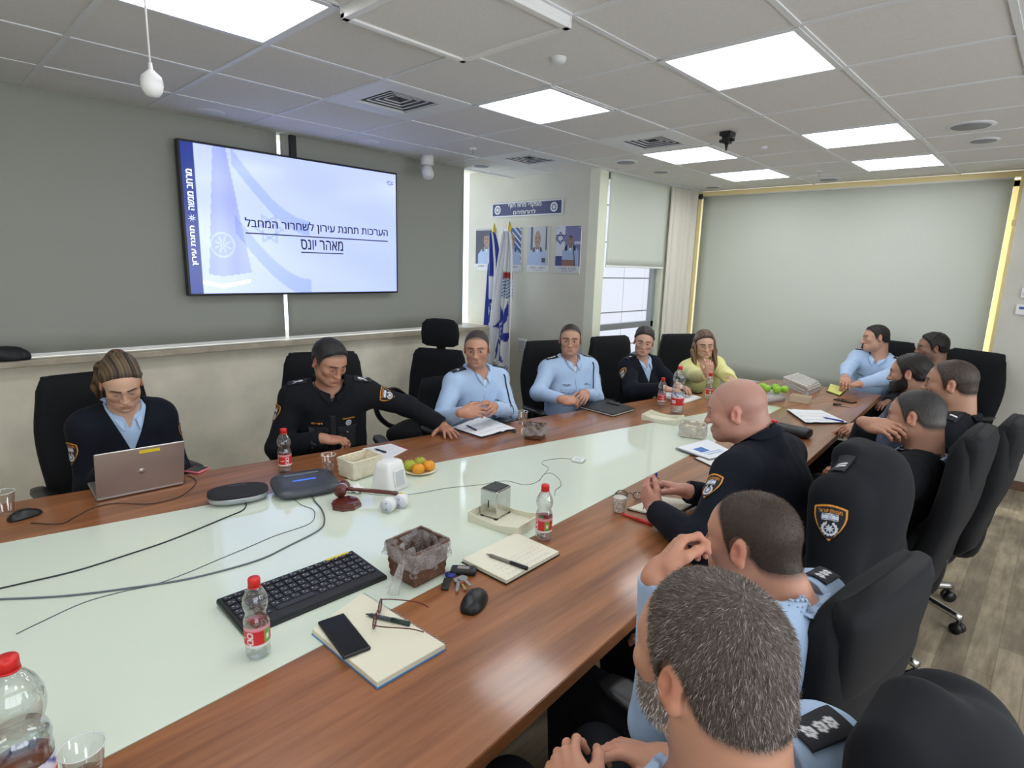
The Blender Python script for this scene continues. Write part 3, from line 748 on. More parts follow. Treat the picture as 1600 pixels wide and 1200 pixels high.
# ---------------------------------------------------------------- head
class Frame:
    """origin plus right / forward / up axes"""
    def __init__(s, o, R, sc=1.0): s.o = np.array(o, float); s.R = np.asarray(R, float); s.s = sc
    def p(s, q): return s.o+s.R@(np.asarray(q, float)*s.s)
    def loc(s, P): return ((P-s.o)@s.R)/s.s
def axes(yaw, pitch=0, roll=0):
    """forward = (cos yaw, sin yaw); pitch>0 looks down; roll>0 tips the head to its own right"""
    f0 = np.array([math.cos(yaw), math.sin(yaw), 0]); r0 = np.array([math.sin(yaw), -math.cos(yaw), 0]); z = np.array([0, 0, 1.])
    f = f0*math.cos(pitch)-z*math.sin(pitch); u = z*math.cos(pitch)+f0*math.sin(pitch)
    r = r0*math.cos(roll)-u*math.sin(roll); u = u*math.cos(roll)+r0*math.sin(roll)
    return np.stack([r, f, u], 1)
def head_field(F, fem=False, jaw=1.0, nose=1.0, ears=True, fat=1.0, skull=1.0):
    A = Field(); s = F.s; R = F.R
    E = lambda c, r, k=.02, sub=False, rot=None: A.ell(F.p(c), np.array(r)*s, R if rot is None else R@rot, k*s, sub)
    Cn = lambda a, b, ra, rb, k=.02, sub=False: A.cone(F.p(a), F.p(b), ra*s, rb*s, k*s, sub)
    E((0, -.016, .036), (.077*skull, .096*skull, .083)); E((0, .028, .02), (.066, .066, .066), .03)
    E((0, .030, -.045), (.058*fat, .058, .070), .03)
    for x in (-1, 1):
        E((x*.047*jaw*fat, .012, -.062), (.017, .034, .026), .03); E((x*.044, .058, -.018), (.022, .022, .020), .022)
        Cn((x*.008, .088, .022), (x*.046, .066, .024), .0095, .008, .016)
        E((x*.032, .094, .002), (.0165, .012, .0125), .012, True)
        E((x*.0315, .0725, .001), (.0168, .0150, .0125), .004)
        E((x*.0125, .098, -.034), (.0085*nose, .011*nose, .0075), .007)
        E((x*.006, .110*1.0, -.0405), (.0042, .005, .003), .004, True)
        if ears:
            rt = np.array(Matrix.Rotation(-.35*x, 3, 'Z') @ Matrix.Rotation(.22, 3, 'X'))
            E((x*.080, -.014, .0), (.0085, .0185, .031), .006, False, rt)
            E((x*.081, -.018, -.026), (.0075, .010, .012), .006, False, rt)
            E((x*.0885, -.008, .001), (.0065, .0095, .017), .006, True, rt)
            E((x*.0825, -.002, -.004), (.004, .005, .007), .004, False, rt)
    E((0, .070, -.092), (.026*jaw, .022, .020), .026); E((0, .05, -.082), (.04*jaw*fat, .034, .022), .03)
    Cn((0, .090, .012), (0, .1085, -.030), .0075*nose, .0095*nose, .012); E((0, .109, -.034), (.0115*nose, .011*nose, .0095*nose), .008)
    E((0, .0835, -.066), (.025, .0145, .014), .014)
    E((0, .0915, -.0622), (.0215, .0078, .0045 if not fem else .0055), .005); E((0, .0895, -.0708), (.018, .0080, .0052 if not fem else .0065), .005)
    Cn((-.021, .0995, -.0664), (.021, .0995, -.0664), .0016, .0016, .003, True)
    E((0, .098, -.083), (.016, .006, .0045), .008, True)
    return A
FACE = dict(skin=(196, 148, 120), lip=(168, 100, 88), brow=(40, 30, 26), beard=0, brows=1.0, buzz=None)
def face_colors(F, V, fc, hair=None):
    q = F.loc(V); x, y, z = np.abs(q[:, 0]), q[:, 1], q[:, 2]; c = np.tile(np.array(lin(*fc['skin'])), (len(V), 1))
    def mixc(m, col, a=1.0):
        m = np.clip(m, 0, 1)[:, None]*a; c[:] = c*(1-m)+np.array(lin(*col))*m
    g = lambda cx, cy, cz, r: np.exp(-(((x-cx)**2+(y-cy)**2+(z-cz)**2)/r**2))
    red = tuple(np.clip(np.array(fc['skin'])*np.array([1.03, .84, .80]), 0, 255))
    mixc(g(.042, .07, -.03, .022), red, .3); mixc(g(0, .115, -.036, .014), red, .35); mixc(g(.085, -.01, 0, .035)*(x > .07), red, .6)
    dk = tuple(np.array(fc['skin'])*np.array([.62, .55, .52]))
    mixc(g(.032, .088, .0, .017)*(y > .05), dk, .45)
    fr = y > .055
    mixc(fr*smooth(1.15, .85, np.sqrt((x/.0225)**2+((z+.0662)/.0090)**2)), fc['lip'], fc.get('lipa', .6))
    bz = .0215-.10*np.clip(x-.034, 0, 1)+.05*np.clip(.02-x, 0, 1)*-1
    mixc((y > .04)*smooth(.0052*fc['brows'], .0026*fc['brows'], np.abs(z-bz-.004))*smooth(.008, .013, x)*smooth(.056, .048, x), fc['brow'], .92)
    if fc['beard']:
        w = smooth(-.028, -.05, z-.25*(.09-y)*.3)*smooth(-.015, .01, y)*(1-smooth(1.3, .9, np.sqrt((x/.024)**2+((z+.0665)/.011)**2))*fr)
        w = np.maximum(w, smooth(.007, .004, np.abs(z+.054))*(x < .03)*fr*.9)
        w = np.maximum(w, smooth(.012, .0, np.abs(y-.012))*smooth(.01, -.02, z)*(z > -.07)*.9)
        w = w*(z > -.13)
        mixc(w, fc.get('beardcol', (52, 42, 38)), fc['beard'])
    if fc['buzz'] is not None:
        col, dens, line = fc['buzz']
        w = smooth(-.012, .012, z-np.interp(y, *line)+.006); ear = (x > .079) & (np.abs(y+.012) < .03) & (z < .034)
        mixc(w*~ear, col, dens)
    return c
HAIRLINE = ([-.13, -.07, -.05, -.030, -.012, .004, .014, .024, .036, .048, .060, .075, .09], [-.040, -.040, -.036, -.010, .020, .006, -.014, .012, .046, .062, .073, .081, .083])
def hair_mesh(F, HF, thick, line=HAIRLINE, h=.003, extra=None, noise=None, shape=None, rise=.009):
    A = HF.copy(thick*F.s)
    if shape: shape(A, F)
    R, o, s = F.R, F.o, F.s
    def m(X, Y, Z):
        d = [X-o[0], Y-o[1], Z-o[2]]
        y = (d[0]*R[0, 1]+d[1]*R[1, 1]+d[2]*R[2, 1])/s; z = (d[0]*R[0, 2]+d[1]*R[1, 2]+d[2]*R[2, 2])/s; x = (d[0]*R[0, 0]+d[1]*R[1, 0]+d[2]*R[2, 0])/s
        return (np.interp(y, *line)+rise*np.clip(1-(x/.055)**2, -.6, 1)*np.clip((y-.03)/.03, 0, 1)-z)*s*.9
    def noearm(X, Y, Z):
        d = [X-o[0], Y-o[1], Z-o[2]]
        x = np.abs(d[0]*R[0, 0]+d[1]*R[1, 0]+d[2]*R[2, 0])/s; y = (d[0]*R[0, 1]+d[1]*R[1, 1]+d[2]*R[2, 1])/s; z = (d[0]*R[0, 2]+d[1]*R[1, 2]+d[2]*R[2, 2])/s
        return (.026-np.sqrt(((y+.012)*1.0)**2+((z+.002)*.72)**2+(np.minimum(x-.078, 0)*1.2)**2))*s
    A.cut(m, .006*s); A.cut(noearm, .004*s)
    nz = noise
    def noise(X, Y, Z): return (nz(X, Y, Z) if nz else 0)*(thick > .004)+thick*.85*smooth(-.022*s, .0, m(X, Y, Z))
    lo = F.o-.17*s-thick; hi = F.o+.17*s+thick
    return A, A.mesh(h, lo, hi, noise)
def fold_noise(seed, amp, freq=28, stretch=(1, 1, .45)):
    rs = np.random.RandomState(seed); W = [(rs.normal(size=3)*freq*np.array(stretch)*f, rs.rand()*6.28, a) for f, a in ((.5, 1), (.8, .8), (1.2, .6), (1.7, .45), (2.3, .3))]
    def fn(X, Y, Z):
        t = 0
        for w, p, a in W: t = t+a*np.sin(w[0]*X+w[1]*Y+w[2]*Z+p)
        return amp*(t*.55-.9)
    return fn
def strands(name, parent, F, V, N, count, length, width, cols, m, seed=1, lift=.5, crown=(0, -.05, .11), mask=None, weights=None):
    """short individual hairs rooted on V, swept away from the crown whorl"""
    rs = np.random.RandomState(seed); i = rs.randint(0, len(V), count)
    if mask is not None: i = i[mask[i]]
    P = V[i]+rs.normal(size=(len(i), 3))*.0012; n = N[i]; cw = F.p(crown)
    flow = P-cw; flow -= n*(flow*n).sum(1)[:, None]; flow /= np.linalg.norm(flow, axis=1)[:, None]+1e-9
    flow += rs.normal(size=flow.shape)*.28; d = flow*(1-lift)+n*lift+np.array([0, 0, -.12]); d /= np.linalg.norm(d, axis=1)[:, None]
    ln = length*(.6+.6*rs.rand(len(i)))[:, None]; s = np.cross(d, n+rs.normal(size=n.shape)*.3); s /= np.linalg.norm(s, axis=1)[:, None]+1e-9; s *= width/2
    mid = P+d*ln*.55; tip = mid+(d*.75+flow*.35-n*.12)*ln*.5
    VV = np.stack([P-n*.001-s, P-n*.001+s, mid-s*.8, mid+s*.8, tip-s*.15, tip+s*.15], 1).reshape(-1, 3)
    b = np.arange(len(i))*6
    FF = np.concatenate([np.stack([b, b+1, b+3, b+2], 1), np.stack([b+2, b+3, b+5, b+4], 1)])
    ci = np.array(cols)[rs.choice(len(cols), len(i), p=weights)]*(.75+.5*rs.rand(len(i)))[:, None]
    return raw_mesh(name, VV, FF, m, parent, np.repeat(ci, 6, 0))
def eye(parent, F, side, iris=(58, 38, 26), open_=1.0, gaze=(0, 0)):
    """almond of white with iris, pupil and lash line, lying on the eyeball bulge"""
    m = sm(); c = np.array((side*.0315, .0725, .001)); r = np.array((.0174, .0156, .0131)); hw, hh = .0135, .0056*open_
    def pt(u, v):
        a = (u-.5)*2; b = (v-.5)*2; x = a*hw; z = b*hh*(1-a*a)**.7+.0012*a*side*1-.0006
        yy = max(0, 1-(x/r[0])**2-(z/r[2])**2)**.5*r[1]
        return F.p((c[0]+x, c[1]+yy+.0006, c[2]+z))
    def cl(u, v):
        x = (u-.5)*2*hw-gaze[0]; z = (v-.5)*2*hh-gaze[1]; d = math.hypot(x, z)
        if v > .86 or u < .05 or u > .95: return lin(40, 26, 22)
        if v < .1: return lin(120, 78, 66)
        if d < .0022: return lin(8, 6, 6)
        if d < .0058: return lin(*iris)
        return lin(196, 188, 182)
    m.grid(pt, 22, 12, cl); return m.build('eye', MATS['eye_wet'], parent, vcol=True)

# ---------------------------------------------------------------- hands
def hand_field(A, wrist, d, back, side, curls=(.5, .55, .6, .65), spread=.08, thumb=(.6, .3, .35), sc=1.0):
    """hand in the direction d with back-of-hand normal; side=+1 right hand. returns fingertip points"""
    d = nrm(d); n = nrm(np.array(back, float)-d*np.dot(back, d)); x = np.cross(n, d)*side   # x: towards thumb
    P = lambda a, b, c: np.array(wrist)+(x*a+d*b+n*c)*sc
    k = .010*sc
    A.cone(P(0, -.02, 0), P(.0, .012, 0), .026*sc, .027*sc, .02)
    Rm = np.stack([x, d, n], 1)
    A.ell(P(.002, .045, .0), np.array((.041, .052, .0155))*sc, Rm, .016*sc)
    A.ell(P(.026, .03, -.010), np.array((.018, .032, .015))*sc, Rm, .014*sc)
    A.ell(P(-.028, .036, -.007), np.array((.014, .036, .013))*sc, Rm, .014*sc)
    tips = []
    base = [(.030, .088, .076), (.010, .093, .084), (-.011, .090, .078), (-.030, .080, .060)]
    for q, ((bx, by, L), cu) in enumerate(zip(base, curls)):
        r = (.0090, .0094, .0090, .0078)[q]*sc; sp = (1.3, .35, -.5, -1.4)[q]*spread
        p = P(bx, by, .002); A.cone(P(bx*.75, .04, .003), p, r*1.15, r*1.12, .010*sc)
        ang = 0; dirv = d*math.cos(sp)+x*math.sin(sp); pts = [p]; rr = [r*1.08]
        for f, ln in ((.75, .46), (1.15, .31), (.8, .25)):
            ang += cu*f; dd = dirv*math.cos(ang)-n*math.sin(ang); pts.append(pts[-1]+dd*L*ln*sc); rr.append(r*(1-.09*len(rr)))
        A.chain(pts, rr, .004*sc)
        for j in (1, 2): A.ell(pts[j]+n*0, np.full(3, rr[j]*1.10), None, .004*sc)
        tips.append(pts[-1])
    o, c1, c2 = thumb
    t0 = P(.030, .018, -.008); td = x*math.sin(o)+d*math.cos(o)-n*c1; td = nrm(td)
    t1 = t0+td*.042*sc; td2 = nrm(td+(d*.6-x*.9-n*.3)*c2); t2 = t1+td2*.032*sc; td3 = nrm(td2+(d*.4-x*.8-n*.2)*c2); t3 = t2+td3*.025*sc
    A.chain([t0, t1, t2, t3], [.0145*sc, .0115*sc, .0105*sc, .0085*sc], .008*sc); tips.append(t3)
    return tips
def ik(S, W, l1, l2, pole):
    S = np.array(S, float); W = np.array(W, float); D = W-S; L = np.linalg.norm(D); u = D/L; Lc = min(L, (l1+l2)*.995)
    a = (l1*l1-l2*l2+Lc*Lc)/(2*Lc); hgt = math.sqrt(max(0, l1*l1-a*a)); v = np.array(pole, float); v = nrm(v-u*(v@u))
    return S+u*a+v*hgt, S+u*Lc
def decal(parent, name, fld, c, n, up, wdt, hgt, colour, nu, nv, m, off=.002, start=.07):
    """thin printed or sewn-on piece that follows the cloth surface. colour(u,v) -> rgb or None (outside)"""
    n = nrm(n); U = nrm(np.cross(up, n)); Vv = np.cross(n, U); g = [(i/nu, j/nv) for j in range(nv+1) for i in range(nu+1)]
    P = np.array([np.array(c)+U*(u-.5)*wdt+Vv*(v-.5)*hgt+n*start for u, v in g])
    for _ in range(24): P = P-n*np.clip(fld.ev(P)-off, -.03, .03)[:, None]*.8
    C = [colour(u, v) for u, v in g]; ok = [q is not None for q in C]; F = []
    for j in range(nv):
        for i in range(nu):
            a = j*(nu+1)+i; q = (a, a+1, a+nu+2, a+nu+1)
            if all(ok[t] for t in q): F.append(q)
    if not F: return None
    o = raw_mesh(name, P, F, m, parent, np.array([q or (0, 0, 0) for q in C]))
    md = o.modifiers.new('thickness', 'SOLIDIFY'); md.thickness = .0016; md.offset = 1
    return o

# ================================================================ chairs
M_fab = mat('black_chair_fabric', lin(21, 22, 25), .8, noise=(10, .1), bump=(420, .18), sheen=.03, spec=.22)
M_chrome = mat('polished_aluminium', (.72, .72, .73), .22, 1)
def pad(mb, secs, n=28, e=3.2):
    """soft cushion skinned through superellipse sections: (centre, side axis, depth axis, half width, half depth)"""
    R = []
    for c, a, b, hw, hd in secs:
        c, a, b = Vector(c), Vector(a), Vector(b); ring = []
        for i in range(n):
            t = 2*PI*i/n; ct, st = math.cos(t), math.sin(t)
            ring.append(c+a*hw*math.copysign(abs(ct)**(2/e), ct)+b*hd*math.copysign(abs(st)**(2/e), st))
        R.append(ring)
    return mb.rings(R)
def make_chair(label, loc, r, tall=1.13, arms=True):
    t = thing('office_chair', label, 'office chair', (*loc[:2], 0), r, 'black office chairs around the table')
    k = sm(); prof = [(-.0, .84, .0), (.02, .95, .8), (.05, 1, 1), (.085, .985, .9), (.105, .9, .55), (.112, .7, .1)]
    secs = [((.02, 0, .342+z), (0, 1, 0), (1, 0, 0), .255*w_, .25*w_) for z, w_, q in prof]; pad(k, secs, 40, 4); k.build('seat', M_fab, t)
    k = sm(); secs = []; H = tall-.44
    for i in range(15):
        u = i/14; z = .44+H*u; x = -.235-.13*u+.05*math.sin(u*PI)*-1+.05*smooth(.0, .35, u)*1-.0
        wd = (.225+.035*math.sin(min(1, u*1.5)*PI*.6)-.03*smooth(.6, 1, u))*(1 if 0 < i < 14 else .93)
        secs.append(((x, 0, z), (0, 1, 0), (1, 0, .12), wd, (.045 if 0 < i < 14 else .022)+.012*math.sin(u*PI)))
    secs.append(((secs[-1][0][0]-.004, 0, tall+.022), (0, 1, 0), (1, 0, .12), wd*.80, .014)); pad(k, secs, 32, 3.4); k.build('backrest', M_fab, t)
    k = sm(); hs_ = []
    for u, q in ((0, .55), (.06, .85), (.25, 1), (.6, 1), (.88, .9), (1, .55)):
        z = tall-.235+u*.25; hs_.append(((-.318-.03*u, 0, z), (0, 1, 0), (1, 0, .2), .208*(.9+.1*q), .052*q))
    pad(k, hs_, 28, 3.6); k.build('headrest', M_fab, t)
    k = sm()
    for s in (-1, 1):
        if not arms: break
        a = sm(); pad(a, [((.16-.30*i/6, s*.305, .655+.006*math.sin(i)), (0, 1, 0), (0, 0, 1), .04*(.7 if i in (0, 6) else 1), .015*(.6 if i in (0, 6) else 1)) for i in range(7)], 16, 2.6)
        ob = a.build('armrest', M_dark, t)
        a = sm(); a.tube([(.02, s*.305, .642), (.02, s*.31, .52), (.0, s*.30, .43), (-.02, s*.22, .385), (-.02, s*.1, .375)], .018, 10, fine=5); a.build('arm_support', M_dark, ob)
    k = sm(); k.cyl((0, 0, .13), (0, 0, .30), .03, n=16); k.cyl((0, 0, .28), (0, 0, .35), .022, n=16); k.box((0, 0, .338), (.26, .2, .025), bev=.01); k.build('gas_column', M_dark, t)
    k = sm(); k.tube([(-.12, 0, .372), (-.25, 0, .385), (-.285, 0, .46), (-.292, 0, .56)], .022, 10, fine=4); k.build('back_bracket', M_dark, t)
    sm().lathe([(.001, .085), (.05, .088), (.055, .11), (.045, .14), (.001, .142)], n=20).build('hub', M_chrome, t)
    for a in range(5):
        an = a*2*PI/5+.3; c, s = math.cos(an), math.sin(an); k = sm(); R = []
        for u in (0, .5, .9, 1):
            d = .04+u*.27; z = .115-.03*u; w_ = .022-.006*u
            R.append([(c*d-s*w_*q, s*d+c*w_*q, z+hz) for q, hz in ((-1, -.012), (1, -.012), (1, .008), (.5, .016), (-.5, .016), (-1, .008))])
        lg = k.rings(R).build('leg', M_chrome, t)
        k = sm(); p = Vector((c*.30, s*.30, .028)); ax = Vector((-s, c, 0))
        for q in (-.016, .016): k.cyl(p+ax*(q-.008), p+ax*(q+.008), .028, n=16)
        k.cyl(p, p+Vector((0, 0, .05)), .008); k.build('caster', M_dark, lg)
    return t
CH0 = None
def chair(label, loc, r, tall=None):
    global CH0
    if tall: return make_chair(label, loc, r, tall)
    if CH0 is None: CH0 = make_chair(label, loc, r); return CH0
    return clone(CH0, (*loc[:2], 0), r, label)

# ================================================================ people
M_skin = mat('skin', (.5, .35, .25), .48, vcol=True, sss=.12, bump=(260, .06), spec=.4)
M_hair = mat('hair', (.02, .015, .012), .55, vcol=True, bump=(90, .5), stretch=(1, 1, .3), spec=.35)
M_strand = mat('hair_strand', (.2, .2, .2), .55, vcol=True, spec=.2)
mat('eye_wet', (.8, .8, .8), .12, vcol=True)
M_sew = mat('sewn_badge', (.5, .5, .5), .75, vcol=True)
CLOTH = {'blue': mat('light_blue_shirt', lin(170, 195, 226), .8, noise=(9, .04), bump=(700, .10), sheen=.15),
         'navy': mat('dark_navy_fleece', lin(20, 23, 33), .9, noise=(12, .12), bump=(500, .15), sheen=.03, spec=.2),
         'black': mat('black_uniform_cloth', lin(21, 23, 28), .85, noise=(12, .12), bump=(600, .12), sheen=.03, spec=.2),
         'indigo': mat('dark_blue_jacket', lin(33, 38, 66), .7, noise=(12, .1), bump=(300, .15), sheen=.2),
         'yellow': mat('pale_yellow_knit', lin(226, 222, 150), .9, noise=(9, .05), bump=(260, .35), sheen=.3),
         'white': mat('white_tshirt', lin(228, 228, 226), .85, bump=(600, .1))}
M_trs = mat('dark_trousers', lin(17, 18, 24), .85, noise=(14, .1), bump=(500, .12), spec=.2)
M_shoe = mat('black_leather', lin(18, 18, 19), .35)
NAVY, ORANGE = lin(22, 24, 34), lin(222, 150, 50)
_pt = None
def patch_col(u, v):
    """shield badge: orange border, lettering, small flag and star wheel"""
    global _pt
    x, y = (u-.5)*2, (v-.5)*2
    def inside(k):
        top = .93*k-.22*x*x; e = .93*k*(1-max(0, (.45-y)/1.45)**1.9) if y < .45 else .93*k
        return y < top and y > -1.0*k and abs(x) < e-.02*(y > .45)*(y-.45)
    if not inside(1.0): return None
    if not inside(.97): return NAVY
    if not inside(.865): return ORANGE
    if _pt is None: _pt = text_tris(heb('משטרת ישראל'), .02)
    yy = y-.60+.16*x*x
    if abs(yy) < .115 and abs(x) < .64:
        e = .64/np.abs(_pt[..., 0]).max(); f = .11/np.abs(_pt[..., 1]).max()
        if in_text(_pt, np.array([x/e]), np.array([yy/f]))[0]: return ORANGE
    yy = y-.28+.16*x*x
    if abs(yy) < .17 and abs(x) < .46:
        if .10 < abs(yy) < .14: return lin(60, 74, 130)
        r = math.hypot(x*1.0, yy)
        return lin(60, 74, 130) if .055 < r < .085 else lin(214, 218, 226)
    X, Y = x/.44, (y+.33)/.37; r = math.hypot(X, Y); a = math.atan2(Y, X)
    if .68 < r < 1.0+.06*math.sin(a*14) and not (abs(X) < .32 and Y > 0): return lin(206, 210, 220)
    k = (a*8/(2*PI)+.25) % 1
    if r < .62*(1-1.1*abs(k-.5)) and r < .62: return lin(206, 210, 220)
    return NAVY
def blue_patch(u, v):
    x, y = (u-.5)*2, (v-.5)*2; r = math.hypot(x, y)
    if r > 1: return None
    return lin(40, 44, 70) if .55 < r < .8 or r < .25 else lin(206, 212, 224)
def flat_col(c, rounded=.0):
    def f(u, v):
        return c
    return f
def epau(kind, base=NAVY):
    def f(u, v):
        x, y = (u-.5), (v-.5)*2.1
        W_ = lin(222, 224, 228)
        if kind == 'bars': return W_ if abs(x) < .28 and (abs(y-.12) < .10 or abs(y+.22) < .10) else base
        if kind == 'bar': return W_ if abs(x) < .3 and abs(y) < .14 else base
        if kind == 'chev': return W_ if abs(y-.1+abs(x)*1.1) < .12 and abs(x) < .33 else base
        if kind == 'crown':
            for cy, r0 in ((.55, .22), (.02, .19), (-.42, .19)):
                a = math.atan2(y-cy, x); r = math.hypot(x, y-cy)
                if r < r0*(1+.15*math.cos(6*a)): return lin(120, 122, 126) if .3 < (r/r0) < .42 or r < r0*.12 else W_
            return base
        if kind == 'swords':
            return W_ if min(abs(y-x*1.5), abs(y+x*1.5)) < .12 and abs(x) < .3 and y < .3 or math.hypot(x, y-.42) < .17 else base
        if kind == 'falafel':
            for cy in (.5, 0, -.5):
                if math.hypot(x, y-cy) < .2: return W_
        return base
    return f
def name_col(txt, ink, base):
    T = text_tris(heb(txt), .03)
    def f(u, v):
        x, y = (u-.5)*2, (v-.5)*2
        return ink if in_text(T, np.array([x*np.abs(T[..., 0]).max()*1.05]), np.array([y*np.abs(T[..., 1]).max()*1.1]))[0] else base
    return f
def wings_col(u, v):
    x, y = (u-.5)*2, (v-.5)*2
    if abs(y-.3*math.cos(x*2.5)+.1) < .5*(1-abs(x))+.12 or math.hypot(x*2.2, y) < .8: return lin(150, 150, 140) if (math.hypot(x*2.2, y) < .5) else lin(88, 96, 112)
    return None
def badge_col(u, v):
    x, y = (u-.5)*2, (v-.5)*2; r = math.hypot(x, y)
    if r > 1: return None
    return lin(196, 200, 206) if r > .66 or emblem(x, y) else lin(60, 66, 86)
def flap_col(c):
    def f(u, v):
        y = 1-v
        if y > .62+.38*(1-abs((u-.5)*2)): return None
        return c
    return f
def collar(parent, fld, N, tu, tf, r, m, rad=.066, h=.036, gap=.40, drop=.030, point=.045, name='collar', up=0.0):
    """fold-over shirt collar: stand against the neck, leaf turned out, two front points"""
    k = sm(); c = N+tu*(.028+up)+tf*.004; nu_ = 49
    def base(ph, rr, dz):
        return c+r*(math.sin(ph)*rr)+tf*(math.cos(ph)*rr*1.08)+tu*(dz+h*.5*(-math.cos(ph))-.012*(math.cos(ph) > .5)*(math.cos(ph)-.5))
    def pt(u, v):
        ph = gap*.5+u*(2*PI-gap); s = abs(u-.5)*2; e = max(0, (s-.72)/.28)
        if v < .4: p = base(ph, rad-.003, -.030*(1-v/.4))
        else:
            t = (v-.4)/.6; p = base(ph, rad+.002+t*.030, .004*math.sin(t*PI)-t*(drop+point*.6*e*e)); p = p-tf*0+(tf*.012-r*math.sin(ph)*.010)*e*t
        return p
    k.grid(pt, 48, 8); V = np.array(k.v)
    iu = np.array([((i//49)/8 >= .42) for i in range(len(V))])
    E = fld if callable(fld) else fld.ev
    for it in range(7):
        for _ in range(3):
            d = E(V); g = np.stack([E(V+np.eye(3)[a]*.004)-E(V-np.eye(3)[a]*.004) for a in range(3)], 1); g /= np.linalg.norm(g, axis=1)[:, None]+1e-9
            V = V+g*(np.clip(.0055-d, 0, .01)*iu)[:, None]
        G_ = V.reshape(9, 49, 3)
        for _ in range(2):
            G_[:, 1:-1] = .4*G_[:, 1:-1]+.3*(G_[:, :-2]+G_[:, 2:]); G_[1:-1] = .6*G_[1:-1]+.2*(G_[:-2]+G_[2:])
        V = G_.reshape(-1, 3)
    for _ in range(4):
        d = E(V); g = np.stack([E(V+np.eye(3)[a]*.004)-E(V-np.eye(3)[a]*.004) for a in range(3)], 1); g /= np.linalg.norm(g, axis=1)[:, None]+1e-9; V = V+g*(np.clip(.0085-d, 0, .012)*iu)[:, None]
    G_ = V.reshape(9, 49, 3)
    k.v = [tuple(p) for p in G_.reshape(-1, 3)]
    return k.build(name, m, parent, solid=.0026)
def person(label, H, yaw, head=(None, .05, 0), lean=.06, px=0, arms=None, cloth='blue', style=None, fc=None, hair=None, fem=False, sc=1.0, belly=1.0, under=None, vdepth=.10, collar_m='blue',
           seat=.565, slump=0, hs=.0025, knees=(.12, .12), wide=1.0, gaze=(0, 0), eyes=1.0, headk=None, hem=None, legs=True, shoulder=0, kneez=.56, turn=0, nk=(.015, .075), thick=1.0, deep=1.0, nx=0):
    H = np.array(H, float); fwd = np.array([math.cos(yaw), math.sin(yaw), 0]); rt = np.array([math.sin(yaw), -math.cos(yaw), 0]); Z = np.array([0, 0, 1.])
    hy = yaw if head[0] is None else head[0]; FR = Frame(H, axes(hy, head[1], head[2]), sc*(.95 if fem else 1.0))
    face = dict(FACE); face.update(fc or {}); sk = np.array(face['skin'], float); face['skin'] = tuple(sk*.86+sk.mean()*.14+6)
    if hair and not fem and face['buzz'] is None: face['buzz'] = (hair['c'][0], .75 if not hair.get('thin') else .5, hair.get('line', HAIRLINE))
    st = style or {}
    root = thing('person', label, 'person', (0, 0, 0))
    base = np.array([H[0], H[1], 0.0])-fwd*(lean+.03); root.location = tuple(base)
    # ---- skeleton
    hd = axes(hy, 0, 0)[:, 1]
    N = FR.p((0, -.035, -.10))-Z*nk[1]*sc-hd*nk[0]+rt*nx; P = np.array([N[0], N[1], 0])-fwd*lean+rt*px+Z*seat
    tu = nrm(N-P); r = nrm(rt-tu*(rt@tu)); tf = np.cross(tu, r); L = np.linalg.norm(N-P); T = np.stack([r, tf, tu], 1)
    if turn:
        r = r*math.cos(turn)+tf*math.sin(turn); tf = np.cross(tu, r)
    sw = (.172 if not fem else .150)*sc*wide
    S = {q: N-tu*(.055-shoulder)+r*(q*sw)+tf*.005 for q in (-1, 1)}
    tor = Field(); w_ = wide*sc*(.92 if fem else 1)
    tor.ell(P+tu*.03, (.168*w_, .118*deep, .12), T, .05).ell(P+tu*.17+tf*.012*belly, (.150*w_*belly, .112*belly*deep, .15), T, .06)
    tor.ell(N-tu*.17-tf*.002, (.158*w_, .106*deep, .165), T, .06)
    if fem:
        for q in (-1, 1): tor.ell(N-tu*.20+r*q*.07+tf*.075, (.062, .055, .06), T, .04)
    tor.cone(N-tu*.075-r*.10*wide, N-tu*.075+r*.10*wide, .070*sc, None, .05)
    for q in (-1, 1):
        tor.ell(S[q]-tu*.005, np.array((.060, .058, .062))*sc, T, .05); tor.cone(N+tu*.02+r*q*.030-tf*.012, S[q]+tu*.02-r*q*.03-tf*.008, .036*sc, .040*sc, .05)
    arm = Field(); hands = []; J = {}
    for q in (-1, 1):
        a = (arms or {}).get(q) or dict(w=S[q]-Z*.36+fwd*.22+rt*q*.02, d=fwd-Z*.5)
        E, W = (a['e'], np.array(a['w'], float)) if 'e' in a else ik(S[q], a['w'], .285*sc, .255*sc, a.get('pole', np.array(rt*q*.7-Z*1.0-fwd*.25))); J[q] = (S[q], E, W)
        arm.cone(S[q], E, .050*sc, .043*sc, .03); arm.cone(E, W, .043*sc, .0275*sc, .03); hands.append((q, E, W, a))
    leg = Field(); feet = []
    for q in (-1, 1):
        hp = P+r*q*.088-tu*.01; kn = np.array([P[0], P[1], 0])+fwd*.43+rt*q*(knees[0 if q < 0 else 1])+Z*kneez; an = np.array([kn[0], kn[1], .10])-fwd*.02
        leg.cone(hp, kn, .082, .060, .04); leg.cone(kn, an, .060, .044, .03); feet.append((an, q))
    # ---- body (one skin: torso, limbs, then fine head and hands)
    headF = head_field(FR, fem, **(headk or {}))
    neck = Field().cone(N-tu*.05, FR.p((0, -.028, -.05)), .060*sc*thick*(.86 if fem else 1), .053*sc*thick*(.86 if fem else 1), .03)
    neck.cone(FR.p((0, -.065, -.03)), N-tf*.02, .042*sc*thick, .056*sc*thick, .03)
    B = Field(); B.p = tor.p+neck.p+leg.p; B.off = -.008; B2 = Field(); B2.p = tor.p[2:]+arm.p; B2.off = -.008
    parts = []; skin = np.array(lin(*face['skin'])); und = None if under is None else np.array(lin(*under))
    for b_ in (B, B2): V, F = b_.mesh(.014); parts.append((V, F, np.tile(skin, (len(V), 1))))
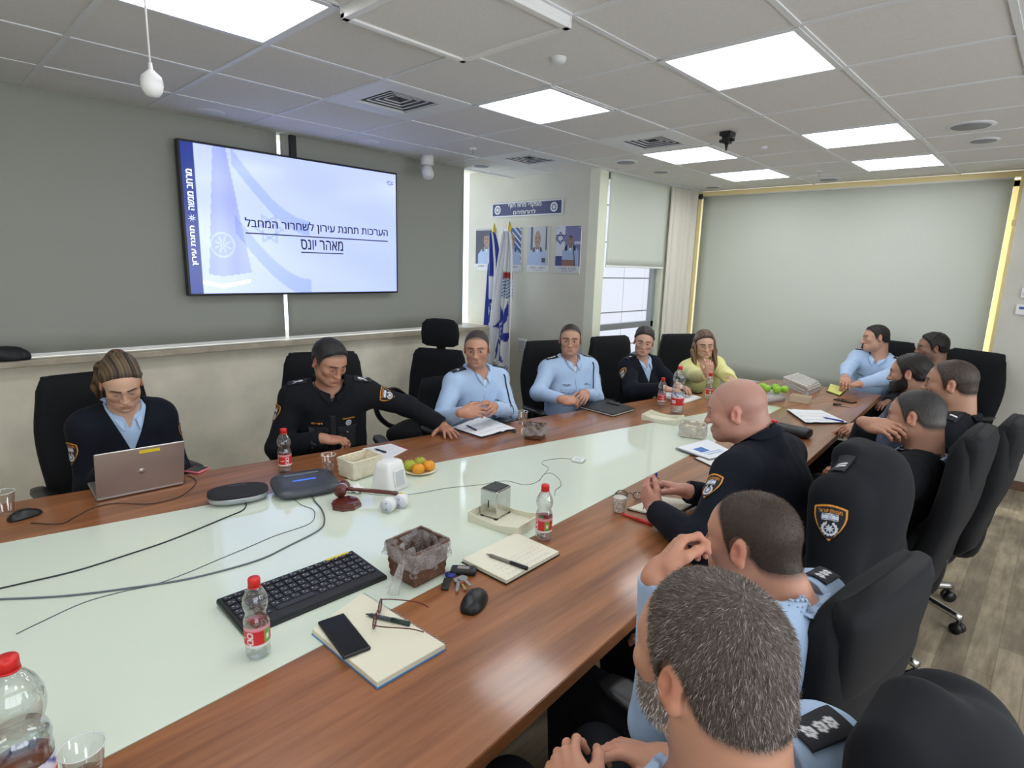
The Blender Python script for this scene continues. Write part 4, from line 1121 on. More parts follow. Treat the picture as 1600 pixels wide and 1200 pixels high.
    hp_ = FR.p((0, -.028, -.05)); nlow = Field().cone(N-tu*.05, N*.6+hp_*.4, .060*sc*thick*(.86 if fem else 1), .055*sc*thick*(.86 if fem else 1), .03)
    if st.get('hn'): nlow.cone(FR.p((0, -.065, -.03))*.5+(N-tf*.02)*.5, N-tf*.02, .047*sc*thick, .056*sc*thick, .03)
    HF = Field(); HF.p = headF.p+neck.p+[p for p in tor.p[2:3]+tor.p[3:4]]; HF.off = 0
    lo = np.minimum(FR.o-.155*sc, N-.13); hi = np.maximum(FR.o+.155*sc, N+.13); lo[2] = N[2]-.10
    HF.cut(lambda X, Y, Zz: np.sqrt((X-FR.o[0])**2+(Y-FR.o[1])**2+((Zz-FR.o[2])*.62)**2)-.185*sc, 0.004)
    V, F = HF.mesh(hs, lo, hi); V = relax(V, F, 1, .4); c = face_colors(FR, V, face)
    if und is not None:
        below = smooth(.0, -.006, (V-N)@tu+.025*1+.25*((V-N)@tf)*0-.02+.35*np.maximum((V-N)@tf-.02, 0))*((V-N)@tf > -.2)*(FR.loc(V)[:, 2] < -.12)
        c = c*(1-below[:, None])+und*below[:, None]
    parts.append((V, F, c))
    tipsd = {}
    for q, E, W, a in hands:
        if a.get('hide'): continue
        A = Field(); A.cone(E*.45+W*.55, W, .034*sc, .0275*sc, .02); hsz = sc*(.92 if fem else 1.0)*a.get('size', 1.0)
        fa = nrm(W-E); d = nrm(np.array(a.get('d', fa), float)); back = a.get('back', Z)
        tipsd[q] = hand_field(A, W+fa*.012, d, back, q, a.get('curl', (.35, .4, .45, .5)), a.get('spread', .08), a.get('thumb', (.6, .35, .35)), hsz)
        V, F = A.mesh(a.get('h', .0026)); V = relax(V, F, 1, .3); hc = np.tile(skin*np.array([1.0, .93, .90]), (len(V), 1))
        for tp in tipsd[q]:
            hc *= 1-.14*np.exp(-((V-tp)**2).sum(1)/.012**2)[:, None]*np.array([.2, 1, 1])
        parts.append((V, F, hc))
    V, F, c = join(parts); body = raw_mesh('body', V-base, F, M_skin, root, c)
    loc = lambda o: setattr(o, 'location', tuple(-base)) or o
    for sd in (-1, 1):
        if eyes: loc(eye(root, FR, sd, open_=eyes, gaze=gaze, iris=face.get('iris', (58, 38, 26))))
    # ---- clothes
    def garment(name, off, mm, v, seed, amp, cuff, h=.0075, hi_neck=.02, extra=None, open_=.35, vf=.02):
        G = Field(); G.p = tor.p+arm.p+nlow.p; G.off = off
        if extra: extra(G)
        na_ = nrm(FR.p((0, -.03, -.06))-N)
        def rad_(X, Y, Zz):
            d = (X-N[0], Y-N[1], Zz-N[2]); t = d[0]*na_[0]+d[1]*na_[1]+d[2]*na_[2]
            return np.sqrt(np.maximum(d[0]**2+d[1]**2+d[2]**2-t*t, 0))
        nb = nrm(tu+tf*.42); c0 = N+tu*st.get('hn', hi_neck)
        G.cut(lambda X, Y, Zz: np.minimum((X-c0[0])*nb[0]+(Y-c0[1])*nb[1]+(Zz-c0[2])*nb[2], np.minimum(.17-np.sqrt((X-N[0])**2+(Y-N[1])**2+(Zz-N[2])**2), .070*sc*thick*(.9 if fem else 1)+off-rad_(X, Y, Zz))), .004)
        for q, E, W, a in hands:
            fd = nrm(W-E); wc = W-fd*cuff
            G.cut(lambda X, Y, Zz, fd=fd, wc=wc, W=W: np.minimum((X-wc[0])*fd[0]+(Y-wc[1])*fd[1]+(Zz-wc[2])*fd[2], .10-np.sqrt((X-W[0])**2+(Y-W[1])**2+(Zz-W[2])**2)), .003)
        hm = P[2]-.10 if hem is None else hem
        G.cut(lambda X, Y, Zz: hm-Zz+0*X+0*Y, .006)
        if v:
            def wedge(X, Y, Zz):
                d = (X-N[0], Y-N[1], Zz-N[2]); t = d[0]*tu[0]+d[1]*tu[1]+d[2]*tu[2]; x = d[0]*r[0]+d[1]*r[1]+d[2]*r[2]; y = d[0]*tf[0]+d[1]*tf[1]+d[2]*tf[2]
                return np.minimum(y-vf, (t+v)*open_-np.abs(x))
            G.cut(wedge, .003)
        V, F = G.mesh(h, noise=fold_noise(seed, amp)); V = relax(V, F, 1, .3)
        return G, loc(raw_mesh(name, V-0, F, CLOTH[mm], root))
    seed = int(abs(H[0]*1000+H[1]*777)) % 9973
    jacket = cloth in ('navy', 'black', 'indigo')
    if st.get('inner'):
        garment('shirt', .006, 'blue', .055, seed+1, .0005, .06, hi_neck=.026)
    gname = {'blue': 'shirt', 'yellow': 'sweater'}.get(cloth, 'jacket')
    G, gob = garment(gname, .017 if jacket else .011 if cloth == 'blue' else .015, cloth, vdepth, seed, -.0 + (.0040 if jacket else .0036), -.002 if not st.get('cuff') else st['cuff'], extra=st.get('extra'), open_=st.get('open', .35))
    if legs:
        Lg = Field(); Lg.p = tor.p+leg.p; Lg.off = .010; top = P[2]+.05
        Lg.cut(lambda X, Y, Zz: np.minimum(Zz-top, .25-np.sqrt((X-P[0])**2+(Y-P[1])**2)), .006)
        V, F = Lg.mesh(.011, noise=fold_noise(seed+5, .003, 22)); loc(raw_mesh('trousers', V, F, M_trs, root))
        for an, q in feet:
            sh = Field(); sh.cone(an-Z*.035, an-Z*.055+fwd*.16, .045, .040, .02).cone(an, an-Z*.03, .046, .046, .02); sh.cut(lambda X, Y, Zz: .004-Zz+0*X+0*Y, .003)
            V, F = sh.mesh(.009); loc(raw_mesh('shoe', V, F, M_shoe, root))
    ca = nrm(tu+nrm(FR.p((0, -.03, -.06))-N)); cr_ = nrm(r-ca*(ca@r)); cf_ = np.cross(ca, cr_)
    if collar_m:
        loc(collar(root, lambda Q: np.minimum(G.ev(Q), HF.ev(Q)), N, ca, cf_, cr_, CLOTH[collar_m], rad=.064*sc*thick*(.9 if fem else 1)+(.004 if jacket else 0), gap=st.get('gap', .5), up=st.get('cup', 0), point=st.get('point', .045), drop=st.get('drop', .03)))
    if st.get('jcollar'):
        loc(collar(root, lambda Q: np.minimum(G.ev(Q), HF.ev(Q)), N, ca, cf_, cr_, CLOTH[cloth], rad=.076*sc*thick*(.9 if fem else 1), gap=.9, up=-.008, name='jacket_collar', point=.02, drop=.034))
    blue = lin(158, 190, 228); bas = {'blue': lin(162, 188, 220), 'navy': lin(20, 23, 33), 'black': lin(21, 23, 28), 'indigo': lin(33, 38, 66), 'yellow': lin(226, 222, 150)}[cloth]
    D = lambda nm, c, n, up, w, h, col, nu, nv, off=.002, start=.07: (lambda o: loc(o) if o else None)(decal(root, nm, G, c, n, up, w, h, col, nu, nv, M_sew, off, start))
    for q in (-1, 1):
        s0, e0, w0 = J[q]; ax = nrm(e0-s0); out = nrm(r*q-ax*(ax@r)*q+tf*.25)
        if st.get('patch') and q in st['patch']:
            pc = s0+(e0-s0)*st.get('pat', .34); D('shoulder_patch', pc, out, -ax, .094, .110, st.get('patchf', patch_col), 64, 76, .003)
        if st.get('bpatch') and q in st['bpatch']:
            D('shoulder_patch', s0+(e0-s0)*.36, out, -ax, .075, .075, blue_patch, 24, 24, .003)
        if st.get('epau'):
            ec = S[q]*.74+N*.26; D('epaulette', ec+tu*.02, nrm(tu*1.0+r*q*.45), -r*q,  .050*sc, .10*sc, epau(st['epau'], st.get('ebase', NAVY)), 18, 34, .004, .06)
    if st.get('pockets'):
        for q in (-1, 1):
            D('pocket_flap', N-tu*.215+r*q*.078+tf*.1, tf, tu, .105, .048, flap_col(bas), 20, 10, .0025, .05)
            D('pocket', N-tu*.275+r*q*.078+tf*.1, tf, tu, .098, .10, flat_col(bas), 12, 12, .0012, .05)
        D('button', N-tu*.225+r*-1*.078+tf*.1, tf, tu, .012, .012, badge_col, 8, 8, .004, .05); D('button', N-tu*.225+r*.078+tf*.1, tf, tu, .012, .012, badge_col, 8, 8, .004, .05)
    if st.get('placket'):
        D('placket', N-tu*.24+tf*.1, tf, tu, .03, .24, flat_col(bas), 4, 30, .0012, .06)
    if st.get('name'):
        D('name_tag', N-tu*.165+r*.085+tf*.1, tf, tu, .062, .013, name_col(st['name'][0], st['name'][1], st['name'][2] or bas), 44, 10, .003, .05)
    if st.get('wings'): D('wings_pin', N-tu*.165-r*.085+tf*.1, tf, tu, .055, .02, wings_col, 24, 10, .003, .05)
    if st.get('badge'): D('chest_badge', N-tu*.17-r*.085+tf*.1, tf, tu, .034, .036, badge_col, 22, 22, .003, .05)
    if st.get('chest_text'): D('chest_lettering', N-tu*.142-r*.085+tf*.1, tf, tu, .07, .012, name_col(st['chest_text'], ORANGE, bas), 44, 8, .003, .05)
    if st.get('lanyard'):
        s0 = S[st['lanyard']]; k = sm(); q = st['lanyard']
        pts = [s0+tu*.05-r*q*.02+tf*.02, s0+tu*.01+tf*.075-r*q*.02, N-tu*.20+r*q*.11+tf*.135, N-tu*.27+r*q*.075+tf*.135]
        PP = np.array(crom(pts, 8))
        for _ in range(6): PP = PP-tf*np.clip(G.ev(PP)-.004, -.03, .03)[:, None]
        k.tube([tuple(p) for p in PP], .0045, 6); loc(k.build('lanyard', mat('navy_cord', lin(20, 24, 40), .7), root))
    if st.get('zip'):
        D('zip', N-tu*(vdepth+.05)+tf*.12, tf, tu, .008, .10, lambda u, v: lin(150, 152, 156) if abs(u-.5) < .3 else lin(30, 32, 40), 4, 30, .002, .06)
        k = sm(); p = N-tu*(vdepth-.004)+tf*.16; 
        for _ in range(8): p = p-tf*np.clip(G.ev(p[None])[0]-.005, -.05, .05)
        k.box(tuple(p), (.007, .007, .014), bev=.002); k.box(tuple(p-tu*.02), (.005, .004, .026), bev=.001); loc(k.build('zip_puller', M_steel, root))
    if st.get('watch'):
        q = st['watch']; s0, e0, w0 = J[q]; fd = nrm(w0-e0); bk = nrm(np.array((arms or {})[q].get('back', Z), float)); bk = nrm(bk-fd*(fd@bk)); sd = np.cross(fd, bk); c0 = w0-fd*.004
        k = sm(); k.rings([[tuple(c0+fd*z+(bk*math.cos(t)*(.0285+b)+sd*math.sin(t)*(.034+b))) for t in np.linspace(0, 2*PI, 24, endpoint=False)] for z, b in ((-.011, 0), (-.011, .003), (.011, .003), (.011, 0))], False, True)
        loc(k.build('watch_strap', M_dark, root)); k = MB(); Rm = Matrix([[*v] for v in zip(fd, sd, bk)]).to_4x4(); k.box(tuple(c0+bk*.034), (.034, .030, .009), Rm, .004); loc(k.build('watch', mat('watch_face', lin(30, 32, 36), .15), root))
    # ---- hair
    if hair:
        HB = Field(); HB.p = headF.p+neck.p; HA, (V, F) = hair_mesh(FR, HB, hair.get('t', .008), hair.get('line', HAIRLINE), hair.get('h', .003), noise=fold_noise(seed+9, hair.get('amp', .0015), hair.get('freq', 90), (1, 1, 1)), shape=hair.get('shape'))
        V = relax(V, F, 1, .3); cs = np.array([lin(*c) for c in hair['c']]); q = FR.loc(V)
        xs = q[:, 0]+.01*np.sin(q[:, 1]*30); t = np.clip(.5+.28*np.sin(xs*430+1)+.24*np.sin(xs*191)+.2*np.sin(xs*93+2), 0, 1)
        if fem: t = t*smooth(.092, .03, q[:, 1])
        if not fem: t = np.clip(.30+.22*np.random.RandomState(seed).normal(size=len(V)), 0, 1)
        if hair.get('side') is not None:     # greying towards the temples and nape
            t = np.clip(smooth(.06, -.02, q[:, 2])*hair['side']+.25*t, 0, 1)
        if not hair.get('under'): loc(raw_mesh('hair', V, F, M_hair, root, cs[0]*(1-t[:, None])+cs[-1]*t[:, None]))
        else: loc(raw_mesh('hair', V, F, M_hair, root, np.tile(np.array(lin(*hair['under'])), (len(V), 1))))
        if hair.get('n'):
            o = strands('hair_strands', root, FR, V, vnormals(V, F), hair['n'], hair['len'], hair.get('w', .0007), [np.array(lin(*c)) for c in hair['sc']], M_strand, 3, hair.get('lift', .5), weights=hair.get('wt')); loc(o)
    if st.get('beard'):
        bd = st['beard']; BF = headF.copy(.003)
        def bm(X, Y, Zz):
            d = [X-FR.o[0], Y-FR.o[1], Zz-FR.o[2]]; rr = FR.R
            x = np.abs(d[0]*rr[0, 0]+d[1]*rr[1, 0]+d[2]*rr[2, 0])/sc; y = (d[0]*rr[0, 1]+d[1]*rr[1, 1]+d[2]*rr[2, 1])/sc; z = (d[0]*rr[0, 2]+d[1]*rr[1, 2]+d[2]*rr[2, 2])/sc
            up = z-np.interp(y, [-.02, .0, .01, .03, .06, .085, .12], [-.08, -.012, .005, -.032, -.046, -.050, -.050])
            return np.maximum(np.maximum(up, -.006-y-.15*(z+.12)), .0105-np.sqrt((x*.45)**2+(z+.067)**2)-1*(y < .06))
        BF.cut(bm, .004); V, F = BF.mesh(.0028, FR.o-.16, FR.o+.16, fold_noise(4, .0012, 150, (1, 1, 1)))
        if len(F):
            cb = [np.array(lin(*c)) for c in bd['c']]; loc(raw_mesh('beard', V, F, M_hair, root, np.tile(cb[0], (len(V), 1))))
            if bd.get('n'): loc(strands('beard_strands', root, FR, V, vnormals(V, F), bd['n'], .009, .0007, cb[1:] or cb, M_strand, 8, .45, crown=(0, .03, .2)))
    if st.get('bun'):
        A = Field(); A.ell(FR.p(st['bun'][0]), np.array(st['bun'][1])*sc, FR.R, .01)
        for a, b, ra, rb in st.get('locks', []): A.cone(FR.p(a), FR.p(b), ra, rb, .015)
        V, F = A.mesh(.0035, noise=fold_noise(2, .0018, 70)); cs = np.array([lin(*c) for c in st.get('buncol', hair['c'])]); q = FR.loc(V)
        t = (.5+.5*np.sin(q[:, 0]*260+q[:, 1]*190))[:, None]; loc(raw_mesh('tied_hair', V, F, M_hair, root, cs[0]*(1-t)+cs[-1]*t))
    return dict(root=root, FR=FR, N=N, P=P, J=J, tips=tipsd, G=G, r=r, tf=tf, tu=tu, base=base, S=S)
# ---------------------------------------------------------------- the meeting
DG = PI/180
A3 = lambda *v: np.array(v, float)
HC = {'black': [(24, 20, 19), (44, 38, 35)], 'dark': [(34, 28, 26), (66, 56, 50)], 'grey': [(44, 40, 38), (120, 114, 108)]}
BUZZ = ([-.13, -.07, -.05, -.030, -.012, .004, .014, .022, .034, .046, .058, .075, .09], [-.042, -.042, -.036, -.010, .022, .006, -.022, .008, .048, .066, .078, .087, .089])
LONGLINE = ([-.14, -.07, -.04, -.028, -.012, .004, .02, .04, .06, .09], [-.05, -.05, -.045, -.02, .012, .014, .03, .054, .070, .076])
def pulled(A, F):    # combed back volume on the crown
    A.ell(F.p((0, -.045, .075)), A3(.066, .075, .05)*F.s, F.R, .02)
PX = {}; CHS = {}
def at_table(key, chair_label, back=.0, yaw=None, tall=None):
    """chair under a seated person"""
    p = PX[key]; y = yaw if yaw is not None else math.atan2(p['fwd'][1], p['fwd'][0])
    q = p['P']-p['fwd']*back
    CHS[key] = chair(chair_label, (q[0], q[1]), y, tall); return CHS[key]
def sit(key, *a, **k):
    p = person(*a, **k); yaw = a[2]; p['fwd'] = A3(math.cos(yaw), math.sin(yaw), 0); PX[key] = p; return p

# left side, from the near end to the far end
sit('w1', 'woman with tied-back hair in a dark zip fleece working at the laptop', (-3.061,0.681,1.170), 4*DG, (-8*DG, .46, .05), lean=.13, fem=True, cloth='navy', vdepth=.165, under=(196, 150, 122),
    style=dict(inner=1, patch=(1, -1), zip=1, bun=((0, -.10, .075), (.045, .04, .05)), locks=[((0, -.10, .07), (.06, -.115, .02), .034, .030), ((.06, -.115, .02), (.088, -.10, -.07), .030, .026), ((.088, -.10, -.07), (.085, -.08, -.15), .026, .010)], buncol=[(44, 32, 26), (112, 84, 58)], name=('מיכל כהן', ORANGE, None), gap=.75, open=.42),
    hair=dict(c=[(34, 26, 22), (112, 92, 68)], t=.007, line=LONGLINE, shape=pulled, amp=.0022), eyes=.35, gaze=(0, -.003), fc=dict(skin=(196, 150, 122), brow=(36, 26, 22), lip=(160, 96, 84)),
    arms={1: dict(w=A3(-2.93, .60, .84), d=(1, .15, -.04), back=(.2, 0, 1), pole=(-1, -.35, -.5)), -1: dict(w=A3(-2.91, .80, .84), d=(1, -.15, -.04), back=(.2, 0, 1), pole=(-1, .35, -.5))}, legs=True)
sit('m2', 'dark-haired man in a dark uniform shirt reading a paper, hands flat on the table', (-2.892,1.619,1.200), -24*DG, (2*DG, .42, -.04), lean=.14, cloth='black', vdepth=.06, collar_m='black', under=(30, 30, 36), wide=1.15, belly=1.06, nx=-.05,
    style=dict(epau='swords', ebase=lin(20, 22, 28), patch=(1, -1), name=('דוד לוי', ORANGE, None), chest_text='משטרת ישראל', badge=1, pockets=1, placket=1, watch=-1),
    hair=dict(c=[(26, 24, 25), (92, 90, 90)], t=.010, side=.7), eyes=.35, gaze=(0, -.003), fc=dict(skin=(178, 124, 98), brow=(34, 28, 26)),
    arms={1: dict(w=A3(*(-2.850,1.533), .79), d=A3(.35, .95, -.2), back=(.15, 0, 1), curl=(.3, .5, .7, .8), pole=(-.5, -.6, -.6)), -1: dict(w=A3(*(-2.649,2.210), .79), d=A3(1, -.35, -.1), back=(0, 0, 1), curl=(.12, .1, .12, .16), spread=.2, thumb=(.9, .1, .15), pole=(-.3, 1, -.3))})
sit('m3', 'man in a light blue uniform shirt with chevron epaulettes, fingers steepled above the table', (-2.812,2.645,1.200), -8*DG, (-48*DG, .10, .03), lean=.05, cloth='blue', under=(226, 226, 226), vdepth=.085, wide=1.08,
    style=dict(epau='chev', pockets=1, placket=1, name=('אבי', lin(50, 54, 66), None), wings=1, lanyard=-1, bpatch=(-1,)),
    hair=dict(c=[(52, 44, 40), (96, 88, 82)], t=.003, line=BUZZ, amp=.0006, side=.9), fc=dict(skin=(190, 136, 108), brow=(70, 50, 40), beard=.16), eyes=.8,
    arms={1: dict(w=(-2.560,2.295,0.869), d=A3(.62, .9, .12), back=A3(.7, -.5, .55), curl=(.05, .5, .6, .6), thumb=(.5, .2, .3), pole=(-.4, -.5, -.9)), -1: dict(w=(-2.560,2.566,0.863), d=A3(.62, -.9, .12), back=A3(.7, .5, .55), curl=(.05, .5, .6, .6), thumb=(.5, .2, .3), pole=(-.2, .9, -.6))})
sit('m4', 'man in a light blue uniform shirt leaning back with clasped hands behind a black folder', (-2.758,3.579,1.200), -20*DG, (-52*DG, .04, 0), lean=.0, cloth='blue', under=(226, 226, 226), vdepth=.085, wide=1.1, belly=1.15,
    style=dict(epau='falafel', pockets=1, placket=1, name=('יוסי', lin(50, 54, 66), None), wings=1, lanyard=-1, bpatch=(-1,)),
    hair=dict(c=[(40, 32, 29), (74, 64, 58)], t=.003, line=BUZZ, amp=.0006), fc=dict(skin=(186, 136, 110), brow=(44, 34, 30)), eyes=.8,
    arms={1: dict(w=(-2.500,3.173,0.835), d=A3(.5, .9, -.1), back=A3(.6, 0, .8), curl=(.55, .6, .6, .6), pole=(-.1, -.9, -.6)), -1: dict(w=(-2.500,3.459,0.837), d=A3(.5, -.9, -.1), back=A3(.6, 0, .8), curl=(.5, .55, .6, .6), pole=(-.1, .9, -.6))})
sit('w5', 'woman with dark tied hair in a dark fleece with a white name strip', A3(-2.56, 4.33, 1.15), -14*DG, (-58*DG, .10, -.10), lean=.06, fem=True, cloth='navy', vdepth=.17, under=(200, 150, 124),
    style=dict(inner=1, patch=(1,), zip=1, epau='bar', ebase=lin(24, 26, 36), name=('רונית', lin(214, 216, 222), None), bun=((0, -.10, .06), (.04, .035, .045)), buncol=HC['black'], gap=.75, open=.42),
    hair=dict(c=[(24, 20, 20), (58, 48, 44)], t=.009, line=LONGLINE, shape=pulled), eyes=.75, fc=dict(skin=(200, 152, 126), lip=(178, 104, 96)),
    arms={1: dict(w=A3(-2.24, 4.14, .825), d=A3(1, .3, -.05), back=(0, 0, 1), pole=(0, -.8, -.6)), -1: dict(w=A3(-2.22, 4.34, .825), d=A3(1, -.3, -.05), back=(0, 0, 1), pole=(0, .9, -.6))})
def longhair(A, F):
    pulled(A, F)
    for x in (-1, 1):
        A.cone(F.p((x*.062, -.03, .05)), F.p((x*.088, -.005, -.06)), .026, .026, .02); A.cone(F.p((x*.088, -.005, -.06)), F.p((x*.10, .03, -.18)), .026, .026, .02)
sit('w6', 'long-haired woman in a pale yellow sweater resting her chin on her hand', A3(-2.30, 4.92, 1.11), -30*DG, (-52*DG, .12, .06), lean=.12, px=-.06, fem=True, cloth='yellow', vdepth=.03, collar_m=None, under=(226, 222, 150),
    style=dict(bun=((0, -.085, -.06), (.085, .045, .12)), locks=[((.07, -.02, .05), (.092, -.0, -.06), .026, .026), ((.092, .0, -.06), (.09, .055, -.24), .026, .020), ((-.07, -.02, .05), (-.092, -.0, -.06), .024, .024), ((-.092, .0, -.06), (-.10, .05, -.22), .024, .016)], buncol=[(58, 42, 34), (150, 118, 86)]),
    hair=dict(c=[(56, 42, 36), (118, 92, 70)], t=.010, line=LONGLINE, shape=pulled), eyes=.9, fc=dict(skin=(206, 158, 132), lip=(172, 104, 94)),
    arms={1: dict(w=(-2.033,4.472,0.934), d=A3(.05, -.15, 1), back=A3(.75, -.65, 0), curl=(.6, .9, 1.0, 1.0), pole=(.3, -.5, -1)), -1: dict(w=(-1.870,4.643,0.844), d=A3(.6, -.8, 0), back=(0, 0, 1), pole=(.4, .8, -.5))})
# far end
sit('m7', 'man in a light blue uniform shirt with tilted head at the far table end', A3(-1.25, 6.14, 1.19), -98*DG, (-148*DG, .06, .20), lean=.06, px=.07, cloth='blue', under=(120, 150, 190), vdepth=.05, wide=1.08,
    style=dict(epau='falafel', pockets=1, placket=1, name=('משה', lin(50, 54, 66), None), wings=1, bpatch=(-1,)),
    hair=dict(c=[(24, 21, 21), (52, 46, 44)], t=.009), fc=dict(skin=(192, 142, 116), brow=(36, 28, 26)), eyes=.75,
    arms={1: dict(w=(-1.312,5.398,0.820), d=A3(.25, -.8, -.2), back=(0, 0, 1), curl=(.6, .65, .7, .7), pole=(-1, .1, -.4)), -1: dict(w=(-1.254,5.555,0.820), d=A3(-.9, -.4, -.15), back=(0, 0, 1), curl=(.6, .65, .7, .7), pole=(1, .1, -.5))})
sit('m8', 'man with curly dark hair in a black jacket, half hidden behind the bearded man', A3(-.80, 6.00, 1.17), -115*DG, (-158*DG, .08, 0), lean=.05, px=-.07, cloth='black', vdepth=.05, collar_m='black', under=(30, 30, 34),
    hair=dict(c=HC['black'], t=.013, amp=.003, freq=110), fc=dict(skin=(140, 98, 78), brow=(26, 20, 20), beard=.45), eyes=.8, style=dict(epau='bars'),
    arms={1: dict(w=A3(-1.0, 5.72, .70), d=A3(-.3, -1, 0)), -1: dict(w=A3(-.75, 5.70, .70), d=A3(-.3, -1, 0))})
# right side, from the far end to the near end
sit('m9', 'bearded young man in a dark blue jacket at the right edge of the table', (-0.650,4.215,1.170), 174*DG, (176*DG, .10, .03), lean=-.15, cloth='indigo', vdepth=.05, collar_m='indigo', under=(30, 30, 34),
    style=dict(beard=dict(c=[(34, 27, 24), (46, 38, 34)])), hair=dict(c=[(26, 22, 21), (52, 44, 40)], t=.008), fc=dict(skin=(184, 134, 108), brow=(28, 22, 20), beard=.75), eyes=.75,
    arms={-1: dict(w=(-0.802,4.034,0.833), d=A3(-.8, -.35, -.3), back=(-.2, -.6, .8), curl=(.5, .6, .6, .7)), 1: dict(w=(-0.877,4.162,0.793), d=A3(-.8, -.4, -.3), back=(-.1, .2, 1))})
sit('m10', 'man in a dark uniform with receding hair nearest the yellow light slit', A3(-.378, 3.59, 1.23), 176*DG, (180*DG, .06, -.03), lean=-.12, cloth='black', vdepth=.05, collar_m='black', under=(30, 30, 34), wide=1.05,
    style=dict(epau='bar'), hair=dict(c=[(46, 38, 34), (92, 80, 70)], t=.003, line=BUZZ, amp=.0006), fc=dict(skin=(176, 126, 98), brow=(36, 28, 24), beard=.3), eyes=.75,
    arms={-1: dict(w=A3(-.70, 3.42, .72), d=A3(-1, .2, -.1)), 1: dict(w=A3(-.72, 3.75, .72), d=A3(-1, -.2, -.1))})
sit('m11', 'man in a dark uniform jacket holding his fingers to his mouth', A3(-.42, 3.02, 1.145), 176*DG, (172*DG, .14, .08), lean=-.17, cloth='black', vdepth=.09, collar_m='blue', under=(158, 190, 228), wide=1.05,
    style=dict(patch=(-1,), jcollar=1, point=.02), hair=dict(c=[(40, 37, 37), (112, 108, 104)], t=.004, line=BUZZ, amp=.0008, side=.5), fc=dict(skin=(180, 130, 104), brow=(40, 30, 27), beard=.25), eyes=.6, gaze=(0, -.001),
    arms={1: dict(w=(-0.584,2.952,1.089), d=A3(.80, -.25, .02), back=A3(-.35, -.5, .75), curl=(.45, .55, .6, .6), pole=(-.2, .6, -1)), -1: dict(w=A3(-.70, 2.78, .72), d=A3(-.9, .4, -.1), pole=(.5, -.8, -.8), hide=False)})
sit('m12', 'bald man in a dark uniform jacket holding a blue pen over his notebook', (-0.907,2.278,1.200), 176*DG, (193*DG, .20, 0), lean=.17, cloth='navy', vdepth=.04, collar_m='navy', under=(26, 28, 36), wide=1.2, belly=1.12, sc=1.06, hs=.0023, nk=(.045, .045), deep=1.22, thick=1.12,
    style=dict(patch=(-1,), watch=1, point=.02, cup=.03, gap=.6, hn=.05), hair=None, fc=dict(skin=(196, 138, 118), brow=(120, 84, 66), brows=.7, beard=.22, beardcol=(120, 90, 78), buzz=((120, 98, 90), .28, BUZZ)), eyes=.8, headk=dict(fat=1.1, skull=1.02),
    arms={-1: dict(w=(-1.052,1.967,0.815), d=A3(-.62, .30, .50), back=A3(-.25, -.9, -.1), curl=(.7, .8, .9, .95), thumb=(.55, .1, .35), pole=(.6, -1, -.6)), 1: dict(w=(-1.051,2.228,0.830), d=A3(-.9, -.25, .12), back=A3(-.1, .3, .95), curl=(.7, .85, .9, .95), thumb=(.6, .3, .4), pole=(.5, .9, -.7))})
sit('m13', 'man with cropped hair in a light blue shirt pressing his fist to his mouth', (-0.456,1.309,1.130), 174*DG, (175*DG, .10, .02), lean=-.10, cloth='blue', vdepth=.05, under=(30, 32, 42), hs=.0022, wide=1.1, nk=(.06, .03), thick=1.0,
    style=dict(epau='crown', gap=.7), hair=dict(c=[(58, 47, 40), (66, 54, 46)], t=.0018, line=BUZZ, amp=.0003, h=.0026, n=15000, len=.0035, w=.0006, lift=.75, sc=[(44, 35, 30), (70, 56, 47), (96, 78, 64)]), fc=dict(skin=(192, 134, 106), brow=(44, 33, 28), beard=.2), eyes=.8,
    arms={-1: dict(w=(-0.572,1.099,1.074), d=A3(.12, .80, .58), back=A3(-.75, -.30, .5), curl=(.85, .95, 1.0, 1.0), thumb=(.3, .35, .5), e=A3(-.555, 1.115, .70), size=1.0, h=.0022), 1: dict(w=A3(-.64, 1.46, .70), d=A3(-1, -.3, 0), back=(0, 0, 1))})
sit('m14', 'grey-haired bearded man in a light blue shirt in the foreground, back to the viewer', (-0.294,0.725,1.210), 160*DG, (165*DG, .04, .0), lean=-.10, px=.06, cloth='blue', vdepth=.05, under=(200, 150, 122), hs=.002, sc=1.04, thick=1.22, wide=1.12, nk=(.02, .07),
    style=dict(beard=dict(c=[(118, 106, 98), (220, 214, 208), (160, 150, 144), (96, 86, 80)], n=5000), gap=.6, epau='crown'),
    hair=dict(c=[(84, 74, 69), (110, 100, 94)], t=.005, line=BUZZ, amp=.0008, h=.0026, n=42000, len=.0085, w=.00055, lift=.30, sc=[(66, 56, 51), (96, 84, 77), (128, 117, 109), (178, 170, 162)], wt=[.34, .34, .22, .10]),
    fc=dict(skin=(196, 138, 108), brow=(60, 50, 46), beard=.5, beardcol=(150, 138, 130)), eyes=.8,
    arms={-1: dict(w=A3(-.50, .72, .80), d=A3(-.75, .55, .1), back=A3(-.3, -.5, .8), curl=(.7, .8, .85, .9), pole=(.2, -1, -.6), h=.0024), 1: dict(w=A3(-.44, .96, .78), d=A3(-.75, -.5, .1), back=A3(-.2, .3, .9), curl=(.6, .7, .8, .8), pole=(.5, .8, -.8))})

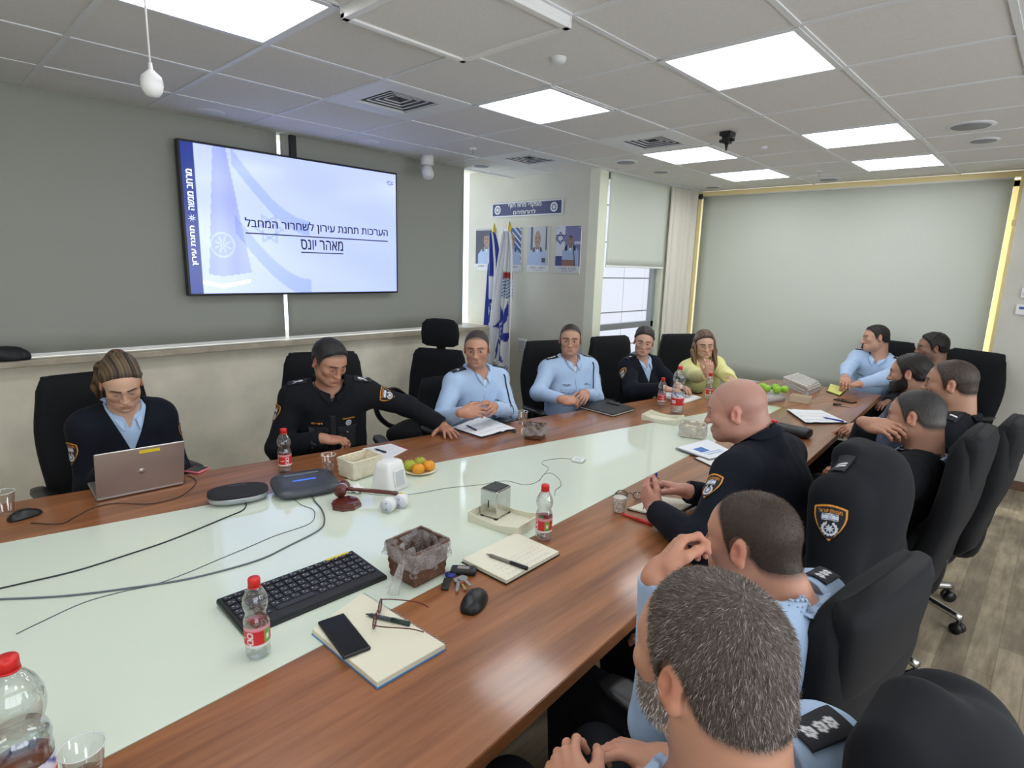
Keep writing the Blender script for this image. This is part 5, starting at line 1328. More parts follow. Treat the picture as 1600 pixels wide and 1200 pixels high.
# chairs under the people
at_table('w1', 'black office chair behind the woman at the laptop')
at_table('m2', 'tall black office chair behind the man reading the paper', tall=1.16)
at_table('m3', 'black office chair under the man with steepled fingers', tall=.93)
at_table('m4', 'black office chair behind the man with clasped hands')
at_table('w5', 'black office chair behind the dark-haired woman in a fleece', .02)
at_table('w6', 'black office chair behind the woman in yellow')
at_table('m7', 'black office chair behind the man with the tilted head at the far end')
at_table('m8', 'black office chair behind the curly-haired man at the far corner')
at_table('m9', 'black office chair under the bearded young man')
at_table('m10', 'tall black office chair nearest the yellow light slit', tall=1.08)
at_table('m11', 'tall black office chair behind the man holding his fingers to his mouth', tall=1.12)
at_table('m12', 'black office chair under the bald man', -.14, tall=1.08)
CHS['m13'] = chair('large black office chair in the foreground under the cropped-hair man', (-.545, 1.52), 171*DG, 1.06); CHS['m13'].scale = (1, 1.12, 1)
CHS['m14'] = chair('black office chair under the grey-haired man, at the bottom edge', (-.375, .87), 178*DG, 1.09)

# ================================================================ the table
M_wood = wood_mat('table_veneer', lin(112, 66, 36), lin(174, 112, 68), 2.2, (7, .45, 7), .38, coat=.6)
M_glass = mat('white_glass', lin(218, 228, 212), .06, spec=.5, coat=.3)
M_apron = mat('grey_panel', lin(118, 118, 112), .6)
TL, TR, FL_, FR_ = (-3.14, -.6), (-.655, -.6), (-1.965, 5.775), (-1.065, 5.775)
IL0, IL1, IR0, IR1 = (-2.70, -.5), (-1.655, 4.56), (-1.235, -.5), (-1.475, 4.56)
tbl = thing('conference_table', 'long tapering wooden conference table with a white glass strip down the middle', 'table', (-1.8, 2.6, 0))
o_ = lambda p: (p[0]+1.8, p[1]-2.6)
def board(name, pts, m=M_wood): MB().prism([o_(p) for p in pts], .71, .75, .002).build(name, m, tbl)
board('tabletop', [TL, IL0, IL1, FL_]); board('tabletop', [IR0, TR, FR_, IR1]); board('tabletop', [IL1, IR1, FR_, FL_]); board('tabletop', [TL, TR, IR0, IL0])
MB().prism([o_(p) for p in (IL0, IR0, IR1, IL1)], .715, .7505).build('glass_strip', M_glass, tbl)
for y, w in ((.9, 1.0), (2.6, .8), (4.6, .5)):
    MB().box((-.0+.1*(y-2.6)/2, y-2.6, .355), (w, .5, .71), bev=.01).build('pedestal', M_apron, tbl)

# ================================================================ things on the table
M_clear = clear_mat('clear_plastic', (.97, .985, .985), .22, .04)
M_water = clear_mat('water', (.93, .96, .97), .14, .01)
M_red = mat('red_cap', lin(206, 38, 34), .4)
M_label = mat('bottle_label', (.8, .2, .2), .4, vcol=True)
M_paper = mat('paper', lin(232, 230, 224), .8); M_cream_p = mat('cream_paper', lin(226, 222, 200), .8); M_print2 = mat('printed_sheet', (.8, .8, .8), .7, vcol=True)
M_ivory = mat('ivory_board', lin(222, 220, 198), .6); M_leather = mat('black_case', lin(24, 24, 26), .45, bump=(150, .2))
M_silver = mat('silver_shell', lin(176, 168, 164), .32, .75); M_darkgrey = mat('dark_grey_plastic', lin(62, 66, 74), .38); M_glassb = mat('black_glass', lin(10, 10, 12), .06, coat=.4)
M_bag = film_mat('thin_bag', lin(206, 202, 202), .6)
M_gavel = mat('polished_mahogany', lin(88, 34, 26), .22, coat=.5, noise=(30, .25), stretch=(1, 1, 5))
Z0 = .7508
def lc(c, p): return (p[0]-c[0], p[1]-c[1])
def slab(name, label, cat, pts, h, parts_, z=Z0, group=None):
    """flat many-layered thing lying on its footprint pts (world xy); parts_ = [(part name, material, inset, z0, z1)]"""
    c = (sum(p[0] for p in pts)/len(pts), sum(p[1] for p in pts)/len(pts)); t = thing(name, label, cat, (c[0], c[1], z), 0, group)
    for nm, m, ins, a, b in parts_:
        q = [(lc(c, p)[0]*(1-ins), lc(c, p)[1]*(1-ins)) for p in pts]; MB().prism(q, a, b).build(nm, m, t)
    t['_'] = 0; del t['_']; return t, c
def quadpt(pts, u, v):
    a, b, c, d = [Vector((*p, 0)) for p in pts]; return a*(1-u)*(1-v)+b*u*(1-v)+c*u*v+d*(1-u)*v
def sheet(t, name, c, pts, z, colf, nu=30, nv=40, bend=None):
    g = sm(); g.grid(lambda u, v: tuple(quadpt(pts, u, v)-Vector((c[0], c[1], 0))+Vector((0, 0, z+(bend(u, v) if bend else 0)))), nu, nv, colf); return g.build(name, M_print2, t, vcol=True)
def pen(name, label, a, b, z, col, group=None, r=.0045, clip=True, capcol=None):
    a, b = Vector((*a, 0)), Vector((*b, 0)); c = (a+b)/2; d = b-a; L = d.length; t = thing(name, label, 'pen', (c.x, c.y, z+r), math.atan2(d.y, d.x), group)
    k = sm(); k.rings([[(x, rr*math.cos(q*PI/5), rr*math.sin(q*PI/5)) for q in range(10)] for x, rr in ((-L/2, .001), (-L/2+.012, r*.6), (-L/2+.02, r), (L*.1, r))]); k.build('barrel', mat('pen_%d_%d_%d' % col, lin(*col), .3), t)
    cc = capcol or col; k = sm(); k.cyl((L*.1, 0, 0), (L/2, 0, 0), r*1.12, n=12); k.build('cap', mat('pen_%d_%d_%d' % cc, lin(*cc), .3), t)
    if clip: MB().box((L*.33, 0, r*1.35), (L*.28, .0025, .0012)).build('clip', M_steel, t)
    return t
# ---- water bottles
def big_label(u, v):
    if v > .72: return lin(210, 210, 222) if int(u*26+v*9) % 5 else lin(70, 80, 150)
    if v > .62: return lin(226, 190, 196)
    if .06 < (u*3) % 1 < .45 and .1 < v < .5: return lin(226, 224, 226) if (v*14) % 1 > .45 else lin(190, 30, 34)
    return lin(190, 30, 34)
def small_label(u, v):
    x = (u*2) % 1
    if v < .12: return lin(226, 220, 220)
    if v > .80: return lin(222, 150, 160)
    if x < .17: return lin(110, 160, 70) if abs(v-.45) > .12 or abs(x-.085) > .04 else lin(230, 234, 220)
    if .55 < x < .72:
        r = min(math.hypot((x-.63)*1.6, (v-.62)), math.hypot((x-.63)*1.6, (v-.3)))
        if .09 < r < .16: return lin(232, 226, 230)
    if .28 < x < .48 and .4 < v < .5: return lin(236, 220, 220)
    return lin(204, 42, 46)
def bottle(label, loc, big=False, r=0, fill=.45, group='small water bottles'):
    t = thing('water_bottle', label, 'bottle', loc, r, 'large water bottles' if big else group); s = 1.0
    if big: pr = [(.030, 0), (.041, .004), (.044, .012), (.043, .03), (.044, .05), (.044, .145), (.0455, .15), (.0435, .165), (.0455, .18), (.042, .195), (.036, .205), (.037, .212), (.0425, .228), (.0445, .245), (.0425, .265), (.034, .288), (.022, .304), (.0145, .312), (.0140, .322)]; lz = (.06, .142); cr, cz, ch = .0165, .316, .021
    else: pr = [(.020, 0), (.028, .003), (.0305, .010), (.029, .022), (.0305, .034), (.0305, .092), (.0315, .097), (.0295, .105), (.0255, .116), (.0245, .121), (.029, .132), (.0315, .146), (.0295, .160), (.022, .176), (.0145, .187), (.0125, .194)]; lz = (.036, .090); cr, cz, ch = .0148, .192, .020
    sm().lathe(pr, n=28, cap=False).build('shell', M_clear, t)
    H = pr[-1][1]; wl = H*fill; q = [(rr*.955, z+.001) for rr, z in pr if z < wl]; q.append((np.interp(wl, [z for _, z in pr], [rr for rr, _ in pr])*.955, wl))
    sm().lathe(q, n=24).build('water', M_water, t)
    R = .0445 if big else .0310
    k = sm(); k.grid(lambda u, v: (R*math.cos(u*2*PI), R*math.sin(u*2*PI), lz[0]+v*(lz[1]-lz[0])), 72, 20, big_label if big else small_label); k.build('label', M_label, t, vcol=True)
    k = sm(); k.lathe([(cr, cz), (cr, cz+ch*.85), (cr*.9, cz+ch), (.001, cz+ch)], n=36); k.build('cap', M_red, t)
    k = sm(); k.lathe([(cr*1.05, cz-.004), (cr*1.05, cz-.001)], n=30); k.build('neck_ring', M_red, t); return t
bottle('small red-capped water bottle beside the man reading a paper', (-2.598,1.205), r=1.1, fill=.5)
bottle('small red-capped water bottle standing in front of the keyboard', (-1.370,0.541), r=.2, fill=.35)
bottle('small red-capped water bottle on the wood beside the white tray with the steel dispenser', (-1.291,1.569), r=2.4, fill=.3)
bottle('small red-capped water bottle left of the large one at the far end', (-2.113,3.888), r=.4, fill=.4)
bottle('small red-capped water bottle in front of the woman in yellow', (-1.977,4.390), r=2.0, fill=.4)
bottle('red-capped water bottle mostly hidden behind the bald man', (-1.074,3.233), r=1.0, fill=.4)
bottle('large half-empty water bottle at the far end before the dark-haired woman', (-1.927,3.776), True, 1.9, .35)
bottle('large water bottle cut off by the bottom left corner', (-1.179, .061), True, .35, .62)
def cup(label, loc, h=.085, r0=.026, r1=.036, fill=0, name='plastic_cup', m=None):
    t = thing(name, label, 'cup', loc); sm().lathe([(.001, .001), (r0, .001), (r1, h), (r1+.0015, h+.001), (r1, h-.001)], n=28, cap=False).build('wall', m or M_clear, t)
    k = sm(); k.tube([((r1+.0005)*math.cos(a*2*PI/28), (r1+.0005)*math.sin(a*2*PI/28), h) for a in range(29)], .0011, 6); k.build('rim', mat('cup_rim', (.8, .82, .82), .2), t)
    if fill: sm().lathe([(r0*.95, .003), (r0+(r1-r0)*fill-.002, h*fill)], n=24).build('drink', M_water, t)
    return t
cup('clear plastic cup behind the mouse at the left edge', (-2.857,0.211), .088)
cup('clear cup half full of water beside the small bottle before the man reading', (-2.462,1.356), .085, .027, .034, .5)
cup('clear cup behind the basket near the man with clasped hands', (-2.448,2.715), .08, .027, .034)
cup('clear plastic cup beside the large bottle at the bottom edge', (-1.208,0.145), .09, .025, .037, .35)
pc = cup('small white paper cup with printed lettering beside the red pen', (-1.238,1.994), .062, .021, .030, 0, 'paper_cup', mat('paper_cup_wall', (.8, .8, .8), .7, vcol=True))
w_ = pc.children[0]; k = sm(); cT = text_tris('COFFEE BREAK', .0)
def cupcol(u, v):
    row = int(v*5); x = ((u*4+row*.31) % 1-.5)*2; y = ((v*5) % 1-.5)*2
    if .08 < v < .9 and in_text(cT, np.array([x*np.abs(cT[..., 0]).max()*1.1]), np.array([y*np.abs(cT[..., 1]).max()*1.4]))[0]: return lin(70, 64, 60)
    return lin(224, 218, 208)
k.grid(lambda u, v: ((.0215+.009*v)*math.cos(u*2*PI), (.0215+.009*v)*math.sin(u*2*PI), .001+.06*v), 150, 36, cupcol); k.build('printed_sleeve', MATS['paper_cup_wall'], pc, vcol=True)
bpy.data.objects.remove(w_); sm().lathe([(.001, .002), (.020, .002), (.0288, .0615)], n=28, cap=False).build('inside', M_paper, pc)

# ---- laptop
A, B_ = Vector((-2.758,0.484)), Vector((-2.736,0.805)); mid = (A+B_)/2; dx = (B_-A); la = math.atan2(dx.y, dx.x)
lp = thing('laptop', 'open silver laptop with a yellow sticker in front of the woman', 'laptop', (mid.x, mid.y, Z0), la); LW = dx.length
MB().box((0, .115, .009), (LW, .23, .014), bev=.004).build('base', M_silver, lp)
kb = MB().box((0, .10, .0165), (LW*.88, .10, .002)).build('keyboard_deck', M_dark, lp)
lid = MB(); Rl = Matrix.Rotation(-18*DG*-1, 4, 'X'); lid.M = Matrix.Translation((0, -.002, .014)) @ Rl; lid.box((0, 0, .108), (LW, .007, .214), bev=.003); lid.M = None
lido = lid.build('lid', M_silver, lp)
k = MB(); k.M = Matrix.Translation((0, -.002, .014)) @ Rl; k.box((0, .0042, .108), (LW*.95, .0012, .195)); k.M = None; k.build('screen', M_glassb, lp)
k = MB(); k.M = Matrix.Translation((0, -.002, .014)) @ Rl; k.box((.03, -.0042, .196), (.075, .0012, .014)); k.M = None; k.build('sticker', mat('yellow_sticker', lin(226, 200, 40), .5), lido)
k = sm(); k.M = Matrix.Translation((0, -.002, .014)) @ Rl; k.cyl((0, -.0034, .10), (0, -.0039, .10), .014, n=28); k.M = None; k.build('logo', mat('logo_sheen', lin(186, 178, 174), .38, .7), lido)
def mouse(label, loc, r, wheel, s=1.0):
    t = thing('computer_mouse', label, 'mouse', loc, r); k = sm(); R = []
    for i in range(11):
        u = i/10; x = (u-.5)*.105*s; hw = .034*s*math.sin(PI*min(.97, max(.03, u)))**.38*(1-.12*math.sin(PI*u)); hh = .036*s*math.sin(PI*(.08+.84*u))**.7*(1.05-.25*u)
        R.append([(x, hw*math.cos(a)*(1 if math.sin(a) < .3 else .96), max(0, hh*math.sin(a))) for a in np.linspace(-.0, PI, 14)]+[(x, -hw*.8, 0), (x, hw*.8, 0)])
    k.rings(R); k.build('shell', M_dark, t)
    k = sm(); k.cyl((.026*s, -.004, .0195*s), (.026*s, .004, .0195*s), .007*s, n=14); k.build('wheel', wheel, t); return t
mouse('black corded mouse with a red-lit wheel at the left edge', (-2.773,0.258), 105*DG-PI*.0, mat('red_wheel', lin(200, 30, 30), .4, emit=.6))
mouse('black cordless mouse beside the keys on the near wood', (-1.156,1.094), 118*DG, M_dark, 1.22)
def cable(label, pts, r, m, z=Z0, name='cable', group=None):
    P = [Vector((*p, z+r)) for p in pts]; c = P[0].copy(); k = sm(); k.tube([p-c for p in P], r, 7, fine=6); return single(name, k, m, label, 'cable', tuple(c), group=group)
M_cab = mat('black_cable', lin(34, 38, 42), .5); M_gcab = mat('grey_cable', lin(96, 104, 112), .5)
cable('thin black mouse cord curving in front of the laptop', [(-2.690,0.264), (-2.610,0.341), (-2.655,0.402), (-2.701,0.470), (-2.689,0.539), (-2.594,0.633), (-2.596,0.741), (-2.697,0.837), (-2.783,0.861), (-2.838,0.849)], .0016, M_cab)
cable('black cable running left from the oval speakerphone across the white glass', [(-2.370,0.926), (-2.286,0.881), (-2.253,0.792), (-2.194,0.593), (-2.174,0.450), (-2.164,0.307), (-2.183,0.182), (-2.204,0.068)], .0026, M_cab)
cable('thick grey cable looping from the square conference unit to the left edge', [(-2.292,1.168), (-2.182,1.130), (-2.071,1.104), (-1.972,1.060), (-1.910,1.002), (-1.868,0.862), (-1.841,0.738), (-1.869,0.549), (-1.937,0.392), (-2.016,0.249), (-2.120,0.116), (-2.185,0.039)], .003, M_gcab)
cable('thin grey cable wandering from the conference unit to the large bottle', [(-2.278,1.076), (-2.172,1.071), (-2.109,1.082), (-2.045,1.059), (-1.987,1.001), (-1.979,0.867), (-1.958,0.766), (-1.932,0.629), (-1.915,0.545), (-1.909,0.453), (-1.930,0.374), (-1.939,0.280), (-1.905,0.173), (-1.886,0.124)], .0014, M_gcab)
cable('thin wire from the gavel to the small white box, looping behind the steel dispenser', [(-2.239,1.248), (-2.198,1.304), (-2.097,1.337), (-2.014,1.395), (-1.957,1.490), (-1.915,1.637), (-1.846,1.771), (-1.801,1.894), (-1.711,1.920), (-1.692,1.988), (-1.736,2.095), (-1.781,2.182), (-1.847,2.210), (-1.869,2.261), (-1.837,2.344), (-1.789,2.382)], .0011, M_gcab)
cable('small loop of thin wire beside the steel dispenser', [(-1.693,2.012), (-1.736,2.095), (-1.722,2.137), (-1.640,2.096), (-1.584,2.035), (-1.569,1.980), (-1.528,1.925)], .0011, M_gcab)
# ---- conference gear
sp = thing('speakerphone', 'oval black speakerphone with a silver rim before the laptop woman', 'speakerphone', (-2.404,0.908), math.atan2(*(Vector((-2.382,1.026))-Vector((-2.456,0.803))).yx))
ov = lambda a, b, z: [(a*math.copysign(abs(math.cos(t))**.75, math.cos(t)), b*math.copysign(abs(math.sin(t))**.75, math.sin(t)), z) for t in np.linspace(0, 2*PI, 48, endpoint=False)]
sm().rings([ov(.085, .055, .001), ov(.112, .075, .012), ov(.116, .079, .03), ov(.113, .077, .034)]).build('base', mat('satin_silver', lin(170, 174, 178), .3, .5), sp)
sm().rings([ov(.117, .080, .034), ov(.116, .079, .042), ov(.106, .070, .047), ov(.06, .04, .049), ov(.01, .01, .0495)]).build('grille', mat('speaker_cloth', lin(30, 31, 36), .8, bump=(900, .4)), sp)
MB().box((0, .045, .0475), (.07, .008, .003), bev=.001).build('button_strip', M_darkgrey, sp)
hu = thing('conference_unit', 'square dark grey conference unit with a blue stripe beside the oval speakerphone', 'conference unit', (-2.319,1.161), math.atan2(*(Vector((-2.326,1.341))-Vector((-2.403,1.047))).yx))
k = sm(); rr = lambda a, b, z, y=0: [(a*math.copysign(abs(math.cos(t))**.42, math.cos(t)), y+b*math.copysign(abs(math.sin(t))**.42, math.sin(t)), z+.12*(y+b*math.sin(t)+.1)) for t in np.linspace(0, 2*PI, 56, endpoint=False)]
k.rings([rr(.12, .09, .0), rr(.134, .104, .012), rr(.137, .107, .02), rr(.132, .102, .03), rr(.06, .05, .031)]); k.build('shell', M_darkgrey, hu)
k = MB(); k.M = Matrix.Rotation(math.atan(.12), 4, 'X'); k.box((0, .015, .0432), (.10, .012, .002), bev=.0008); k.build('blue_stripe', mat('blue_strip', lin(60, 110, 220), .3, emit=.35), hu)
k = MB(); k.M = Matrix.Rotation(math.atan(.12), 4, 'X'); k.box((0, .075, .0432), (.15, .014, .0018), bev=.0006); k.build('button_row', mat('soft_grey', lin(104, 108, 116), .5), hu)
mb = thing('microphone_box', 'small white flat box at the end of the thin wire on the glass', 'microphone box', (-1.745,2.385), .3); MB().box((0, 0, .007), (.062, .062, .014), bev=.004).build('case', M_white, mb); MB().box((0, 0, .0148), (.036, .036, .002), bev=.0008).build('button', mat('soft_white', lin(214, 216, 218), .4), mb)
# ---- wicker boxes and bags
def wicker(label, loc, r, w, d, h, m, bag=None, flare=.08, filling=None, name='wicker_basket'):
    t = thing(name, label, 'basket', (*loc, .754), r); k = sm(); nr = max(6, int(h/.011)); n = 96
    def ring(z, off, ph):
        s = 1-flare+flare*z/h; out = []
        for i in range(n):
            u = i/n*4; sd = int(u); f = u-sd; x, y = ((f-.5, -.5), (.5, f-.5), (.5-f, .5), (-.5, .5-f))[sd]; o_ = off*math.sin(i*PI/2+ph)
            out.append((x*w*s+(o_ if sd % 2 else 0)*math.copysign(1, x), y*d*s+(0 if sd % 2 else o_)*math.copysign(1, y), z))
        return out
    R = []
    for q in range(nr+1): R += [ring(h*q/nr, .0, PI*(q % 2)), ring(h*(q+.5)/nr, .003, PI*(q % 2)+.78)] if q < nr else [ring(h, .001, 0)]
    k.rings([ring(.002, 0, 0)]+R, cap=False); o = k.build('weave', m, t, solid=.004)
    MB().box((0, 0, .004), (w*(1-flare), d*(1-flare), .004)).build('bottom', m, t)
    e = sm(); s = 1.0; c4 = [(-w/2, -d/2, h), (w/2, -d/2, h), (w/2, d/2, h), (-w/2, d/2, h), (-w/2, -d/2, h)]
    for i in range(4): e.tube([c4[i], c4[i+1]], .0045, 8)
    e.build('rim', m, t)
    if bag:
        g = sm(); rs = np.random.RandomState(int(abs(w*999+loc[0]*77))); ph = rs.rand(8)*6
        wr = lambda u, z: .0035*math.sin(u*39+z*90+ph[0])+.003*math.sin(u*71-z*60+ph[1])+.002*math.sin(u*23+ph[2])
        def bp(u, v):
            sd = int(min(3.999, u*4)); f = u*4-sd; x, y = ((f-.5, -.5), (.5, f-.5), (.5-f, .5), (-.5, .5-f))[sd]
            if v < .45: q = v/.45; z = h*(.25+.75*q); k2 = .87
            elif v < .55: z = h+.007; k2 = 1.02
            else: q = (v-.55)/.45; z = h-bag*h*q*(1+.25*math.sin(u*2*PI+ph[3])); k2 = 1.11+.02*q
            a = wr(u, z)*(1 if abs(v-.5) > .05 else .3); return (x*w*k2+a*math.copysign(1, x)*(abs(x) > .49), y*d*k2+a*math.copysign(1, y)*(abs(y) > .49), z)
        g.grid(bp, 96, 22); g.build('bag_liner', M_bag, t)
    return t
M_wk_w = mat('white_wicker', lin(232, 224, 200), .7, noise=(60, .08)); M_wk_b = mat('brown_wicker', lin(104, 70, 52), .6, noise=(40, .3), bump=(120, .3)); M_wk_d = mat('whitewashed_wicker', lin(206, 196, 184), .7, noise=(60, .1))
wb1 = wicker('white wicker box of sachets before the man reading the paper', (-2.333,1.447), math.atan2(*(Vector((-2.241,1.561))-Vector((-2.221,1.360))).yx), .17, .12, .085, M_wk_w)
for i in range(9):
    tag(MB().box((0, 0, 0), (.05, .026, .007), Matrix.Rotation(.3*math.sin(i*2.1), 4, 'X'), .002).build('sachet', mat('sachet_paper', lin(230, 214, 168), .6)), 'cream sachet lying in the white wicker box', 'sachet', 'sachets in the white wicker box')
    o = bpy.data.objects['sachet' if i == 0 else 'sachet.%03d' % i]; p = Vector((-2.333,1.447)); o.location = (p.x+.035*math.cos(i*2.4)*(i/9), p.y+.04*math.sin(i*2.4)*(i/9)-.01, Z0+.030+.004*(i % 4)); o.rotation_euler = (.1, .1, i*.8)
tp = sm(); tp.grid(lambda u, v: ((u-.5)*.07, (v-.5)*.05, .028*math.sin(u*PI)*math.sin(v*PI)**.5+.006*math.sin(u*14+v*9)+.010), 16, 12)
single('tissue', tp, mat('tissue_white', lin(236, 236, 232), .8), 'crumpled white tissue lying against the white wicker box', 'tissue', (*(-2.152,1.310), Z0), .5)
wicker('whitewashed wicker basket in a clear bag near the man with clasped hands', (-2.183,2.538), .45, .105, .105, .075, M_wk_b, .8)
wicker('pale basket wrapped in a clear bag beside the bald man', (-1.561,3.293), .35, .14, .105, .075, M_wk_w, .75)
bb = wicker('brown wicker basket lined with a tied clear bag beside the keyboard', (-1.405,1.075), math.atan2(*(Vector((-1.351,1.149))-Vector((-1.343,1.011))).yx), .145, .135, .115, M_wk_b, .42, .14)
k = sm(); 
kn = Vector((-.078, -.03, .082))
k.sphere(kn, .011, 12, 8); k.grid(lambda u, v: tuple(kn+Vector((-.012-.05*v+.012*math.sin(u*9), (u-.5)*(.012+.055*v)-.01*v, -.075*v+.006*math.sin(u*16)))), 14, 10); k.grid(lambda u, v: tuple(kn+Vector((.02*v+.01*math.sin(u*11), (u-.3)*(.01+.08*v), .035*v+.008*math.sin(u*13+v*5)))), 14, 10)
k.build('bag_knot', M_bag, bb)
# ---- dispensers and tray
nd = thing('napkin_dispenser', 'white plastic napkin dispenser beside the plate of clementines', 'napkin dispenser', (-2.097,1.449), math.atan2(*(Vector((-2.121,1.541))-Vector((-2.085,1.394))).yx))
rb = lambda a, b, z: [(a*math.copysign(abs(math.cos(t))**.35, math.cos(t)), b*math.copysign(abs(math.sin(t))**.35, math.sin(t)), z) for t in np.linspace(0, 2*PI, 44, endpoint=False)]
sm().rings([rb(.066, .062, 0), rb(.066, .062, .006), rb(.056, .046, .10), rb(.050, .040, .122), rb(.038, .030, .130)]).build('shell', M_white, nd)
k = MB(); k.M = Matrix.Translation((.0, -.0575, .058)) @ Matrix.Rotation(.145*-1, 4, 'X'); k.box((0, 0, 0), (.062, .006, .074), bev=.002); k.build('window_frame', M_white, nd)
k = MB(); k.M = Matrix.Translation((.0, -.0585, .058)) @ Matrix.Rotation(.145*-1, 4, 'X'); k.box((0, -.002, 0), (.052, .004, .064)); k.build('napkin_window', mat('napkin_grey', lin(196, 198, 200), .5), nd)
ta = math.atan2(*(Vector((-1.379,1.538))-Vector((-1.618,1.501))).yx)
tray = thing('serving_tray', 'white tray with a curved edge under the steel napkin dispenser', 'tray', (-1.491,1.567), ta)
def tray_parts(t, L, W, H):
    MB().box((0, 0, .003), (L, W, .006)).build('bottom', M_ivory, t)
    for s in (-1, 1):
        k = MB(); k.grid(lambda u, v: ((u-.5)*L, s*W/2, v*(H-.42*H*math.sin(u*PI))), 24, 3); k.build('side', M_ivory, t, solid=.005)
        MB().box((s*L/2, 0, H/2), (.005, W, H)).build('end', M_ivory, t)
tray_parts(tray, .235, .165, .040)
t2 = thing('serving_tray', 'empty white tray with a curved edge near the large bottle', 'tray', (-1.883,3.500), .55*0+math.atan2(*(Vector((-1.782,3.444))-Vector((-2.006,3.408))).yx)); tray_parts(t2, .23, .17, .04)
dn = thing('steel_dispenser', 'chrome napkin dispenser standing on the white tray', 'napkin dispenser', (*(-1.558,1.583), Z0+.0065), ta)
MB().box((0, 0, .062), (.082, .098, .112), bev=.005).build('body', mat('worn_chrome', (.66, .66, .65), .2, 1, noise=(18, .12)), dn); MB().box((0, 0, .119), (.070, .086, .003), bev=.001).build('top_plate', mat('smoked_plate', lin(54, 56, 62), .15, .3), dn)
k = MB()
for sx in (-1, 1):
    for sy in (-1, 1): k = MB(); k.box((sx*.034, sy*.042, .003), (.012, .012, .006)); k.build('foot', M_dark, dn)
MB().box((0, -.0495, .06), (.004, .002, .03)).build('slot', M_dark, dn)
# ---- plate with clementines
plp = Vector((-2.173,1.677)); pl = thing('plate', 'small cream plate holding the clementines', 'plate', (plp.x, plp.y, Z0)); sm().lathe([(.001, .002), (.045, .002), (.062, .008), (.080, .012), (.0805, .0135), (.062, .0105), (.045, .005), (.001, .005)], n=36, cap=False).build('dish', mat('cream_china', lin(228, 214, 182), .3), pl)
M_or = mat('orange_peel', lin(226, 150, 34), .4, noise=(14, .12), bump=(260, .25)); M_gr2 = mat('green_peel', lin(166, 172, 52), .4, noise=(10, .22), bump=(260, .25))
for i, (dx_, dy_, m_, lb) in enumerate(((-.034, .028, M_gr2, 'greenish clementine at the back left of the plate'), (-.032, -.036, M_gr2, 'greenest clementine at the front left of the plate'), (.032, .030, M_or, 'orange clementine at the back right of the plate'), (.035, -.036, M_or, 'orange clementine at the front right of the plate'))):
    f = thing('clementine', lb, 'fruit', (plp.x+dx_, plp.y+dy_, Z0+.006), i, 'clementines on the plate')
    k = sm(); k.lathe([(max(.0005, .031*math.sin(PI*j/12)), .026-.0265*math.cos(PI*j/12)-.003*(j == 12)) for j in range(13)], n=24); k.build('peel', m_, f); k = sm(); k.cyl((0, 0, .048), (0, 0, .0525), .003, n=8); k.build('stem', mat('stem_green', lin(86, 100, 44), .7), f)
# ---- gavel
gb = thing('sound_block', 'octagonal dark red wooden sound block under the gavel', 'sound block', (-2.045,1.199), .4); o8 = lambda r_, z: [(r_*math.cos(a*PI/4+PI/8), r_*math.sin(a*PI/4+PI/8), z) for a in range(8)]
MB().rings([o8(.062, 0), o8(.062, .012), o8(.056, .016), o8(.056, .022), o8(.050, .025)]).build('block', M_gavel, gb)
ga = Vector((-2.109,1.219)); gd = (Vector((-1.986,1.343))-ga).normalized(); gv = thing('gavel', 'dark red wooden gavel resting on its sound block', 'gavel', (ga.x, ga.y, Z0+.0525), math.atan2(gd.y, gd.x))
k = sm(); k.M = Matrix.Rotation(PI/2, 4, 'X') @ Matrix.Rotation(.0, 4, 'Z'); k.lathe([(.020, -.040), (.0255, -.036), (.0255, -.024), (.021, -.020), (.0235, -.010), (.0235, .010), (.021, .020), (.0255, .024), (.0255, .036), (.020, .040)], n=28); k.build('head', M_gavel, gv)
k = sm(); k.rings([[(x, r_*math.cos(a*PI/6), r_*math.sin(a*PI/6)-.085*max(0, x-.02)) for a in range(12)] for x, r_ in ((.015, .008), (.04, .0095), (.05, .007), (.09, .0085), (.15, .010), (.21, .009), (.225, .0105), (.235, .006))]); k.build('handle', M_gavel, gv)
k = sm(); k.M = Matrix.Rotation(PI/2, 4, 'X'); k.lathe([(.0242, -.005), (.0242, .005)], n=24); k.build('band', mat('pale_band', lin(196, 190, 206), .3, .5), gv)
for i, (p, lb) in enumerate((((607, 800), 'round white plug adapter in front, beside the gavel handle'), ((626, 793), 'round white plug adapter behind the other one, with a yellow dot'))):
    q = {607: (-1.880,1.292), 626: (-1.882,1.356)}[p[0]]; t = thing('plug_adapter', lb, 'plug adapter', (*q, Z0+.030), -1.05, 'white plug adapters')
    k = sm(); k.cyl((-.022, 0, 0), (.018, 0, 0), .029, n=28); k.build('body', M_white, t); k = sm(); k.cyl((.018, 0, 0), (.021, 0, 0), .025, n=28); k.build('face', mat('face_white', lin(206, 210, 222), .35), t)
    for s_ in (-1, 1): k = sm(); k.cyl((.0205, 0, s_*.013), (.0218, 0, s_*.013), .003, n=10); k.build('screw', M_gcab, t)
    if i: k = sm(); k.cyl((-.005, 0, .028), (-.005, 0, .032), .006, n=10); k.build('dot', mat('yellow_dot', lin(226, 196, 60), .4), t)
# ---- phones
def phone(label, a, b, wdt, z=Z0, case=M_dark, wide=.0):
    a, b = Vector(a), Vector(b); c = (a+b)/2; d = b-a; t = thing('mobile_phone', label, 'phone', (c.x, c.y, z), math.atan2(d.y, d.x))
    MB().box((0, 0, .0045), (d.length, wdt, .009), bev=.004).build('case', case, t); MB().box((0, 0, .0092), (d.length-.012, wdt-.010, .001), bev=.0004).build('screen', M_glassb, t); return t
phone('phone in a pink case beside the laptop', (-2.919,0.889), (-2.847,0.930), .078, Z0, mat('pink_case', lin(230, 120, 140), .5))
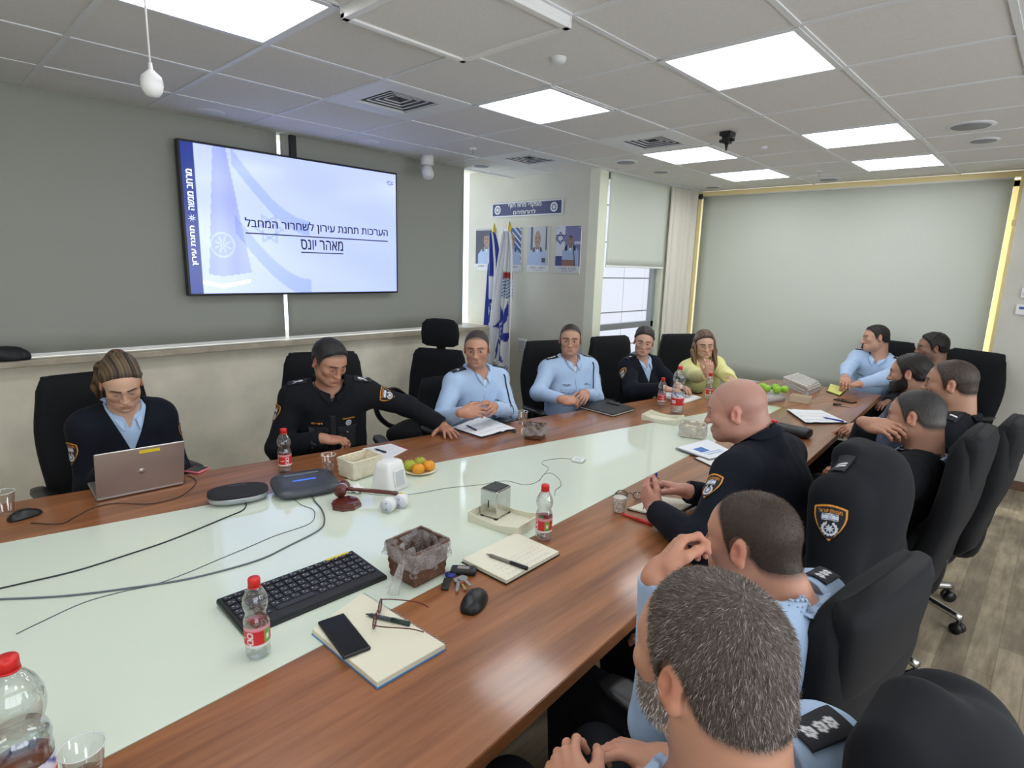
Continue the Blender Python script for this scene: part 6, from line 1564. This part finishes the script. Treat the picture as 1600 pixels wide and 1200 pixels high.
# ---- notebooks and papers
sn = [(-1.350,0.676), (-1.412,0.872), (-1.048,0.893), (-1.049,0.683)]
t, c = slab('spiral_notebook', 'large spiral notebook with a blue edge under the phone and the glasses', 'notebook', sn, .02, [('cover', mat('blue_cover', lin(72, 140, 200), .5), 0, 0, .004), ('pages', M_cream_p, .012, .004, .016), ('top_sheet', M_cream_p, .02, .0162, .017)])
k = sm()
for i in range(34):
    p = quadpt([sn[1], sn[2], sn[2], sn[1]], .02+.96*i/33, 0)-Vector((c[0], c[1], 0)); k.tube([p+Vector((.0, .006*math.cos(a), .010+.009*math.sin(a))) for a in np.linspace(0, 2*PI, 9)], .0009, 5)
k.build('spiral_binding', M_steel, t)
phone('black phone lying on the spiral notebook', (-1.352,0.735), (-1.169,0.705), .074, Z0+.0172)
pen('fountain_pen', 'dark green and gold pen lying across the spiral notebook', (-1.302,0.813), (-1.178,0.873), Z0+.0172, (52, 60, 64), r=.006, capcol=(24, 48, 44))
def glasses(label, c, r, z, m):
    t = thing('eyeglasses', label, 'glasses', (*c, z), r)
    for s in (-1, 1):
        k = sm(); pts = [(s*.036+.024*math.copysign(abs(math.cos(a))**.8, math.cos(a)), 0, .019+.017*math.sin(a)) for a in np.linspace(0, 2*PI, 25)]; k.tube(pts, .0015, 6); k.build('rim', m, t)
        k = sm(); k.rings([[(p[0], dy, p[2]) for p in pts[:-1]] for dy in (-.0004, .0004)]); k.build('lens', M_clear, t)
        k = sm(); k.tube([(s*.062, .0, .024), (s*.066, -.03, .022), (s*.064, -.10, .016), (s*.058, -.135, .003)], .0016, 6, fine=4); k.build('temple', m, t)
    k = sm(); k.tube([(-.013, 0, .024), (0, 0, .028), (.013, 0, .024)], .0015, 6, fine=4); k.build('bridge', m, t); return t
glasses('thin dark red glasses lying on the spiral notebook', (-1.263,0.827), 2.35, Z0+.0172, mat('wine_metal', lin(92, 30, 36), .3, .3))
nb = [(-1.364,1.228), (-1.376,1.510), (-1.168,1.513), (-1.160,1.235)]
t, c = slab('notebook', 'open notebook with a pen beside the small bottle and the tray', 'notebook', nb, .016, [('cover', M_leather, 0, 0, .004), ('pages', M_cream_p, .02, .004, .015)])
def scribble(u, v):
    if v > .5 and .1 < u < .9 and (v*34) % 1 < .3 and math.sin(u*90+int(v*34)*3) > -.2 and math.sin(int(v*34)*2.3) > -.4: return lin(196, 194, 190)
    return lin(228, 224, 204)
sheet(t, 'open_page', c, [tuple(Vector(p)*.97+Vector(c)*.03) for p in nb], .0155, scribble, 60, 60)
pen('ballpoint_pen', 'silver and black pen lying on the open notebook', (-1.323,1.305), (-1.159,1.333), Z0+.0155, (128, 120, 112), r=.006, capcol=(26, 27, 30))
# keyboard
ka, kb_, kc, kd = Vector((-1.661,0.556)), Vector((-1.661,1.005)), Vector((-1.444,0.972)), Vector((-1.457,0.534)); kc0 = (ka+kb_+kc+kd)/4; kx = (kb_-ka+kc-kd)/2
kr = math.atan2(kx.y, kx.x); K = thing('keyboard', 'wide black keyboard with a yellow sticker on the white glass', 'keyboard', (kc0.x, kc0.y, Z0), kr)
KL = kx.length; KW = ((ka-kd).length+(kb_-kc).length)/2*.97
k = sm(); k.rings([[(x, y*s_, z0+.05*max(0, y+KW*.2)) for x, y in ((-KL/2*s_, -KW/2), (KL/2*s_, -KW/2), (KL/2*s_, KW/2), (-KL/2*s_, KW/2))] for s_, z0 in ((1, .0), (1, .010), (.985, .015))]); k.smooth = False; ob = k.build('body', M_dark, K)
for f in ob.data.polygons: f.use_smooth = False
MB().box((0, -KW*.385, .0135), (KL*.97, KW*.19, .007), bev=.003).build('palm_rest', mat('palm_rubber', lin(34, 35, 40), .7), K)
key0 = None; rows = [(.40, 15, .6), (.27, 15, 1), (.13, 15, 1), (-.0, 15, 1), (-.13, 14, 1), (-.25, 11, 1)]; M_key = mat('key_cap', lin(40, 41, 46), .45); nk_ = 0
legend = MB()
for ry, n, hh in rows:
    for i in range(n):
        wk = KL*.95/15*.86; x = -KL*.475+KL*.95*(i+.5)/n; wide_ = 1
        if n == 11: x = -KL*.475+KL*.95*((i+.5)/15 if i < 3 else (5.5/15 if i == 3 else (i+4.5)/15)); wide_ = 4.8 if i == 3 else 1
        if key0 is None: key0 = MB().box((0, 0, 0), (wk, KW*.105, .006), bev=.0014, seg=1).build('key', M_key, K); o = key0
        else: o = key0.copy(); COL.objects.link(o); o.parent = K
        y = ry*KW; o.location = (x, y, .0175+.05*max(0, y+KW*.2)); o.scale = (wide_*(15/14 if n == 14 else 1), hh, 1); nk_ += 1
        if wide_ == 1: legend.box((x-wk*.2, y+KW*.015, .0208+.05*max(0, y+KW*.2)), (.0035, .0035, .0003)); legend.box((x+wk*.15, y-KW*.02, .0208+.05*max(0, y+KW*.2)), (.003, .003, .0003))
legend.build('key_legends', mat('legend_white', lin(190, 192, 196), .6), K)['kind'] = 'stuff'
MB().box((KL*.36, KW*.455, .0245), (KL*.19, KW*.07, .001)).build('sticker', MATS['yellow_sticker'], K)
# keys
ks = thing('key_bunch', 'bunch of keys with a black car fob beside the mouse', 'keys', (-1.301,1.144), .2); ks.scale = (1.3, 1.3, 1.3)
MB().box((.0, .035, .007), (.065, .034, .014), .5, .006).build('car_fob', M_dark, ks); MB().box((.0, .035, .0145), (.03, .012, .002), .5, .0008).build('fob_buttons', M_silver, ks)
def keyp(ang, L, m, hd, org=(0, 0), z=.003):
    k = MB(); k.M = Matrix.Translation((org[0], org[1], z)) @ rz(ang); k.cyl((.012, 0, 0), (.012, 0, .0025), .012, n=16); k.box((.012+L/2, 0, .001), (L, .0065, .0022))
    for q in range(4): k.box((.03+q*.007, .0035, .001), (.004, .003, .002))
    o = k.build('key', m, ks); k = sm(); k.M = Matrix.Translation((org[0], org[1], z)) @ rz(ang); k.cyl((.012, 0, -.001), (.012, 0, .004), .013, n=16); 
    if hd: k.build('key_head', hd, o)
keyp(2.9, .045, M_steel, mat('blue_key_head', lin(42, 50, 140), .4), (-.005, .0)); keyp(-.7, .045, mat('brass', (.6, .45, .2), .3, 1), mat('orange_key_head', lin(214, 96, 36), .4), (.012, .004)); keyp(-1.0, .05, M_steel, None, (.012, .0), .006); keyp(-.45, .04, M_steel, None, (.014, .004), .009)
k = sm(); k.tube([(.004+.014*math.cos(a), .006+.014*math.sin(a), .004) for a in np.linspace(0, 2*PI, 25)], .0012, 6); k.build('ring', M_steel, ks)
MB().box((.0, -.035, .003), (.018, .05, .005), .5, .002).build('leather_strap', M_leather, ks)
# ---- papers of the others
def lines(u, v):
    return lin(206, 208, 216) if .08 < u < .92 and .1 < v < .92 and (v*22) % 1 < .18 else lin(236, 236, 238)
pp = [(-2.658,1.664), (-2.631,1.836), (-2.489,1.839), (-2.406,1.630)]
t, c = slab('paper_sheet', 'white sheets with a pink edge under the reading man\'s hand', 'paper', pp, .003, [('sheets', M_paper, 0, 0, .003)]); sheet(t, 'printed_page', c, pp, .0034, lambda u, v: lin(204, 90, 130) if u > .97 else lines(u, v), 40, 44)
pen('ballpoint_pen', 'dark pen lying on the sheets before the reading man', (-2.602,1.704), (-2.507,1.712), Z0+.004, (30, 34, 60))
def openbook(label, p0, p1, p2, p3, gut, curl=.012, colf=lines):
    t = thing('open_notebook', label, 'notebook', ((p0[0]+p2[0])/2, (p0[1]+p2[1])/2, Z0)); c = ((p0[0]+p2[0])/2, (p0[1]+p2[1])/2); pts = [p0, p1, p2, p3]
    MB().prism([lc(c, p) for p in pts], 0, .003).build('cover', mat('book_cover', lin(60, 62, 74), .5), t)
    sheet(t, 'pages', c, pts, .006, colf, 50, 40, lambda u, v: curl*math.exp(-((u-gut)/.16)**2)*(abs(u-gut)/.16) + .004*(1 if u < gut else 1)); return t
openbook('open white notebook with a pen before the man with steepled fingers', (-2.651,2.294), (-2.711,2.630), (-2.372,2.573), (-2.383,2.289), .62)
pen('ballpoint_pen', 'dark blue pen lying on the open notebook of the steepled-finger man', (-2.612,2.375), (-2.486,2.344), Z0+.013, (38, 42, 84))
phone('black phone on the far page before the steepled-finger man', (-2.601,2.639), (-2.480,2.634), .072, Z0+.014)
kb2 = thing('key_bunch', 'small bunch of keys between the notebook and the bagged basket', 'keys', (-2.341,2.523)); MB().box((0, 0, .004), (.03, .012, .006), .4, .002).build('key', M_dark, kb2); k = sm(); k.tube([(.02+.01*math.cos(a), .01*math.sin(a), .003) for a in np.linspace(0, 2*PI, 19)], .001, 6); k.build('ring', M_steel, kb2)
bd = [(-2.465,3.342), (-2.467,3.692), (-2.155,3.592), (-2.154,3.313)]
t, c = slab('folder', 'closed black folder with a pen on it before the man with clasped hands', 'folder', bd, .02, [('back_cover', M_leather, 0, 0, .004), ('pages', M_paper, .03, .004, .014), ('front_cover', M_leather, 0, .014, .019)])
pen('ballpoint_pen', 'dark pen with a gold clip lying on the black folder', (-2.398,3.574), (-2.271,3.568), Z0+.0195, (60, 50, 40))
pa = [(-2.343,4.202), (-2.337,4.488), (-2.033,4.395), (-2.036,4.111)]
t, c = slab('paper_stack', 'loose stack of white papers before the dark-haired woman', 'paper', pa, .008, [('lower_sheets', M_paper, 0, 0, .004), ('upper_sheets', M_paper, .06, .0042, .008)]); sheet(t, 'printed_page', c, [tuple(Vector(p)*.94+Vector(c)*.06) for p in pa], .0085, lines, 40, 40)
pen('ballpoint_pen', 'black pen lying on the loose papers at the far end', (-2.239,4.413), (-2.122,4.363), Z0+.009, (28, 28, 40))
phone('black phone lying beyond the loose papers', (-2.238,4.569), (-2.124,4.548), .074)
fo = [(-1.499,2.959), (-1.447,3.261), (-1.217,3.122), (-1.269,2.901)]
def chart(u, v):
    if .18 < u < .5 and .3 < v < .62: return lin(66, 116, 186)
    if .18 < u < .8 and .66 < v < .85 and (v*30) % 1 < .4: return lin(150, 176, 214)
    return lin(232, 234, 240)
t, c = slab('folder', 'open grey folder of printed sheets with a blue chart beside the bald man', 'folder', fo, .006, z=Z0+.008, parts_=[('cover', mat('folder_grey', lin(120, 122, 128), .5), 0, 0, .003), ('sheets', M_paper, .05, .003, .008)]); sheet(t, 'printed_page', c, [tuple(Vector(p)*.95+Vector(c)*.05) for p in fo], .0085, chart, 40, 40)
cb = [(-1.351,2.889), (-1.286,3.112), (-1.101,2.968), (-1.152,2.796)]
t, c = slab('clipboard', 'clipboard with white sheets close to the bald man\'s chest', 'clipboard', cb, .006, [('board', M_leather, 0, 0, .004), ('sheets', M_paper, .06, .004, .007)])
nb = [(-1.222,2.031), (-1.197,2.253), (-1.044,2.324), (-1.061,2.064)]
t, c = slab('notebook', 'open cream notebook under the bald man\'s hands', 'notebook', nb, .01, [('cover', M_leather, 0, 0, .003), ('pages', M_cream_p, .02, .003, .009)]); sheet(t, 'open_page', c, [tuple(Vector(p)*.97+Vector(c)*.03) for p in nb], .0095, scribble, 40, 40)
pen('red_pen', 'red pen lying on the wood beside the paper cup', (-1.218,1.968), (-1.067,1.970), Z0, (206, 50, 44), r=.006, clip=False)
glasses('black folded glasses lying beside the paper cup', (-1.279,2.142), .5, Z0, M_dark)
L_, R_ = PX['m12']['tips'][-1], PX['m12']['tips'][1]; a = (L_[0]+L_[4])/2; b = (R_[0]+R_[4])/2; d = nrm(b-a); a = a-d*.035; b = b+d*.035; c = (a+b)/2; Ln = np.linalg.norm(b-a)
bp = thing('ballpoint_pen', 'blue pen held between the bald man\'s hands', 'pen', tuple(c)); k = sm(); k.cyl(tuple(a-c), tuple((b-c)*.35), .0048, n=12); k.build('barrel', mat('pen_38_44_150', lin(38, 44, 150), .3), bp); k = sm(); k.cyl(tuple((b-c)*.35), tuple(b-c), .0055, n=12); k.build('cap', MATS['pen_38_44_150'], bp)
# far right part of the table
cs = [(-1.298,3.725), (-1.325,3.976), (-1.059,3.956), (-0.997,3.619)]
c = tuple(sum(p[i] for p in cs)/4 for i in (0, 1)); d = Vector(cs[2])-Vector(cs[1]); t = thing('glasses_case', 'long black zip case at the table edge beyond the bald man', 'case', (*c, Z0), math.atan2(d.y, d.x))
k = sm(); k.rings([[(x, .055*s_*math.cos(a), .03+.03*s_*math.copysign(abs(math.sin(a))**.7, math.sin(a))) for a in np.linspace(0, 2*PI, 28, endpoint=False)] for x, s_ in ((-.125, .8), (-.12, .95), (-.1, 1), (.1, 1), (.12, .95), (.125, .8))]); k.build('body', M_leather, t); k = sm(); k.tube([(-.12, -.054, .032), (.12, -.054, .032)], .002, 6); k.build('zip', M_darkgrey, t)
openbook('open white notebook with a blue pen near the right table edge', (-1.410,4.479), (-1.226,4.666), (-0.988,4.419), (-1.183,4.167), .12, .01)
pen('ballpoint_pen', 'blue pen lying on the open notebook at the right table edge', (-1.146,4.414), (-1.007,4.392), Z0+.011, (36, 60, 170))
kk = thing('key_bunch', 'bunch of keys with a black fob beside the dark phone at the right edge', 'keys', (-1.209,5.006)); MB().box((0, 0, .006), (.06, .03, .012), .3, .005).build('car_fob', M_dark, kk); MB().box((.06, -.02, .002), (.08, .012, .003), -.1).build('key', M_steel, kk); k = sm(); k.tube([(.02+.013*math.cos(a), -.015+.013*math.sin(a), .004) for a in np.linspace(0, 2*PI, 19)], .0013, 6); k.build('ring', M_steel, kk)
phone('dark phone lying beside the keys at the right edge of the table', (-1.280,5.237), (-1.131,5.203), .076)
yp = [(-1.428,5.527), (-1.510,5.917), (-1.339,5.810), (-1.296,5.407)]
t, c = slab('legal_pad', 'yellow notepad on a black board before the man with the tilted head', 'notepad', yp, .01, [('board', M_leather, -.08, 0, .004), ('pages', mat('yellow_paper', lin(226, 222, 130), .8), .04, .004, .010)])
def papers(label, pts, n, grp, m):
    t = thing('newspaper_stack', label, 'newspapers', (sum(p[0] for p in pts)/4, sum(p[1] for p in pts)/4, Z0)); c = t.location; z = 0
    for i in range(n):
        j = .012*math.sin(i*2.3); q = [((p[0]-c.x)*(1-.03*(i % 3))+j, (p[1]-c.y)*(1-.02*(i % 2))-j) for p in pts]; MB().prism(q, z, z+.0115).build('newspaper', mat('newsprint_%d' % (i % 3), (lin(196, 190, 182), lin(176, 168, 158), lin(208, 202, 192))[i % 3], .8, noise=(20, .08)), t); z += .012
    g = sm(); q = [((p[0]-c.x)*1.06, (p[1]-c.y)*1.06) for p in pts]
    def w(u, v):
        p = quadpt(q, u, v); e = min(u, 1-u, v, 1-v); return (p.x, p.y, (z+.006)*min(1, e*9)**.5+.006*math.sin(u*23+v*17)*math.sin(v*29)*min(1, e*9)+.001)
    g.grid(w, 40, 30); g.build('plastic_wrap', M_bag, t); return t
papers('thick stack of newspapers in a clear wrap at the far end of the table', [(-1.810,5.541), (-1.795,5.906), (-1.498,5.569), (-1.492,5.206)], 6, None, None)
papers('lower stack of wrapped papers in front of the green apples', [(-1.760,4.839), (-1.709,5.098), (-1.556,4.865), (-1.607,4.595)], 3, None, None)
wbx = thing('cardboard_tray', 'small pale open box beside the wrapped papers', 'box', (-1.447,4.891), .1); MB().box((0, 0, .003), (.14, .10, .006)).build('bottom', M_ivory, wbx)
for sx, sy, wx, wy in ((0, .05, .14, .004), (0, -.05, .14, .004), (.07, 0, .004, .10), (-.07, 0, .004, .10)): MB().box((sx, sy, .025), (wx, wy, .05)).build('side', mat('kraft_pale', lin(206, 190, 164), .7), wbx)
M_app = mat('green_apple', lin(150, 200, 60), .35, noise=(8, .1)); ab = Vector((-1.653,4.856))
for i, (x, y, zz) in enumerate(((-.085, .01, .05), (.0, .055, .05), (.075, .04, .05), (.04, -.025, .05), (-.035, -.045, .05))):
    a = thing('green_apple', ('green apple leftmost in the pile by the newspapers', 'green apple at the back of the pile by the newspapers', 'green apple rightmost in the pile by the newspapers', 'green apple at the front of the pile, towards the viewer', 'green apple front left in the pile by the newspapers')[i], 'apple', (ab.x+x, ab.y+y, Z0+zz), i, 'green apples by the newspapers')
    sm().lathe([(max(.0005, .034*math.sin(PI*j/12)), .030-.031*math.cos(PI*j/12)-.006*(j == 12)+.003*(j == 0)) for j in range(13)], n=22).build('flesh', M_app, a); k = sm(); k.cyl((0, 0, .054), (.004, 0, .068), .0014, n=6); k.build('stem', mat('stem_brown', lin(80, 60, 40), .8), a)
tag(MB().prism([(-.06, -.04), (.05, -.05), (.06, .04), (-.05, .05)], 0, .003).build('paper_sheet', mat('pink_print', lin(232, 214, 222), .7)), 'small pink and white leaflet behind the bald man\'s head', 'leaflet').location = (*(-1.904,5.330), Z0)
# ---- bag on the sill
k = Field(); p0 = A3(-4.365, .37, 1.165)
k.ell(p0, (.045, .15, .05), None, .03).ell(p0+A3(.0, -.14, .02), (.045, .12, .055), None, .03).ell(p0+A3(.0, .10, -.02), (.04, .06, .03), None, .03).cut(lambda X, Y, Z: 1.131-Z+0*X+0*Y)
V, F = k.mesh(.008, noise=fold_noise(3, .005, 44)); tag(raw_mesh('cloth_bag', V, F, mat('black_nylon', lin(24, 25, 28), .6, bump=(60, .3))), 'crumpled black bag lying on the sill at the left edge', 'bag')

# ================================================================ flags, spare chair, jackets
def flag(label, base, top, cols, name, emb, seed, wd):
    """furled flag hanging from a leaning pole"""
    t = thing(name, label, 'flag', (*base[:2], 0)); b = Vector((0, 0, 0)); tp = Vector(top)-Vector((*base[:2], 0)); k = sm(); k.tube([b+Vector((0, 0, .02)), tp], .0125, 12); k.build('pole', M_white if emb else mat('pole_grey', lin(150, 150, 150), .4), t)
    k = sm(); k.rings([[tuple(tp+Vector((r_*math.cos(a), r_*math.sin(a), z))) for a in np.linspace(0, 2*PI, 12, endpoint=False)] for r_, z in ((.016, -.02), (.022, .0), (.02, .03), (.008, .075), (.001, .09))]); k.build('finial', mat('gold_finial', lin(206, 180, 80), .35, .5), t)
    k = sm(); k.lathe([(.09, 0), (.09, .02), (.03, .04), (.02, .06)], n=24); k.build('stand', M_dark, t)
    rs = np.random.RandomState(seed); ph = rs.rand(6)*6
    def pt(u, v):       # u across the furled cloth, v from foot to top
        h_ = v; w_ = wd*(.16+.84*(1-h_)**.55); p = b.lerp(tp, .26+.735*h_); amp = .035+.03*(1-h_)
        x = (u-.22)*w_; y = amp*math.sin(u*13+ph[0]+1.2*(1-v))+.5*amp*math.sin(u*27+ph[1]+2*v)
        return (p.x+x*1.0, p.y-.03-abs(y)*.9, p.z-.10*u*(1-v)-.06*math.sin(u*PI)*(1-v))
    k.v = k.v; g = sm(); g.grid(pt, 70, 110, cols); g.build('cloth', mat('flag_cloth', (.8, .8, .8), .75, vcol=True, sheen=.2), t, vcol=True)
    return t
FB = lin(38, 56, 150)
def isr(u, v):
    if .02 < u < .17 and v < .97: return FB if v < .8 else lin(224, 226, 232)
    if .80 < u < .97: return FB
    x, y = (u-.50)/.20, (v-.50)/.115; r = math.hypot(x, y); a = math.atan2(y, x)
    for s in (PI/2, -PI/2):
        q = max(math.cos(a-s-PI+t_*2*PI/3)*r for t_ in range(3))
        if .44 < q < .66: return FB
    if .25 < u < .42 and v > .72: return FB
    return lin(224, 226, 232)
def pol(u, v):
    x, y = (u-.56)/.30, (v-.40)/.19; r = math.hypot(x, y); a = math.atan2(y, x)
    q = max(abs(math.cos(a+t_*PI/3))*r for t_ in range(3))
    if q < .36: return FB if (q > .30 or q < .08 or .15 < q < .22) else lin(214, 220, 236)
    if q < .42: return FB
    k = (a*6/(2*PI)+.5) % 1
    if r < 1.15*(1-.9*abs(k-.5)) and .42 < r: return FB if (int(a*12/(2*PI)+12) % 2) else lin(224, 226, 232)
    if .60 < v < .76 and .3 < u < .9: return lin(170, 50, 50) if v > .72 and u > .5 else (lin(66, 84, 130) if (v*60+u*8) % 1 < .42 else lin(206, 216, 230))
    if .13 < v < .2 and .3 < u < .95 and (v*70+4*(u-.6)**2*4) % 1 < .35: return lin(50, 60, 120)
    return lin(226, 228, 232)
pa_, pb_ = (-4.508,4.420,0.181), (-4.548,4.500,2.097)
flag('blue and white flag with a six-pointed star leaning in the corner', (pa_[0]+.10, 4.40, 0), pb_, isr, 'national_flag', False, 3, .36)
pa_, pb_ = (-4.304,4.280,0.793), (-4.189,4.360,2.094)
flag('white flag with a blue star emblem leaning beside the blue and white one', ((-4.352,4.250,0.167)[0], 4.25, 0), pb_, pol, 'unit_flag', True, 5, .40)
# spare executive chair by the wall
sc_ = make_chair('spare black office chair with a headrest and loop arms against the left wall', (-4.108,3.145,0.460)[:2], -70*DG, 1.02, arms=False)
sc_.location = (-3.68, 2.88, 0); sc_.rotation_euler = (0, 0, -62*DG)
k = sm(); R = [[(-.345+.012*q-.055*(abs(math.cos(a))**2)*0+.045*math.sin(a)*s_, .165*s_*math.copysign(abs(math.cos(a))**.7, math.cos(a)), z+.0) for a in np.linspace(0, 2*PI, 28, endpoint=False)] for q, z, s_ in ((0, 1.06, .75), (0, 1.08, 1), (0, 1.17, 1.05), (.3, 1.25, .98), (.5, 1.285, .75), (.6, 1.295, .4))]
k.rings(R); k.build('neck_rest', M_fab, sc_); MB().box((-.37, 0, 1.03), (.03, .08, .14), bev=.01).build('neck_rest_bracket', M_dark, sc_)
for s in (-1, 1):
    k = sm(); k.tube([(-.24, s*.27, .62), (-.12, s*.315, .70), (.10, s*.32, .705), (.22, s*.31, .66), (.20, s*.295, .55), (.08, s*.28, .45), (.0, s*.25, .41)], .021, 12, fine=5); k.build('loop_arm', M_dark, sc_)
def draped(label, ch, key, extra=None, mats='black', patch=True, w=.30, top=1.06, bulge=1.0, y0=0, mark='bars', pz=.2):
    """uniform jacket hung over a chair back: shoulders over the top, sleeves hanging"""
    M = Matrix.Translation(ch.location) @ rz(ch.rotation_euler.z); T = lambda x, y, z: np.array(M @ Vector((x, y, z)))
    t = thing('uniform_jacket', label, 'jacket', tuple(ch.location)); base = np.array(ch.location); F_ = Field(); Rr = np.array(M.to_3x3())
    F_.ell(T(-.36, y0, top-.10), (.12*bulge, .27, .16), Rr, .05).ell(T(-.365, y0, top-.34), (.115*bulge, .285, .31), Rr, .06)
    for s in (-1, 1): F_.cone(T(-.33, y0+s*.225, top-.07), T(-.37, y0+s*.285, top-.40), .08, .062, .04).cone(T(-.37, y0+s*.285, top-.40), T(-.35, y0+s*.27, top-.62), .066, .05, .04)
    F_.cone(T(-.30, y0-.06, top+.03), T(-.30, y0+.06, top+.03), .045, None, .04)
    V, Fc = F_.mesh(.008, noise=fold_noise(11, .005, 20)); raw_mesh('shell', V-base, Fc, CLOTH[mats], t)
    for s in (-1, 1):
        if not patch: break
        d = Rr@np.array((-.10, s*1.0, .10)); o = decal(t, 'shoulder_patch', F_, T(-.345, y0+s*.24, top-pz), d, Rr@np.array((.1, 0, 1)), .105, .122, patch_col, 64, 76, M_sew, .003); o.location = tuple(-base)
        o = decal(t, 'epaulette', F_, T(-.32, y0+s*.17, top+.03), np.array((0, 0, 1.))+Rr@np.array((0, s*.45, 0)), Rr@np.array((0, -s*1., 0)), .05, .10, epau(mark, lin(26, 30, 36)), 18, 34, M_sew, .005); 
        if o: o.location = tuple(-base)
    return t

draped('dark uniform jacket with a shoulder badge draped over the bald man\'s chair', CHS['m12'], 'm12', top=1.10, pz=.13)
draped('plain dark jacket draped over the chair at the bottom right', CHS['m14'], 'm14', top=1.11, patch=False)
